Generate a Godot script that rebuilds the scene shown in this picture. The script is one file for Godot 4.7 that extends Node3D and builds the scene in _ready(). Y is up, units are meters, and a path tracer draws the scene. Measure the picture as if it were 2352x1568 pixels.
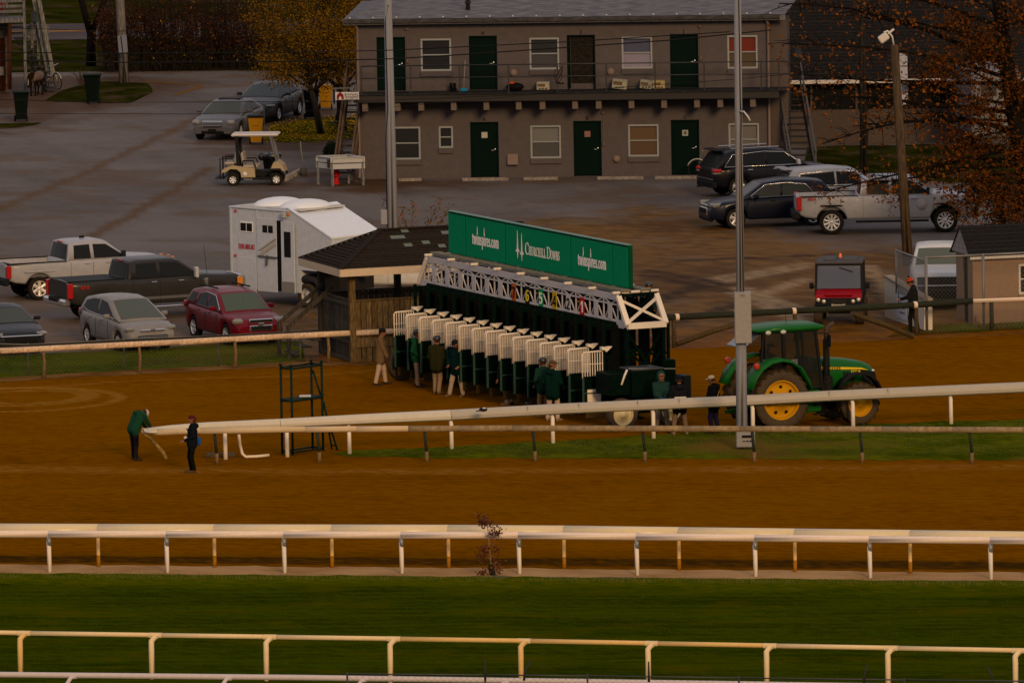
extends Node3D
# A dirt racetrack with a starting gate, seen from the stands across the infield; a stable yard behind.
# Survey: gp(x, y) turns a surveyed sight line of the photograph into the point where it meets the ground.

const FOC := 25157.0
const CX := 1176.0
const CY := 784.0
const EYE_H := 38.37
var eye := Vector3.ZERO
var ax_r := Vector3.RIGHT
var ax_u := Vector3.UP
var ax_f := Vector3.FORWARD
var rng := RandomNumberGenerator.new()
var used := {}
var mats := {}
var meshes := {}
var tex := {}

# ---------- survey ----------
func sight(x: float, y: float) -> Vector3:
	return ax_f + ax_r * ((x - CX) / FOC) - ax_u * ((y - CY) / FOC)

func gp(x: float, y: float, h := 0.0) -> Vector3:
	var d := sight(x, y)
	return eye + d * ((h - eye.y) / d.y)

func ppm(p: Vector3) -> float:
	return FOC / (p - eye).dot(ax_f)

func hgt(x: float, y0: float, y1: float) -> float:
	return (y0 - y1) / ppm(gp(x, y0)) / 0.994

func yaw_of(a: Vector3, b: Vector3) -> float:
	return atan2(-(b.z - a.z), b.x - a.x)

func g2(x: float, y: float) -> Vector2:
	var p := gp(x, y)
	return Vector2(p.x, p.z)

func poly2(a: Array) -> PackedVector2Array:
	var o := PackedVector2Array()
	for p in a:
		o.append(g2(p[0], p[1]))
	return o

# ---------- materials ----------
func lin(r: float, g: float, b: float) -> Color:
	return Color(r, g, b).linear_to_srgb()

func noise_tex(key: String, freq: float, lo: float, hi: float, oct := 4, kind := FastNoiseLite.TYPE_SIMPLEX_SMOOTH, sz := 512, bump := 0.0) -> Texture2D:
	if tex.has(key):
		return tex[key]
	var n := FastNoiseLite.new()
	n.noise_type = kind
	n.seed = key.hash() % 1000
	n.frequency = freq
	n.fractal_octaves = oct
	var t := NoiseTexture2D.new()
	t.width = sz
	t.height = sz
	t.seamless = true
	t.noise = n
	if bump > 0.0:
		t.as_normal_map = true
		t.bump_strength = bump
	else:
		var g := Gradient.new()
		g.set_color(0, Color(lo, lo, lo))
		g.set_color(1, Color(hi, hi, hi))
		t.color_ramp = g
	tex[key] = t
	return t

func V3(x: float, y: float, z: float) -> Vector3:
	return Vector3(x, y, z)

func mat(r: float, g: float, b: float, rough := 0.7, metal := 0.0, grain := "", gscale := 1.0) -> StandardMaterial3D:
	var key := "%f %f %f %f %f %s %f" % [r, g, b, rough, metal, grain, gscale]
	if mats.has(key):
		return mats[key]
	var m := StandardMaterial3D.new()
	m.albedo_color = lin(r, g, b)
	m.roughness = rough
	m.metallic = metal
	if rough > 0.4 and metal < 0.2:
		m.metallic_specular = 0.12
	if grain:
		m.albedo_texture = grain_tex(grain)
		m.uv1_triplanar = true
		m.uv1_scale = Vector3.ONE * gscale
		if grain == "wood":
			m.uv1_scale = Vector3(gscale * 3.0, gscale * 0.35, gscale * 3.0)
		elif grain == "streak":
			m.uv1_scale = Vector3(gscale * 3.0, gscale * 0.5, gscale * 3.0)
		elif grain == "rust":
			m.uv1_scale = Vector3(gscale * 0.5, gscale * 3.0, gscale * 3.0)
	mats[key] = m
	return m

func grain_tex(k: String) -> Texture2D:
	match k:
		"fine": return noise_tex("fine", 0.05, 0.72, 1.0)
		"blotch": return noise_tex("blotch", 0.012, 0.62, 1.0, 5)
		"soft": return noise_tex("soft", 0.02, 0.93, 1.0, 4)
		"wood": return noise_tex("wood", 0.02, 0.45, 1.0, 5)
		"streak": return noise_tex("streak", 0.015, 0.55, 1.0, 5)
		"rust": return noise_tex("rustt", 0.02, 0.45, 1.0, 4)
		"cell": return noise_tex("cell", 0.04, 0.6, 1.0, 2, FastNoiseLite.TYPE_CELLULAR)
	return noise_tex("fine", 0.05, 0.72, 1.0)

func vmat(rough := 0.9, grain := "fine", gscale := 1.0, normal_key := "", nstr := 1.0) -> StandardMaterial3D:
	var key := "v%f%s%f%s%f" % [rough, grain, gscale, normal_key, nstr]
	if mats.has(key):
		return mats[key]
	var m := StandardMaterial3D.new()
	m.vertex_color_use_as_albedo = true
	m.roughness = rough
	m.metallic_specular = 0.1 if rough < 0.7 else 0.0
	if grain:
		m.albedo_texture = grain_tex(grain)
		m.uv1_triplanar = true
		m.uv1_world_triplanar = true
		m.uv1_scale = Vector3.ONE * gscale
	if normal_key:
		m.normal_enabled = true
		m.normal_scale = nstr
		m.normal_texture = noise_tex(normal_key, 0.03, 0, 1, 5, FastNoiseLite.TYPE_SIMPLEX_SMOOTH, 512, 6.0)
	mats[key] = m
	return m

func glass_pane(r: float, g: float, b: float, a: float) -> StandardMaterial3D:
	var key := "glass%f%f%f%f" % [r, g, b, a]
	if mats.has(key):
		return mats[key]
	var m := StandardMaterial3D.new()
	m.albedo_color = lin(r, g, b)
	m.albedo_color.a = a
	m.transparency = BaseMaterial3D.TRANSPARENCY_ALPHA
	m.roughness = 0.04
	m.metallic_specular = 0.6
	mats[key] = m
	return m

func paint(r: float, g: float, b: float, rough := 0.35) -> StandardMaterial3D:
	var key := "paint%f%f%f%f" % [r, g, b, rough]
	if mats.has(key):
		return mats[key]
	var m := StandardMaterial3D.new()
	m.albedo_color = lin(r, g, b)
	m.albedo_texture = noise_tex("dust", 0.008, 0.92, 1.0, 5)
	m.uv1_triplanar = true
	m.uv1_scale = Vector3.ONE * 0.7
	m.roughness = rough
	m.metallic_specular = 0.22
	m.clearcoat_enabled = true
	m.clearcoat = 0.16
	m.clearcoat_roughness = 0.12
	mats[key] = m
	return m

# ---------- nodes ----------
func numbered(n: String) -> String:
	if not used.has(n):
		used[n] = 0
		return n
	used[n] += 1
	return "%s_%03d" % [n, used[n]]

func tag(o: Node3D, label: String, cat: String, group := "") -> Node3D:
	o.set_meta("label", label)
	o.set_meta("category", cat)
	if group:
		o.set_meta("group", group)
	return o

func thing(nm: String, label: String, cat: String, at := Vector3.ZERO, yaw := 0.0, group := "") -> Node3D:
	var o := Node3D.new()
	o.name = numbered(nm)
	add_child(o)
	o.position = at
	o.rotation.y = yaw
	tag(o, label, cat, group)
	return o

func obj(nm: String, s: Variant, m: Material, parent: Node = self, at := Vector3.ZERO) -> MeshInstance3D:
	var o := MeshInstance3D.new()
	o.mesh = s.commit() if s is SurfaceTool else s
	o.material_override = m
	o.name = numbered(nm) if parent == self else nm
	parent.add_child(o, true)
	o.position = at
	return o

func struct(nm: String, s: Variant, m: Material) -> MeshInstance3D:
	var o := obj(nm, s, m)
	o.set_meta("kind", "structure")
	return o

func stuff(o: Node3D) -> Node3D:
	o.set_meta("kind", "stuff")
	return o

func copy(o: Node3D, nm: String, at: Vector3, yaw: float, label: String, group := "") -> Node3D:
	var c: Node3D = o.duplicate()
	c.name = numbered(nm)
	add_child(c)
	c.position = at
	c.rotation.y = yaw
	c.set_meta("label", label)
	if group:
		c.set_meta("group", group)
	return c

# ---------- meshes ----------
func tool(smooth := false) -> SurfaceTool:
	var s := SurfaceTool.new()
	s.begin(Mesh.PRIMITIVE_TRIANGLES)
	if smooth:
		s.set_smooth_group(0)
	return s

func done(s: SurfaceTool) -> ArrayMesh:
	s.generate_normals()
	return s.commit()

func tri(s: SurfaceTool, a: Vector3, b: Vector3, c: Vector3) -> void:
	s.add_vertex(a)
	s.add_vertex(b)
	s.add_vertex(c)

func quad(s: SurfaceTool, a: Vector3, b: Vector3, c: Vector3, d: Vector3) -> void:
	tri(s, a, b, c)
	tri(s, a, c, d)

func box(s: SurfaceTool, c: Vector3, e: Vector3, b := Basis.IDENTITY) -> void:
	var h := e * 0.5
	var p: Array[Vector3] = []
	for i in 8:
		p.append(c + b * Vector3(h.x if i & 1 else -h.x, h.y if i & 2 else -h.y, h.z if i & 4 else -h.z))
	quad(s, p[4], p[6], p[7], p[5])
	quad(s, p[1], p[3], p[2], p[0])
	quad(s, p[5], p[7], p[3], p[1])
	quad(s, p[0], p[2], p[6], p[4])
	quad(s, p[2], p[3], p[7], p[6])
	quad(s, p[0], p[4], p[5], p[1])

# box with chamfered edges
func cbox(s: SurfaceTool, c: Vector3, e: Vector3, r: float, b := Basis.IDENTITY) -> void:
	var h := e * 0.5
	r = minf(r, minf(h.x, minf(h.y, h.z)) * 0.9)
	var v := func(sx: float, sy: float, sz: float, k: int) -> Vector3:
		var q := Vector3(sx * (h.x - (0.0 if k == 0 else r)), sy * (h.y - (0.0 if k == 1 else r)), sz * (h.z - (0.0 if k == 2 else r)))
		return c + b * q
	for sg in [-1.0, 1.0]:
		var f: Array
		f = [v.call(sg, -1, -1, 0), v.call(sg, 1, -1, 0), v.call(sg, 1, 1, 0), v.call(sg, -1, 1, 0)]
		if sg > 0: f.reverse()
		quad(s, f[0], f[1], f[2], f[3])
		f = [v.call(-1, sg, -1, 1), v.call(-1, sg, 1, 1), v.call(1, sg, 1, 1), v.call(1, sg, -1, 1)]
		if sg > 0: f.reverse()
		quad(s, f[0], f[1], f[2], f[3])
		f = [v.call(-1, -1, sg, 2), v.call(1, -1, sg, 2), v.call(1, 1, sg, 2), v.call(-1, 1, sg, 2)]
		if sg > 0: f.reverse()
		quad(s, f[0], f[1], f[2], f[3])
		for sh in [-1.0, 1.0]:
			quad(s, v.call(-1, sg, sh, 1), v.call(1, sg, sh, 1), v.call(1, sg, sh, 2), v.call(-1, sg, sh, 2))
			quad(s, v.call(sg, -1, sh, 0), v.call(sg, 1, sh, 0), v.call(sg, 1, sh, 2), v.call(sg, -1, sh, 2))
			quad(s, v.call(sg, sh, -1, 0), v.call(sg, sh, 1, 0), v.call(sg, sh, 1, 1), v.call(sg, sh, -1, 1))
			for sk in [-1.0, 1.0]:
				tri(s, v.call(sg, sh, sk, 0), v.call(sg, sh, sk, 1), v.call(sg, sh, sk, 2))

func frame_of(d: Vector3) -> Basis:
	var z := d.normalized()
	var u := Vector3.UP if absf(z.y) < 0.95 else Vector3.RIGHT
	var x := u.cross(z).normalized()
	return Basis(x, z.cross(x), z)

# a bar of rectangular section from a to b (w across, h up)
func bar(s: SurfaceTool, a: Vector3, b: Vector3, w: float, h: float) -> void:
	box(s, (a + b) * 0.5, Vector3(w, h, a.distance_to(b)), frame_of(b - a))

func loft(s: SurfaceTool, rings: Array, closed := true, caps := true) -> void:
	for i in rings.size() - 1:
		var p: PackedVector3Array = rings[i]
		var q: PackedVector3Array = rings[i + 1]
		var n := p.size()
		for k in (n if closed else n - 1):
			var l := (k + 1) % n
			quad(s, p[k], q[k], q[l], p[l])
	if caps and closed:
		for e in [0, rings.size() - 1]:
			var p: PackedVector3Array = rings[e]
			for k in range(1, p.size() - 1):
				if e == 0:
					tri(s, p[0], p[k], p[k + 1])
				else:
					tri(s, p[0], p[k + 1], p[k])

func tube(s: SurfaceTool, pts: Array, rad: Variant, n := 6, caps := true) -> void:
	var rings := []
	var x := Vector3.ZERO
	for i in pts.size():
		var d: Vector3 = (pts[mini(i + 1, pts.size() - 1)] - pts[maxi(i - 1, 0)]).normalized()
		if i == 0:
			x = frame_of(d).x
		x = (x - d * x.dot(d)).normalized()
		var y := d.cross(x)
		var r: float = rad[i] if rad is Array else rad
		var ring := PackedVector3Array()
		for k in n:
			var t := TAU * k / n
			ring.append(pts[i] + (x * cos(t) + y * sin(t)) * r)
		rings.append(ring)
	loft(s, rings, true, caps)

func cyl(s: SurfaceTool, a: Vector3, b: Vector3, r0: float, r1 := -1.0, n := 10) -> void:
	tube(s, [a, b], [r0, r0 if r1 < 0.0 else r1], n)

# revolve [r, y] pairs round the y axis of a transform
func lathe(s: SurfaceTool, prof: Array, xf: Transform3D, n := 16, caps := true) -> void:
	var rings := []
	for p in prof:
		var ring := PackedVector3Array()
		for k in n:
			var t := -TAU * k / n
			ring.append(xf * Vector3(p[0] * cos(t), p[1], p[0] * sin(t)))
		rings.append(ring)
	loft(s, rings, true, caps)

# extrude a 2D outline (x, y) along z of a transform, from z0 to z1
func extr(s: SurfaceTool, poly: Array, xf: Transform3D, z0: float, z1: float) -> void:
	var pv := PackedVector2Array()
	for p in poly:
		pv.append(p if p is Vector2 else Vector2(p[0], p[1]))
	if Geometry2D.is_polygon_clockwise(pv):
		pv.reverse()
	var ix := Geometry2D.triangulate_polygon(pv)
	for i in range(0, ix.size(), 3):
		var a := pv[ix[i]]
		var b := pv[ix[i + 1]]
		var c := pv[ix[i + 2]]
		if (b - a).cross(c - a) > 0.0:
			var t := b
			b = c
			c = t
		tri(s, xf * Vector3(a.x, a.y, z1), xf * Vector3(b.x, b.y, z1), xf * Vector3(c.x, c.y, z1))
		tri(s, xf * Vector3(a.x, a.y, z0), xf * Vector3(c.x, c.y, z0), xf * Vector3(b.x, b.y, z0))
	for i in pv.size():
		var a := pv[i]
		var b := pv[(i + 1) % pv.size()]
		quad(s, xf * Vector3(a.x, a.y, z0), xf * Vector3(a.x, a.y, z1), xf * Vector3(b.x, b.y, z1), xf * Vector3(b.x, b.y, z0))

func ball(s: SurfaceTool, c: Vector3, r: Vector3, n := 10, m := 6) -> void:
	var prof := []
	for i in m + 1:
		var t := PI * i / m
		prof.append([maxf(sin(t), 0.002), -cos(t)])
	lathe(s, prof, Transform3D(Basis.from_scale(r), c), n, false)

func write(nm: String, txt: String, font: String, size: float, m: Material, parent: Node, xf: Transform3D, depth := 0.006, bold := false) -> MeshInstance3D:
	var t := TextMesh.new()
	t.text = txt
	var f := SystemFont.new()
	f.font_names = PackedStringArray([font])
	if bold:
		f.font_weight = 700
	t.font = f
	t.font_size = 48
	t.pixel_size = size / 48.0 * 1.35
	t.depth = depth
	var o := MeshInstance3D.new()
	o.mesh = t
	o.material_override = m
	o.name = nm
	parent.add_child(o, true)
	o.transform = xf
	return o

func xform(at: Vector3, yaw := 0.0) -> Transform3D:
	return Transform3D(Basis(Vector3.UP, yaw), at)

# ---------- the ground ----------
var n_big := FastNoiseLite.new()
var n_mid := FastNoiseLite.new()
var n_fine := FastNoiseLite.new()

func noises() -> void:
	n_big.seed = 3
	n_big.frequency = 0.06
	n_big.fractal_octaves = 4
	n_mid.seed = 8
	n_mid.frequency = 0.35
	n_mid.fractal_octaves = 4
	n_fine.seed = 5
	n_fine.frequency = 2.4
	n_fine.fractal_octaves = 3

func sheet(nm: String, poly: PackedVector2Array, y: float, dx: float, dz: float, shade: Callable, m: Material, wob := 0.0) -> MeshInstance3D:
	var lo := poly[0]
	var hi := poly[0]
	for p in poly:
		lo = lo.min(p)
		hi = hi.max(p)
	var nx := int(ceil((hi.x - lo.x) / dx))
	var nz := int(ceil((hi.y - lo.y) / dz))
	var s := tool(true)
	var cols := []
	for i in nx + 1:
		var x := minf(lo.x + i * dx, hi.x - 0.001) if i > 0 else lo.x + 0.001
		var hits := []
		for k in poly.size():
			var a := poly[k]
			var b := poly[(k + 1) % poly.size()]
			if (a.x <= x) != (b.x <= x):
				hits.append(lerpf(a.y, b.y, (x - a.x) / (b.x - a.x)))
		hits.sort()
		if hits.size() < 2:
			cols.append(null)
			continue
		var z0: float = hits[0] + n_mid.get_noise_2d(x * 2.0, 7.0) * wob
		var z1: float = hits[-1] + n_mid.get_noise_2d(x * 2.0, 31.0) * wob
		var col := PackedVector3Array()
		var cc := PackedColorArray()
		for k in nz + 1:
			var z := lerpf(z0, z1, float(k) / nz)
			var h := y
			col.append(Vector3(x, h, z))
			cc.append(shade.call(x, z, float(k) / nz))
		cols.append([col, cc])
	for i in nx:
		if cols[i] == null or cols[i + 1] == null:
			continue
		var a: PackedVector3Array = cols[i][0]
		var b: PackedVector3Array = cols[i + 1][0]
		var ca: PackedColorArray = cols[i][1]
		var cb: PackedColorArray = cols[i + 1][1]
		for k in nz:
			for q in [[a, ca, k], [b, cb, k], [b, cb, k + 1], [a, ca, k], [b, cb, k + 1], [a, ca, k + 1]]:
				s.set_color(q[1][q[2]])
				s.set_normal(Vector3.UP)
				s.add_vertex(q[0][q[2]])
	return struct(nm, s.commit(), m)

func mixc(a: Color, b: Color, t: float) -> Color:
	return a.lerp(b, clampf(t, 0.0, 1.0))

func smooth(a: float, b: float, x: float) -> float:
	return smoothstep(a, b, x)

# signed distance (positive inside) to a polygon
func inside(poly: PackedVector2Array, p: Vector2) -> float:
	var d := 1e9
	for k in poly.size():
		d = minf(d, p.distance_to(Geometry2D.get_closest_point_to_segment(p, poly[k], poly[(k + 1) % poly.size()])))
	return d if Geometry2D.is_point_in_polygon(p, poly) else -d

func seg_d(p: Vector2, a: Vector2, b: Vector2) -> float:
	return p.distance_to(Geometry2D.get_closest_point_to_segment(p, a, b))

const ASPHALT := Color(0.172, 0.148, 0.137)
const ASPH_DK := Color(0.112, 0.094, 0.085)
const DIRT_YARD := Color(0.19, 0.098, 0.026)
const DIRT_DK := Color(0.075, 0.033, 0.008)
const SOIL := Color(0.088, 0.052, 0.035)
const TRACK := Color(0.225, 0.082, 0.002)
const TRACK_DK := Color(0.12, 0.042, 0.001)

func ground() -> void:
	var s := tool()
	for r in [[-3000, -3000, 3000, -128], [-3000, 110, 3000, 400], [-3000, -128, -34, 110], [34, -128, 3000, 110]]:
		quad(s, Vector3(r[0], -0.03, r[1]), Vector3(r[2], -0.03, r[1]), Vector3(r[2], -0.03, r[3]), Vector3(r[0], -0.03, r[3]))
	struct("ground", s, mat(0.05, 0.045, 0.02, 0.95, 0, "blotch", 0.1))
	var dirt_r := poly2([[1000, 572], [1185, 520], [1427, 493], [1519, 484], [1640, 500], [1760, 540], [1900, 560], [2060, 576], [2500, 590], [2700, 800], [640, 870], [700, 690], [900, 660]])
	var dirt_l := poly2([[-300, 330], [0, 300], [150, 262], [330, 222], [430, 197], [330, 178], [120, 176], [-300, 185], [-300, 250], [90, 250], [90, 290], [-300, 310]])
	var soil_h := poly2([[700, 424], [760, 398], [1000, 417], [1000, 428], [880, 440]])
	var soil_t := poly2([[560, 345], [600, 275], [690, 250], [790, 255], [820, 330], [700, 345]])
	var crack := [[g2(-100, 520), g2(200, 395)], [g2(200, 395), g2(395, 300)], [g2(395, 300), g2(560, 215)], [g2(100, 600), g2(290, 500)], [g2(290, 500), g2(420, 425)], [g2(420, 425), g2(480, 385)]]
	var lot := poly2([[-400, 640], [200, 660], [700, 640], [720, 800], [-400, 860]])
	var brim := poly2([[900, 818], [1300, 808], [1700, 795], [2000, 783], [2352, 768], [3300, 735]])
	var rut := []
	for e in [[1500, 690, 1640, 640], [1640, 640, 1850, 605], [1500, 700, 1640, 651], [1640, 651, 1850, 613], [1480, 620, 1700, 660], [1700, 660, 1860, 720], [1480, 632, 1690, 672], [1690, 672, 1840, 735], [1560, 740, 1720, 690], [1720, 690, 1850, 640], [1540, 600, 1900, 585], [1990, 610, 2050, 690], [1985, 640, 2040, 720]]:
		rut.append([g2(e[0], e[1]), g2(e[2], e[3])])
	var shade := func(x: float, z: float, _t: float) -> Color:
		var p2 := Vector2(x, z)
		var w := n_mid.get_noise_2d(x, z)
		var f := n_fine.get_noise_2d(x, z * 0.8)
		var g := n_big.get_noise_2d(x, z)
		var p := Vector2(x + w * 0.8, z + n_mid.get_noise_2d(x + 50.0, z) * 3.0)
		var c := mixc(ASPHALT, ASPH_DK, 0.42 + g * 0.75 + w * 0.3 + f * 0.3 + n_mid.get_noise_2d((x - z * 0.22) * 0.8, (z + x * 0.22) * 0.12) * 0.5)
		c = mixc(c, Color(0.12, 0.07, 0.032), smooth(0.05, 0.5, n_mid.get_noise_2d(x * 0.55 + 20.0, z * 0.8) + g * 0.5 + f * 0.25) * 0.5)
		for k in crack.size():
			var d := seg_d(Vector2(x + w * 0.25, z), crack[k][0], crack[k][1])
			c = mixc(c, Color(0.11, 0.055, 0.018), smooth(0.4, 0.08, d) * (0.9 if k > 2 else 0.8))
		var il := inside(lot, p)
		if il > -2.0:
			c = mixc(c, Color(0.16, 0.082, 0.028), smooth(-2.0, 3.0, il) * (0.35 + w * 0.5))
		var ir := inside(dirt_r, p)
		if ir > -3.0:
			var ruts := n_fine.get_noise_2d(x * 0.3 + z * 0.06, z * 0.42 - x * 0.08) * 0.6 + f * 0.35
			var dirt := mixc(DIRT_YARD, DIRT_DK, smooth(-0.35, 0.45, ruts * 1.1 + g * 0.9) * 0.8)
			dirt = mixc(dirt, Color(0.16, 0.12, 0.085), smooth(0.2, 0.5, n_mid.get_noise_2d(x * 0.6 + 90.0, z * 0.5)) * 0.4)
			for k in rut.size():
				var dr := seg_d(p2, rut[k][0], rut[k][1])
				dirt = mixc(dirt, DIRT_DK * 0.45 if k % 2 == 0 else Color(0.32, 0.215, 0.12), smooth(0.5, 0.2, dr) * clampf(0.7 + f, 0, 1))
			c = mixc(c, dirt, smooth(-3.0, 2.0, ir + w * 2.0))
			for k in brim.size() - 1:
				c = mixc(c, mixc(TRACK, TRACK_DK, 0.45 + f + w), smooth(7.0, 0.0, seg_d(p2, brim[k], brim[k + 1]) + w * 2.0) * 0.85)
		for q in [dirt_l, soil_h, soil_t]:
			var iq := inside(q, p)
			if iq > -2.0:
				c = mixc(c, mixc(SOIL, DIRT_DK, 0.3 + f), smooth(-2.5, 1.0, iq + w * 2.0) * 0.95)
		return c
	var yard := PackedVector2Array([Vector2(-34, -128), Vector2(34, -128), Vector2(34, 20), Vector2(-34, 20)])
	sheet("yard", yard, 0.0, 0.26, 0.42, shade, vmat(0.62, "fine", 0.9, "lump", 0.5))
	var far_edge := [[-900, 905], [0, 872], [200, 862], [420, 850], [660, 838], [800, 835], [900, 818], [1100, 812], [1300, 808], [1500, 806], [1700, 795], [2000, 783], [2352, 768], [3300, 735]]
	var track := poly2(far_edge + [[3300, 1330], [2352, 1322], [1176, 1312], [0, 1302], [-900, 1296]])
	var tyre := [[g2(40, 912), 2.4], [g2(60, 912), 1.75], [g2(30, 918), 3.3]]
	var ridge := [g2(-900, 1092), g2(0, 1078), g2(900, 1084), g2(1700, 1078), g2(2352, 1073), g2(3300, 1066)]
	var wet := [g2(-900, 1280), g2(0, 1284), g2(1176, 1291), g2(2352, 1300), g2(3300, 1308)]
	var line2 := [g2(-900, 925), g2(0, 893), g2(400, 872), g2(700, 862), g2(960, 845)]
	var shade_t := func(x: float, z: float, _t: float) -> Color:
		var w := n_mid.get_noise_2d(x * 0.7, z)
		var f := n_fine.get_noise_2d(x * 0.8, z)
		var g := n_big.get_noise_2d(x * 0.6, z)
		var c := mixc(TRACK, TRACK_DK, 0.3 + w * 0.28 + f * 0.6 + g * 0.3 + n_fine.get_noise_2d(x * 0.12, z * 1.3) * 0.3 + sin((z - 0.17 * x) * 10.5 + w * 2.0) * (0.1 + 0.25 * maxf(0.0, n_mid.get_noise_2d(x * 0.3 + 70.0, z))))
		var p := Vector2(x, z + w * 0.5)
		for k in ridge.size() - 1:
			var d := seg_d(p, ridge[k], ridge[k + 1])
			c = mixc(c, Color(0.29, 0.13, 0.022), smooth(1.3, 0.1, d) * clampf(0.4 + f * 1.4, 0, 1))
		for k in wet.size() - 1:
			c = mixc(c, Color(0.06, 0.028, 0.006), smooth(0.95, 0.55, seg_d(Vector2(x, z + w * 0.35), wet[k], wet[k + 1])) * (0.8 + f * 0.7))
		for k in line2.size() - 1:
			c = mixc(c, Color(0.29, 0.125, 0.02), smooth(0.3, 0.05, seg_d(p, line2[k], line2[k + 1])) * clampf(0.4 + f * 1.5, 0, 1))
		for q in tyre:
			var v: Vector2 = Vector2(x, z) - q[0]
			var d: float = absf(v.length() - q[1])
			if v.x > -0.9 and d < 0.26:
				c = mixc(c, Color(0.33, 0.165, 0.03), smooth(0.26, 0.1, d) * (0.75 if sin(v.angle() * 55.0) > 0.0 or d > 0.14 else 0.2))
		return c
	sheet("dirt_track", track, 0.008, 0.17, 0.17, shade_t, vmat(0.85, "fine", 1.3, "furrow", 0.8))
	var kerb := poly2([[-900, 1291], [0, 1297], [1176, 1306], [2352, 1316], [3300, 1324], [3300, 1345], [2352, 1337], [1176, 1325], [0, 1318], [-900, 1310]])
	sheet("sand_strip", kerb, 0.014, 0.3, 0.3, func(x: float, z: float, _t: float) -> Color:
		return mixc(Color(0.5, 0.31, 0.15), Color(0.34, 0.19, 0.08), 0.35 + n_mid.get_noise_2d(x, z) * 0.9 + n_fine.get_noise_2d(x, z) * 0.4), vmat(0.9, "fine", 1.2), 0.3)
	var turf := poly2([[-900, 1309], [0, 1317], [1176, 1326], [2352, 1336], [3300, 1345], [3300, 1900], [-900, 1900]])
	sheet("turf_course", turf, 0.018, 0.2, 0.2, func(x: float, z: float, t: float) -> Color:
		var w := n_mid.get_noise_2d(x * 0.5, z * 1.2)
		var f := n_fine.get_noise_2d(x * 0.8, z * 1.3)
		var c := mixc(Color(0.05, 0.066, 0.001), Color(0.022, 0.034, 0.0007), 0.42 + w * 0.5 + f * 0.8 + n_fine.get_noise_2d(x * 0.06, z * 0.8) * 0.6 + sin((z - 0.19 * x) * 8.4 + w) * 0.16 + sin((z - 0.19 * x) * 1.3) * 0.12)
		c = mixc(c, Color(0.1, 0.075, 0.003), smooth(0.25, 0.6, n_mid.get_noise_2d(x * 0.7 + 40.0, z) + f * 0.5) * 0.5)
		var edge := smooth(0.075, 0.02, t + w * 0.02)
		return mixc(c, mixc(Color(0.11, 0.1, 0.004), Color(0.045, 0.075, 0.002), 0.5 + f * 1.6), edge), vmat(0.95, "fine", 2.0), 0.35)
	var isle := poly2([[760, 1040], [850, 1034], [1000, 1028], [1200, 1017], [1400, 1006], [1600, 993], [1800, 982], [2000, 974], [2352, 964], [3300, 935], [3300, 1062], [2352, 1059], [1700, 1055], [1300, 1054], [1000, 1052], [800, 1049]])
	var grass_c := func(x: float, z: float, t: float) -> Color:
		var w := n_mid.get_noise_2d(x * 0.9, z)
		var f := n_fine.get_noise_2d(x, z)
		var c := mixc(Color(0.115, 0.12, 0.006), Color(0.042, 0.06, 0.003), 0.5 + w * 0.9 + f * 1.0)
		var bare := smooth(0.0, 0.42, n_big.get_noise_2d(x * 1.6 + 60.0, z * 1.5) + f * 0.3 + (t - 0.55) * 0.5)
		return mixc(c, Color(0.17, 0.085, 0.022), bare * 0.8)
	sheet("grass_island", isle, 0.014, 0.2, 0.25, grass_c, vmat(0.95, "fine", 2.0), 0.4)
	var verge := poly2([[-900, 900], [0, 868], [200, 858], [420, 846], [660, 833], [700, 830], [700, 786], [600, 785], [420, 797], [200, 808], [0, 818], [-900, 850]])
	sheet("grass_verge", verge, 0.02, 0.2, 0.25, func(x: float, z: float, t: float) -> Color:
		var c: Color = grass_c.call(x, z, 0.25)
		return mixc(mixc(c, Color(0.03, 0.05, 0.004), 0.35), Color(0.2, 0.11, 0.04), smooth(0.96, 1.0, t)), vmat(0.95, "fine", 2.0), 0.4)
	sheet("dirt_bank", poly2([[-900, 912], [0, 877], [420, 855], [660, 841], [860, 838], [860, 832], [690, 831], [420, 845], [0, 867], [-900, 899]]), 0.014, 0.3, 0.2, func(x: float, z: float, _t: float) -> Color:
		return mixc(Color(0.26, 0.14, 0.05), Color(0.13, 0.055, 0.012), 0.5 + n_mid.get_noise_2d(x, z) + n_fine.get_noise_2d(x, z) * 0.6), vmat(0.9, "fine", 1.2), 0.3)
	sheet("shed_verge", poly2([[2040, 775], [2120, 768], [2352, 756], [2700, 745], [2700, 715], [2352, 738], [2120, 748], [2070, 755]]), 0.014, 0.2, 0.3, func(x: float, z: float, t: float) -> Color:
		return mixc(grass_c.call(x, z, 0.3), Color(0.11, 0.05, 0.012), clampf(0.45 + n_mid.get_noise_2d(x + 5.0, z) * 1.4, 0, 1)), vmat(0.95, "fine", 2.0), 0.3)
	var lawn := func(x: float, z: float, _t: float) -> Color:
		var f := n_fine.get_noise_2d(x, z)
		return mixc(mixc(Color(0.033, 0.036, 0.005), Color(0.014, 0.016, 0.003), 0.5 + f + n_mid.get_noise_2d(x, z)), SOIL, smooth(0.1, 0.45, n_mid.get_noise_2d(x + 9.0, z)) * 0.7)
	sheet("corner_lawn", poly2([[100, 232], [180, 236], [300, 236], [350, 212], [345, 192], [260, 186], [210, 189], [140, 207]]), 0.012, 0.25, 0.4, lawn, vmat(0.95, "fine", 2.0), 0.5)
	sheet("barn_lawn", poly2([[1840, 337], [2100, 333], [2500, 328], [2500, 430], [2200, 420], [1930, 402], [1850, 372]]), 0.012, 0.25, 0.4, lawn, vmat(0.95, "fine", 2.0), 0.5)
	sheet("edge_lawn", poly2([[-200, 300], [0, 296], [80, 288], [95, 281], [0, 283], [-200, 290]]), 0.012, 0.25, 0.4, lawn, vmat(0.95, "fine", 2.0), 0.4)
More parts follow.
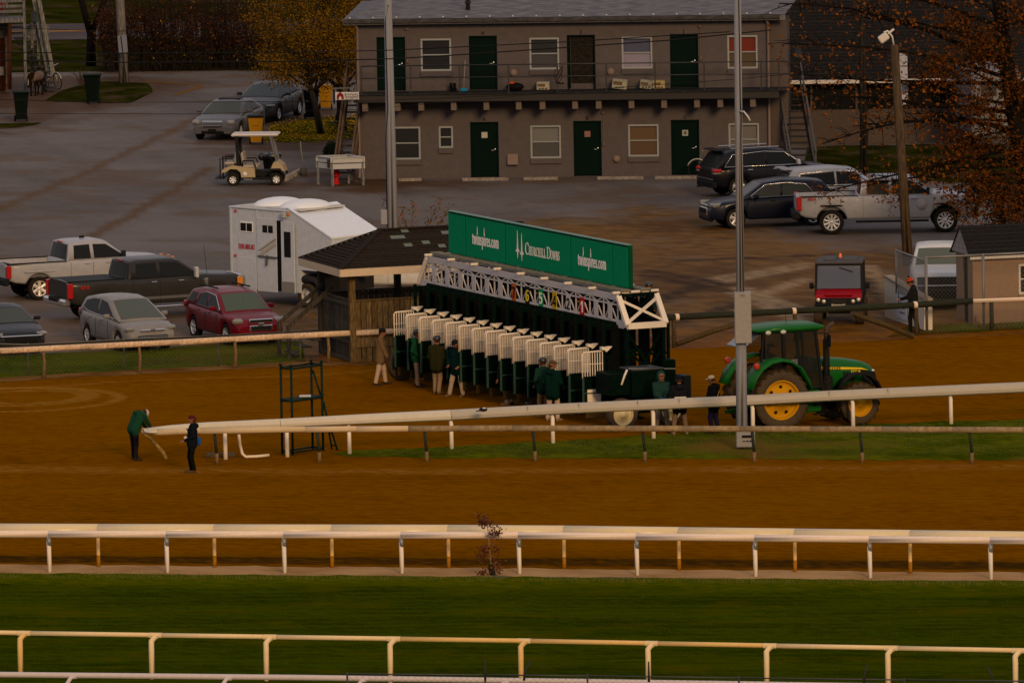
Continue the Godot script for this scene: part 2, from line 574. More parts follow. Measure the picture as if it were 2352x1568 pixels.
	sheet("leaf_strewn_lawn", poly2([[600, 322], [640, 327], [720, 326], [800, 318], [822, 312], [822, 268], [700, 273], [620, 288]]), 0.012, 0.16, 0.25, func(x: float, z: float, _t: float) -> Color:
		var f := n_fine.get_noise_2d(x * 2.0, z * 2.0)
		var c := mixc(Color(0.05, 0.06, 0.006), Color(0.03, 0.03, 0.006), 0.5 + f)
		return mixc(c, Color(0.22, 0.13, 0.01), smooth(-0.05, 0.35, f + n_mid.get_noise_2d(x, z) * 0.5)), vmat(0.95, "fine", 2.0), 0.4)
	sheet("roadside_lawn", poly2([[-600, 168], [60, 166], [700, 161], [2700, 150], [2700, 60], [700, 80], [60, 94], [-600, 100]]), 0.015, 0.5, 0.9, lawn, vmat(0.95, "fine", 1.5), 0.5)
	sheet("far_road", poly2([[-600, 98], [60, 93], [700, 82], [2700, 50], [2700, 20], [700, 46], [60, 57], [-600, 66]]), 0.025, 0.6, 0.9, func(x: float, z: float, _t: float) -> Color:
		return mixc(Color(0.12, 0.105, 0.11), Color(0.08, 0.068, 0.07), 0.5 + n_mid.get_noise_2d(x * 0.4, z)), vmat(0.8, "fine", 1.0))
	s = tool()
	for e in [[[-600, 84], [700, 62.5], 0.13], [[-600, 85.2], [700, 63.7], 0.13]]:
		var a := gp(e[0][0], e[0][1])
		var b := gp(e[1][0], e[1][1])
		bar(s, a + Vector3(0, 0.029, 0), b + Vector3(0, 0.029, 0), e[2] + 0.12, 0.006)
	struct("road_line", s, mat(0.4, 0.19, 0.02, 0.8, 0, "streak", 1.0))
	sheet("far_lawn", poly2([[-700, 67], [60, 58], [700, 47], [2700, 21], [2700, -160], [-700, -160]]), 0.02, 0.9, 1.5, lawn, vmat(0.95, "fine", 1.2))
	s = tool()
	for e in [[[545, 305], [690, 314]], [[690, 314], [752, 323]], [[752, 323], [730, 333]], [[730, 333], [655, 357]]]:
		var a := gp(e[0][0] / 2.45 * 1.5006, e[0][1] / 2.45 * 1.5006)
		var b := gp(e[1][0] / 2.45 * 1.5006, e[1][1] / 2.45 * 1.5006)
		bar(s, a + Vector3(0, 0.006, 0), b + Vector3(0, 0.006, 0), 0.28, 0.006)
	struct("yard_line", s, mat(0.2, 0.1, 0.02, 0.9, 0, "cell", 1.0))

# tufts of grass spread over a sheet
func tufts(nm: String, label: String, n: int, poly: PackedVector2Array, y: float, h: float, c0: Color, c1: Color, clump := 0.0) -> void:
	var s := tool()
	for k in 5:
		var a := k * 2.4
		var d := Vector3(cos(a), 0, sin(a))
		var w := Vector3(-d.z, 0, d.x) * 0.012
		tri(s, d * 0.02 - w, d * 0.09 + Vector3(0, 0.8 + 0.2 * (k % 2), 0), d * 0.02 + w)
	var mm := MultiMesh.new()
	mm.transform_format = MultiMesh.TRANSFORM_3D
	mm.use_colors = true
	mm.mesh = s.commit()
	var lo := poly[0]
	var hi := poly[0]
	for p in poly:
		lo = lo.min(p)
		hi = hi.max(p)
	var at := []
	var tries := 0
	while at.size() < n and tries < n * 8:
		tries += 1
		var p := Vector2(rng.randf_range(lo.x, hi.x), rng.randf_range(lo.y, hi.y))
		if Geometry2D.is_point_in_polygon(p, poly) and n_mid.get_noise_2d(p.x, p.y) + n_fine.get_noise_2d(p.x, p.y) * 0.4 > clump - 0.5 + rng.randf() * 0.3:
			at.append(p)
	mm.instance_count = at.size()
	for i in at.size():
		var g := h * rng.randf_range(0.5, 1.3)
		mm.set_instance_transform(i, Transform3D(Basis(Vector3.UP, rng.randf() * TAU).scaled(Vector3(g * 1.6, g, g * 1.6)), Vector3(at[i].x, y, at[i].y)))
		mm.set_instance_color(i, c0.lerp(c1, rng.randf()))
	var o := MultiMeshInstance3D.new()
	o.multimesh = mm
	var m := StandardMaterial3D.new()
	m.vertex_color_use_as_albedo = true
	m.roughness = 0.9
	m.backlight_enabled = true
	m.backlight = Color(0.3, 0.3, 0.3)
	o.material_override = m
	o.name = numbered(nm)
	add_child(o)
	o.set_meta("kind", "stuff")
	o.set_meta("label", label)
	o.set_meta("category", "grass")

func grass() -> void:
	tufts("grass", "rough green grass on the island between the two infield rails", 7000, poly2([[800, 1041], [1000, 1032], [1400, 1010], [1800, 986], [2352, 968], [2420, 966], [2420, 1050], [1700, 1046], [1200, 1046], [900, 1048]]), 0.012, 0.09, Color(0.09, 0.11, 0.008), Color(0.04, 0.07, 0.004), 0.15)
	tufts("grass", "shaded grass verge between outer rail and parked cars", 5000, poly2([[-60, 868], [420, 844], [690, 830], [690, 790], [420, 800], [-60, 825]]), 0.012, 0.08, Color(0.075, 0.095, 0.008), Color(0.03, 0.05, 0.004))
	tufts("grass", "uneven long grass along the edge of the turf course", 6000, poly2([[-60, 1318], [1176, 1327], [2420, 1338], [2420, 1349], [1176, 1338], [-60, 1330]]), 0.012, 0.09, Color(0.16, 0.15, 0.008), Color(0.035, 0.065, 0.003))
	tufts("grass", "weedy grass at the foot of the tan shed", 700, poly2([[2120, 767], [2420, 752], [2420, 738], [2230, 744]]), 0.012, 0.12, Color(0.075, 0.095, 0.008), Color(0.03, 0.05, 0.004))
	tufts("grass", "short mown grass of the turf course in the foreground", 30000, poly2([[-60, 1345], [2420, 1352], [2420, 1600], [-60, 1600]]), 0.016, 0.045, Color(0.085, 0.1, 0.003), Color(0.02, 0.036, 0.001), -0.3)
	var s := tool()
	var area := poly2([[600, 328], [830, 320], [830, 262], [690, 268], [610, 285]])
	var n := 0
	while n < 1500:
		var p := Vector2(rng.randf_range(-9.5, -4.5), rng.randf_range(-90, -55))
		if Geometry2D.is_point_in_polygon(p, area):
			n += 1
			var b := Basis.from_euler(Vector3(rng.randf_range(-0.5, 0.5), rng.randf() * TAU, rng.randf_range(-0.5, 0.5)))
			var c := Vector3(p.x, 0.035, p.y)
			var e := rng.randf_range(0.03, 0.055)
			s.set_color(Color(0.42, 0.24, 0.012).lerp(Color(0.24, 0.12, 0.01), rng.randf()))
			quad(s, c + b * Vector3(-e, 0, 0), c + b * Vector3(0, 0, -e * 0.7), c + b * Vector3(e, 0, 0), c + b * Vector3(0, 0, e * 0.7))
	var o := obj("fallen_leaves", s, vmat(0.8, ""))
	o.set_meta("kind", "stuff")
	tag(o, "yellow leaves fallen on the lawn under the yellow tree", "leaves")

# ---------- facades ----------
# where a sight line meets the upright plane through o, turned by yaw, zoff in front of it: (along, height)
func fac(o: Vector3, yaw: float, x: float, y: float, zoff := 0.0) -> Vector2:
	var n := Vector3(sin(yaw), 0, cos(yaw))
	var d := sight(x, y)
	var p := eye + d * ((o + n * zoff - eye).dot(n) / d.dot(n))
	return Vector2((p - o).dot(Vector3(cos(yaw), 0, -sin(yaw))), p.y - o.y)

func fac_rect(o: Vector3, yaw: float, r: Array, zoff := 0.0) -> Rect2:
	var a := fac(o, yaw, r[0], r[3], zoff)
	var b := fac(o, yaw, r[1], r[2], zoff)
	return Rect2(a, b - a)

# an upright wall from (x0, y0) to (x1, y1) in the plane z, with openings that go back by depth
func holed(s: SurfaceTool, x0: float, y0: float, x1: float, y1: float, z: float, holes: Array, depth: float) -> void:
	var xs := [x0, x1]
	var ys := [y0, y1]
	for h in holes:
		xs.append_array([h.position.x, h.end.x])
		ys.append_array([h.position.y, h.end.y])
	xs.sort()
	ys.sort()
	for i in xs.size() - 1:
		for k in ys.size() - 1:
			if xs[i + 1] - xs[i] < 0.001 or ys[k + 1] - ys[k] < 0.001:
				continue
			var c := Vector2((xs[i] + xs[i + 1]) * 0.5, (ys[k] + ys[k + 1]) * 0.5)
			var hole := false
			for h in holes:
				hole = hole or h.has_point(c)
			if not hole:
				quad(s, Vector3(xs[i], ys[k], z), Vector3(xs[i], ys[k + 1], z), Vector3(xs[i + 1], ys[k + 1], z), Vector3(xs[i + 1], ys[k], z))
	for h in holes:
		var a: Vector2 = h.position
		var b: Vector2 = h.end
		quad(s, Vector3(a.x, a.y, z), Vector3(a.x, a.y, z - depth), Vector3(a.x, b.y, z - depth), Vector3(a.x, b.y, z))
		quad(s, Vector3(b.x, a.y, z - depth), Vector3(b.x, a.y, z), Vector3(b.x, b.y, z), Vector3(b.x, b.y, z - depth))
		quad(s, Vector3(a.x, b.y, z), Vector3(a.x, b.y, z - depth), Vector3(b.x, b.y, z - depth), Vector3(b.x, b.y, z))
		quad(s, Vector3(a.x, a.y, z - depth), Vector3(a.x, a.y, z), Vector3(b.x, a.y, z), Vector3(b.x, a.y, z - depth))

# a sash window in the rectangle r: part window with sub-parts pane, sill
func sash_window(parent: Node, r: Rect2, z: float, frame_m: Material, up: Material, low: Material, sill_m: Material) -> void:
	var s := tool()
	var w := 0.07
	var a := r.position
	var b := r.end
	var my := (a.y + b.y) * 0.5
	cbox(s, Vector3(a.x + w / 2, (a.y + b.y) / 2, z - 0.02), Vector3(w, r.size.y, 0.09), 0.01)
	cbox(s, Vector3(b.x - w / 2, (a.y + b.y) / 2, z - 0.02), Vector3(w, r.size.y, 0.09), 0.01)
	cbox(s, Vector3((a.x + b.x) / 2, a.y + w / 2, z - 0.015), Vector3(r.size.x, w, 0.1), 0.01)
	cbox(s, Vector3((a.x + b.x) / 2, b.y - w / 2, z - 0.015), Vector3(r.size.x, w, 0.1), 0.01)
	cbox(s, Vector3((a.x + b.x) / 2, my, z - 0.035), Vector3(r.size.x - 0.02, 0.045, 0.06), 0.008)
	var o := obj("window", s, frame_m, parent)
	for k in 2:
		s = tool()
		var y0 := a.y + w if k == 0 else my + 0.02
		var y1 := my - 0.02 if k == 0 else b.y - w
		box(s, Vector3((a.x + b.x) / 2, (y0 + y1) / 2, z - 0.07 - k * 0.012), Vector3(r.size.x - w * 2 + 0.02, y1 - y0, 0.01))
		obj("pane", s, low if k == 0 else up, o)
	s = tool()
	cbox(s, Vector3((a.x + b.x) / 2, a.y - 0.1, z + 0.02), Vector3(r.size.x + 0.02, 0.2, 0.1), 0.012)
	obj("sill", s, sill_m, o)

func pane_mat(r: float, g: float, b: float) -> StandardMaterial3D:
	var m := mat(r, g, b, 0.15, 0.0, "soft", 0.9)
	m.metallic_specular = 0.6
	return m

func dormitory() -> void:
	var L := gp(822, 411.5)
	var R := gp(1773, 401)
	var yw := yaw_of(L, R)
	var W := L.distance_to(R)
	var o := thing("two_storey_dormitory", "long two storey tan block building with green doors and upper gallery", "building", L, yw)
	var tan := mat(0.08, 0.067, 0.068, 0.85, 0, "soft", 0.25)
	tan.normal_enabled = true
	tan.normal_texture = noise_tex("block", 0.06, 0, 1, 3, FastNoiseLite.TYPE_SIMPLEX_SMOOTH, 256, 2.0)
	tan.normal_scale = 0.3
	var top := fac(L, yw, 1200, 51).y
	var dep := 8.0
	var doors := [[866.5, 930, 84.5, 209], [1078.7, 1141, 81.5, 207], [1303.7, 1366.7, 79.5, 205], [1540.5, 1603.7, 77, 202.5], [1081.7, 1144.5, 279.5, 406.5], [1318.7, 1381, 277, 404], [1543, 1606, 274.5, 401.7]]
	var wins := [[966.7, 1035.7, 88, 163.7], [1216.7, 1283.7, 86, 160], [1428.7, 1498, 83.7, 158], [1671.7, 1740, 80.5, 158], [896, 965, 290.5, 367], [1008, 1040, 289.5, 340], [1219, 1288, 287.5, 364], [1443.7, 1512.7, 285, 360], [1674.5, 1743.7, 282.5, 358]]
	var holes := []
	for d in doors:
		var r := fac_rect(L, yw, d)
		if r.position.y < 0.2:
			r = Rect2(r.position.x, 0.02, r.size.x, r.end.y - 0.02)
		holes.append(r)
	for w in wins:
		holes.append(fac_rect(L, yw, w))
	var s := tool()
	holed(s, 0, 0, W, top, 0, holes, 0.14)
	var inner := 0.14
	quad(s, Vector3(0, 0, -dep), Vector3(0, top, -dep), Vector3(0, top, 0), Vector3(0, 0, 0))
	quad(s, Vector3(W, 0, 0), Vector3(W, top, 0), Vector3(W, top, -dep), Vector3(W, 0, -dep))
	quad(s, Vector3(W, 0, -dep), Vector3(W, top, -dep), Vector3(0, top, -dep), Vector3(0, 0, -dep))
	box(s, Vector3(W / 2, top / 2, -inner - 0.1), Vector3(W - 0.1, top - 0.05, 0.18))
	obj("wall", s, tan, o)
	s = tool()
	box(s, Vector3(W + 0.33, top / 2 - 0.02, -1.2), Vector3(0.66, top - 0.04, 2.0))
	obj("side_wall", s, mat(0.077, 0.062, 0.058, 0.85, 0, "soft", 0.35), o)
	var green := mat(0.0012, 0.0072, 0.0055, 0.6, 0, "soft", 0.6)
	var steel := mat(0.5, 0.5, 0.48, 0.25, 0.8)
	var notes := [null, null, null, null, Color(0.32, 0.31, 0.28), Color(0.19, 0.1, 0.09), Color(0.26, 0.27, 0.25)]
	for i in doors.size():
		var r: Rect2 = holes[i]
		s = tool()
		var c := r.get_center()
		for e in [[r.position.x + 0.03, 0.06], [r.end.x - 0.03, 0.06]]:
			cbox(s, Vector3(e[0], c.y, -0.045), Vector3(e[1], r.size.y, 0.1), 0.01)
		cbox(s, Vector3(c.x, r.end.y - 0.03, -0.045), Vector3(r.size.x, 0.06, 0.1), 0.01)
		var d := obj("door", s, green, o)
		s = tool()
		if i == 2:
			box(s, Vector3(r.position.x + 0.1, c.y, -0.1), Vector3(0.05, r.size.y - 0.1, 0.07))
			obj("door_leaf", s, green, d)
			s = tool()
			box(s, Vector3(c.x + 0.05, c.y + 0.1, -0.128), Vector3(r.size.x - 0.2, r.size.y - 0.25, 0.02))
			obj("doorway", s, mat(0.022, 0.018, 0.014, 0.9, 0, "blotch", 0.8), d)
			continue
		cbox(s, Vector3(c.x, c.y, -0.085), Vector3(r.size.x - 0.1, r.size.y - 0.07, 0.05), 0.008)
		obj("door_leaf", s, green, d)
		s = tool(true)
		var hx := r.end.x - 0.16
		var hy := c.y - 0.02
		tube(s, [Vector3(hx, hy, -0.06), Vector3(hx, hy, 0.01), Vector3(hx - 0.13, hy - 0.015, 0.01)], 0.016, 6)
		ball(s, Vector3(hx + 0.02, hy + 0.03, -0.055), Vector3(0.035, 0.035, 0.02))
		obj("handle", done(s), steel, d)
		if notes[i] != null:
			s = tool()
			box(s, Vector3(c.x, r.end.y - 0.5, -0.055), Vector3(0.22, 0.22, 0.008))
			var nt := obj("notice", s, mat(notes[i].r, notes[i].g, notes[i].b, 0.8), d)
			if i == 6:
				s = tool()
				box(s, Vector3(c.x, r.end.y - 0.5, -0.048), Vector3(0.11, 0.12, 0.006))
				nt.mesh = nt.mesh
				obj("notice_picture", s, mat(0.07, 0.075, 0.06, 0.8), d)
	var white := mat(0.31, 0.33, 0.35, 0.5, 0, "fine", 1.5)
	var dark := pane_mat(0.012, 0.012, 0.013)
	var pairs := [[dark, dark], [pane_mat(0.02, 0.02, 0.022), pane_mat(0.05, 0.047, 0.05)], [pane_mat(0.06, 0.065, 0.11), pane_mat(0.2, 0.18, 0.25)], [pane_mat(0.13, 0.022, 0.012), pane_mat(0.075, 0.055, 0.035)], [dark, dark], [dark, dark], [pane_mat(0.135, 0.135, 0.13), pane_mat(0.06, 0.06, 0.058)], [pane_mat(0.1, 0.06, 0.032), pane_mat(0.085, 0.052, 0.03)], [pane_mat(0.13, 0.12, 0.115), pane_mat(0.12, 0.112, 0.105)]]
	for i in wins.size():
		sash_window(o, holes[doors.size() + i], 0.0, white, pairs[i][0], pairs[i][1], tan)
	var roof_m := mat(0.2, 0.19, 0.205, 0.6, 0.0, "rust", 0.22)
	s = tool()
	var ov := 0.42
	var e0 := Vector3(-ov, top + 0.22, ov)
	var e1 := Vector3(W + ov + 0.2, top + 0.22, ov)
	var r0 := Vector3(1.15, top + 0.62, -dep / 2)
	var r1 := Vector3(W + 1.0, top + 0.62, -dep / 2)
	var b0 := Vector3(-ov, top + 0.22, -dep - ov)
	var b1 := Vector3(W + ov + 0.2, top + 0.22, -dep - ov)
	quad(s, e0, r0, r1, e1)
	tri(s, b0, r0, e0)
	quad(s, b1, r1, r0, b0)
	tri(s, e1, r1, b1)
	var roof := obj("roof", s, roof_m, o)
	s = tool()
	cbox(s, Vector3(W / 2 + 0.1, top + 0.1, ov - 0.02), Vector3(W + ov * 2 + 0.2, 0.2, 0.04), 0.01)
	quad(s, Vector3(-ov, top + 0.02, ov - 0.02), Vector3(W + ov, top + 0.02, ov - 0.02), Vector3(W + ov, top + 0.02, 0), Vector3(-ov, top + 0.02, 0))
	cbox(s, Vector3(-ov + 0.02, top + 0.1, -dep / 2), Vector3(0.04, 0.2, dep + ov * 2 - 0.1), 0.01)
	obj("fascia", s, mat(0.2, 0.19, 0.19, 0.6, 0, "streak", 0.6), roof)
	s = tool()
	extr(s, [[0, 0], [0.13, 0.0], [0.15, 0.12], [0.13, 0.12], [0.115, 0.02], [0.02, 0.02], [0.02, 0.12], [0, 0.12]], Transform3D(Basis(Vector3(0, 0, 1), Vector3.UP, Vector3(-1, 0, 0)), Vector3(W + ov, top + 0.08, ov + 0.005)), 0, W + ov * 2)
	obj("gutter", s, mat(0.075, 0.07, 0.075, 0.5, 0.2, "rust", 0.4), roof)
	for i in 19:
		s = tool()
		cbox(s, Vector3(-ov + 0.25 + i * (W + 0.4) / 18.2, top + 0.27, ov - 0.06), Vector3(0.06, 0.05, 0.1), 0.01)
		obj("snow_guard", s, mat(0.4, 0.39, 0.37, 0.5), roof)
	s = tool(true)
	var st := fac(L, yw, 1075, 34, -1.4)
	cyl(s, Vector3(st.x, top + 0.3, -1.4), Vector3(st.x, top + 1.6, -1.4), 0.085, -1, 12)
	cyl(s, Vector3(st.x, top + 0.62, -1.4), Vector3(st.x, top + 0.7, -1.4), 0.115, -1, 12)
	obj("vent_pipe", done(s), mat(0.02, 0.02, 0.022, 0.6), roof)
	var gz := 1.25
	var gt := fac(L, yw, 1190, 208.5).y - 0.01
	var g1 := fac(L, yw, 1790, 205, gz).x
	s = tool()
	cbox(s, Vector3(g1 / 2, gt - 0.135, gz / 2 + 0.005), Vector3(g1, 0.27, gz), 0.02)
	var gal := obj("gallery", s, mat(0.034, 0.031, 0.029, 0.8, 0, "soft", 0.5), o)
	s = tool()
	cbox(s, Vector3(g1 / 2 + 0.2, gt + 0.025, gz / 2 + 0.02), Vector3(g1 + 0.4, 0.05, gz + 0.06), 0.01)
	obj("deck", s, mat(0.036, 0.037, 0.04, 0.6, 0, "rust", 0.5), gal)
	for bx in [840, 915, 969, 1043.7, 1118.7, 1193, 1247.7, 1322.5, 1376.7, 1452, 1527, 1602.5, 1656, 1731]:
		var x := fac(L, yw, bx, 232, 0.6).x
		s = tool()
		extr(s, [[0, 0], [1.1, 0], [1.06, -0.33], [0, -0.36]], Transform3D(Basis(Vector3(0, 0, 1), Vector3.UP, Vector3(-1, 0, 0)), Vector3(x + 0.1, gt - 0.272, 0.004)), 0, 0.2)
		obj("bracket", s, mat(0.13, 0.1, 0.085, 0.85, 0, "soft", 0.6), gal)
	var rail_m := mat(0.035, 0.035, 0.042, 0.5, 0.3, "rust", 0.5)
	var ra := fac(L, yw, 829.5, 152, gz - 0.05)
	var rb := fac(L, yw, 1811, 141, gz - 0.05)
	for e in [[0.0, 0.025], [-0.46, 0.02]]:
		s = tool(true)
		tube(s, [Vector3(ra.x, ra.y + e[0], gz - 0.05), Vector3(rb.x, ra.y + e[0], gz - 0.05)], e[1], 6)
		obj("handrail", done(s), rail_m, gal)
	for px in [829.5, 943, 1055.5, 1168, 1280.7, 1392.7, 1505, 1618, 1749, 1790]:
		var x := fac(L, yw, px, 180, gz - 0.05).x
		s = tool()
		cbox(s, Vector3(x, (gt + ra.y) / 2, gz - 0.05), Vector3(0.05, ra.y - gt, 0.05), 0.008)
		obj("rail_post", s, rail_m, gal)
	for x in [0.08, W - 0.06]:
		s = tool(true)
		tube(s, [Vector3(x - 0.05, top + 0.1, 0.4), Vector3(x, top - 0.15, 0.09), Vector3(x, 0.25, 0.09), Vector3(x, 0.08, 0.3)], 0.055, 8)
		obj("downpipe", done(s), mat(0.15, 0.11, 0.1, 0.6), o)
	for v in [[1180, 167.5], [1403, 165], [1416.7, 365]]:
		var q := fac(L, yw, v[0], v[1])
		s = tool(true)
		lathe(s, [[0.14, 0], [0.14, 0.05], [0.11, 0.06], [0.11, 0.1], [0.09, 0.13], [0.01, 0.14]], Transform3D(Basis(Vector3.RIGHT, PI / 2), Vector3(q.x, q.y, 0.0)), 18)
		obj("round_vent", done(s), mat(0.17, 0.122, 0.1, 0.6), o)
	var vb := fac_rect(L, yw, [1166.5, 1190, 353, 377])
	s = tool()
	extr(s, [[0, 0], [0, vb.size.y], [0.06, vb.size.y], [0.2, 0.02], [0.2, 0]], Transform3D(Basis(Vector3(0, 0, 1), Vector3.UP, Vector3(-1, 0, 0)), Vector3(vb.end.x, vb.position.y, 0.003)), 0, vb.size.x)
	obj("box_vent", s, mat(0.15, 0.11, 0.1, 0.7), o)
	for v in [[935, 66, 140], [1609, 60, 133], [1386, 258, 330]]:
		var a := fac(L, yw, v[0], v[1])
		var b := fac(L, yw, v[0], v[2])
		s = tool()
		cbox(s, Vector3(a.x, a.y, 0.05), Vector3(0.14, 0.1, 0.1), 0.01)
		bar(s, Vector3(a.x, a.y - 0.04, 0.03), Vector3(a.x, b.y, 0.03), 0.035, 0.035)
		cbox(s, Vector3(a.x, b.y, 0.04), Vector3(0.1, 0.16, 0.07), 0.01)
		obj("conduit", s, mat(0.1, 0.07, 0.065, 0.6), o)
	var ink := mat(0.012, 0.01, 0.01, 0.8)
	for e in [["H", 1, 0], ["I", 2, 0], ["J", 3, 0], ["A", 4, 0], ["B", 5, 0], ["C", 6, 0]]:
		var r: Rect2 = holes[e[1]]
		write("letter", e[0], "Droid Sans", 0.13, ink, o, Transform3D(Basis.IDENTITY, Vector3(r.get_center().x, r.end.y + 0.09, 0.006)), 0.006, true)
	for e in [[915, 968, 416], [1062, 1168, 415], [1203, 1282, 413.5], [1372, 1478, 412], [1505, 1600, 411]]:
		var a := gp(e[0], e[2])
		var b := gp(e[1], e[2] - 1.0)
		s = tool()
		extr(s, [[-0.09, 0], [-0.06, 0.11], [0.06, 0.11], [0.09, 0]], Transform3D(frame_of(b - a), a), 0, a.distance_to(b))
		tag(obj("wheel_stop", s, mat(0.26, 0.22, 0.19, 0.9, 0, "blotch", 1.0)), {915: "short concrete wheel stop below the leftmost ground floor window", 1062: "concrete wheel stop in front of green door A", 1203: "concrete wheel stop below window with half drawn blind", 1372: "concrete wheel stop right of green door B", 1505: "concrete wheel stop in front of green door C"}[e[0]], "wheel stop", "concrete wheel stops before the dormitory")
	stairs("wooden_stair", "narrow wooden outside stair at left end of tan dormitory", L, yw, Vector3(-0.4, 0, 1.6), Vector3(-0.12, gt, -1.6), 0.62, mat(0.06, 0.045, 0.036, 0.85, 0, "wood", 0.6), mat(0.15, 0.1, 0.07, 0.85, 0, "wood", 0.6), 14, true)
	var sx := fac(L, yw, 1800, 240, 0.6).x
	stairs("steel_stair", "dark open steel stair at right end of tan dormitory", L, yw, Vector3(sx + 0.75, 0, 1.3), Vector3(sx + 0.1, gt - 0.2, -1.2), 0.95, mat(0.02, 0.02, 0.02, 0.7), mat(0.045, 0.04, 0.04, 0.7, 0.2), 14, false)

func stairs(nm: String, label: String, o0: Vector3, yw: float, a: Vector3, b: Vector3, w: float, tread_m: Material, side_m: Material, n: int, wood: bool) -> void:
	var o := thing(nm, label, "stair", o0 + Basis(Vector3.UP, yw) * Vector3(a.x, 0, a.z), yw)
	b -= Vector3(a.x, 0, a.z)
	a = Vector3.ZERO
	for i in n:
		var p := a.lerp(b, (i + 0.6) / n)
		var s := tool()
		cbox(s, p, Vector3(w, 0.045, 0.26), 0.008)
		obj("tread", s, tread_m, o)
	for sd in [-1, 1]:
		var s := tool()
		var off: Vector3 = Vector3(w / 2 * sd, 0, 0)
		bar(s, a + off, b + off + Vector3(0, 0.1, 0), 0.07, 0.34)
		obj("stringer", s, side_m, o)
		s = tool()
		bar(s, a + off + Vector3(0, 0.95, 0), b + off + Vector3(0, 1.05, 0), 0.07, 0.16 if wood else 0.05)
		obj("handrail", s, side_m, o)
		for t in [0.02, 0.5, 0.98]:
			s = tool()
			var p: Vector3 = a.lerp(b, t) + off
			cbox(s, p + Vector3(0, 0.48, 0), Vector3(0.07, 1.0, 0.07), 0.008)
			obj("baluster_post", s, side_m, o)

# ---------- the porch house at the far left ----------
func porch_house() -> void:
	var L := gp(-140, 222)
	var R := gp(60, 215)
	var yw := yaw_of(L, R)
	var o := thing("porch_house", "pale old house with white timber porch deck at the drive", "house", L, yw)
	var wall_m := mat(0.11, 0.09, 0.08, 0.85, 0, "blotch", 0.4)
	var white := mat(0.2, 0.195, 0.205, 0.7, 0, "wood", 0.5)
	var W := L.distance_to(R)
	var H := 7.0
	var s := tool()
	box(s, Vector3(W / 2 - 0.25, H / 2, -3.2), Vector3(W - 0.5, H, 4.0))
	obj("wall", s, wall_m, o)
	s = tool()
	quad(s, Vector3(-0.4, H, -0.9), Vector3(-0.4, H + 1.2, -3.2), Vector3(W + 0.1, H + 1.2, -3.2), Vector3(W + 0.1, H, -0.9))
	quad(s, Vector3(W + 0.1, H, -5.5), Vector3(W + 0.1, H + 1.2, -3.2), Vector3(-0.4, H + 1.2, -3.2), Vector3(-0.4, H, -5.5))
	obj("roof", s, mat(0.06, 0.055, 0.055, 0.8), o)
	s = tool()
	cbox(s, Vector3(W / 2 + 0.06, 1.15, -1.17), Vector3(0.3, 2.3, 0.07), 0.01)
	cbox(s, Vector3(W - 1.1, 1.15, -1.17), Vector3(0.85, 2.2, 0.05), 0.01)
	obj("door", s, mat(0.06, 0.018, 0.008, 0.7, 0, "wood", 0.6), o)
	var dy := fac(L, yw, 30, 47).y
	s = tool()
	cbox(s, Vector3(W / 2, dy, -0.5), Vector3(W, 0.16, 1.3), 0.01)
	var deck := obj("deck", s, white, o)
	for k in 9:
		s = tool()
		cbox(s, Vector3(W / 2, dy + 0.1, -1.06 + k * 0.142), Vector3(W, 0.03, 0.13), 0.006)
		obj("plank", s, white, deck)
	for yy in [26, 14, 2]:
		s = tool()
		var q := fac(L, yw, 30, yy, 0.12)
		cbox(s, Vector3(W / 2, q.y, 0.1), Vector3(W, 0.12, 0.035), 0.008)
		obj("rail_board", s, white, deck)
	for e in [[58, 210, -12], [-20, 212, -12], [74, 168, 52], [88, 160, 52], [102, 160, 80]]:
		var p := fac(L, yw, e[0], e[1], 0.1 if e[2] < 0 else -0.9)
		var t := fac(L, yw, e[0], e[2], 0.1 if e[2] < 0 else -0.9)
		s = tool()
		cbox(s, Vector3(p.x, t.y / 2, 0.1 if e[2] < 0 else -0.9), Vector3(0.12, t.y, 0.12), 0.01)
		obj("porch_post", s, white, o)
	s = tool()
	var q0 := fac(L, yw, 66, 68, -0.9)
	cbox(s, Vector3(q0.x + 0.3, q0.y, -0.9), Vector3(1.1, 0.35, 0.05), 0.008)
	cbox(s, Vector3(q0.x + 0.3, q0.y - 0.35, -0.9), Vector3(1.0, 0.2, 0.05), 0.008)
	obj("cross_board", s, white, o)
	s = tool(true)
	tube(s, [fac3(L, yw, 21, 205, 0.0), fac3(L, yw, 21, 52, 0.0)], 0.09, 8)
	obj("drain_pipe", done(s), mat(0.045, 0.016, 0.01, 0.7), o)
	s = tool()
	var mb := fac(L, yw, 9, 168)
	cbox(s, Vector3(mb.x, mb.y, -1.1), Vector3(0.3, 0.36, 0.2), 0.015)
	obj("meter_box", s, mat(0.14, 0.13, 0.12, 0.6), o)
	for k in 13:
		var t := k / 12.0
		s = tool()
		cbox(s, Vector3(lerpf(W - 0.45, W + 1.1, t), lerpf(dy - 0.1, 0.15, t), -0.6), Vector3(0.55, 0.045, 0.8), 0.006)
		obj("tread", s, mat(0.03, 0.028, 0.026, 0.8), o)
	var g0 := fac3(L, yw, 88, -4, 0.0)
	var g1 := fac3(L, yw, 121, 168, 0.0)
	for k in 2:
		s = tool()
		var off := Vector3(-0.12 * k, -0.1 * k, -0.5 * k)
		bar(s, g0 + off, g1 + off, 0.05, 0.16)
		obj("stair_rail", s, mat(0.26, 0.25, 0.23, 0.7, 0, "wood", 0.5), o)
	s = tool()
	box(s, Vector3(W / 2 + 0.5, dy + 0.7, -1.1), Vector3(1.2, 0.9, 0.05))
	obj("red_door", s, mat(0.1, 0.012, 0.008, 0.6), o)
	var dp := fac3(L, yw, 78, 39, 0.25)
	var dish := thing("satellite_dish", "dark grey satellite dish fixed to the white porch post", "dish", L + Basis(Vector3.UP, yw) * dp, yw)
	s = tool(true)
	var b := Basis(Vector3.UP, 0.3) * Basis(Vector3.RIGHT, PI / 2 - 0.25)
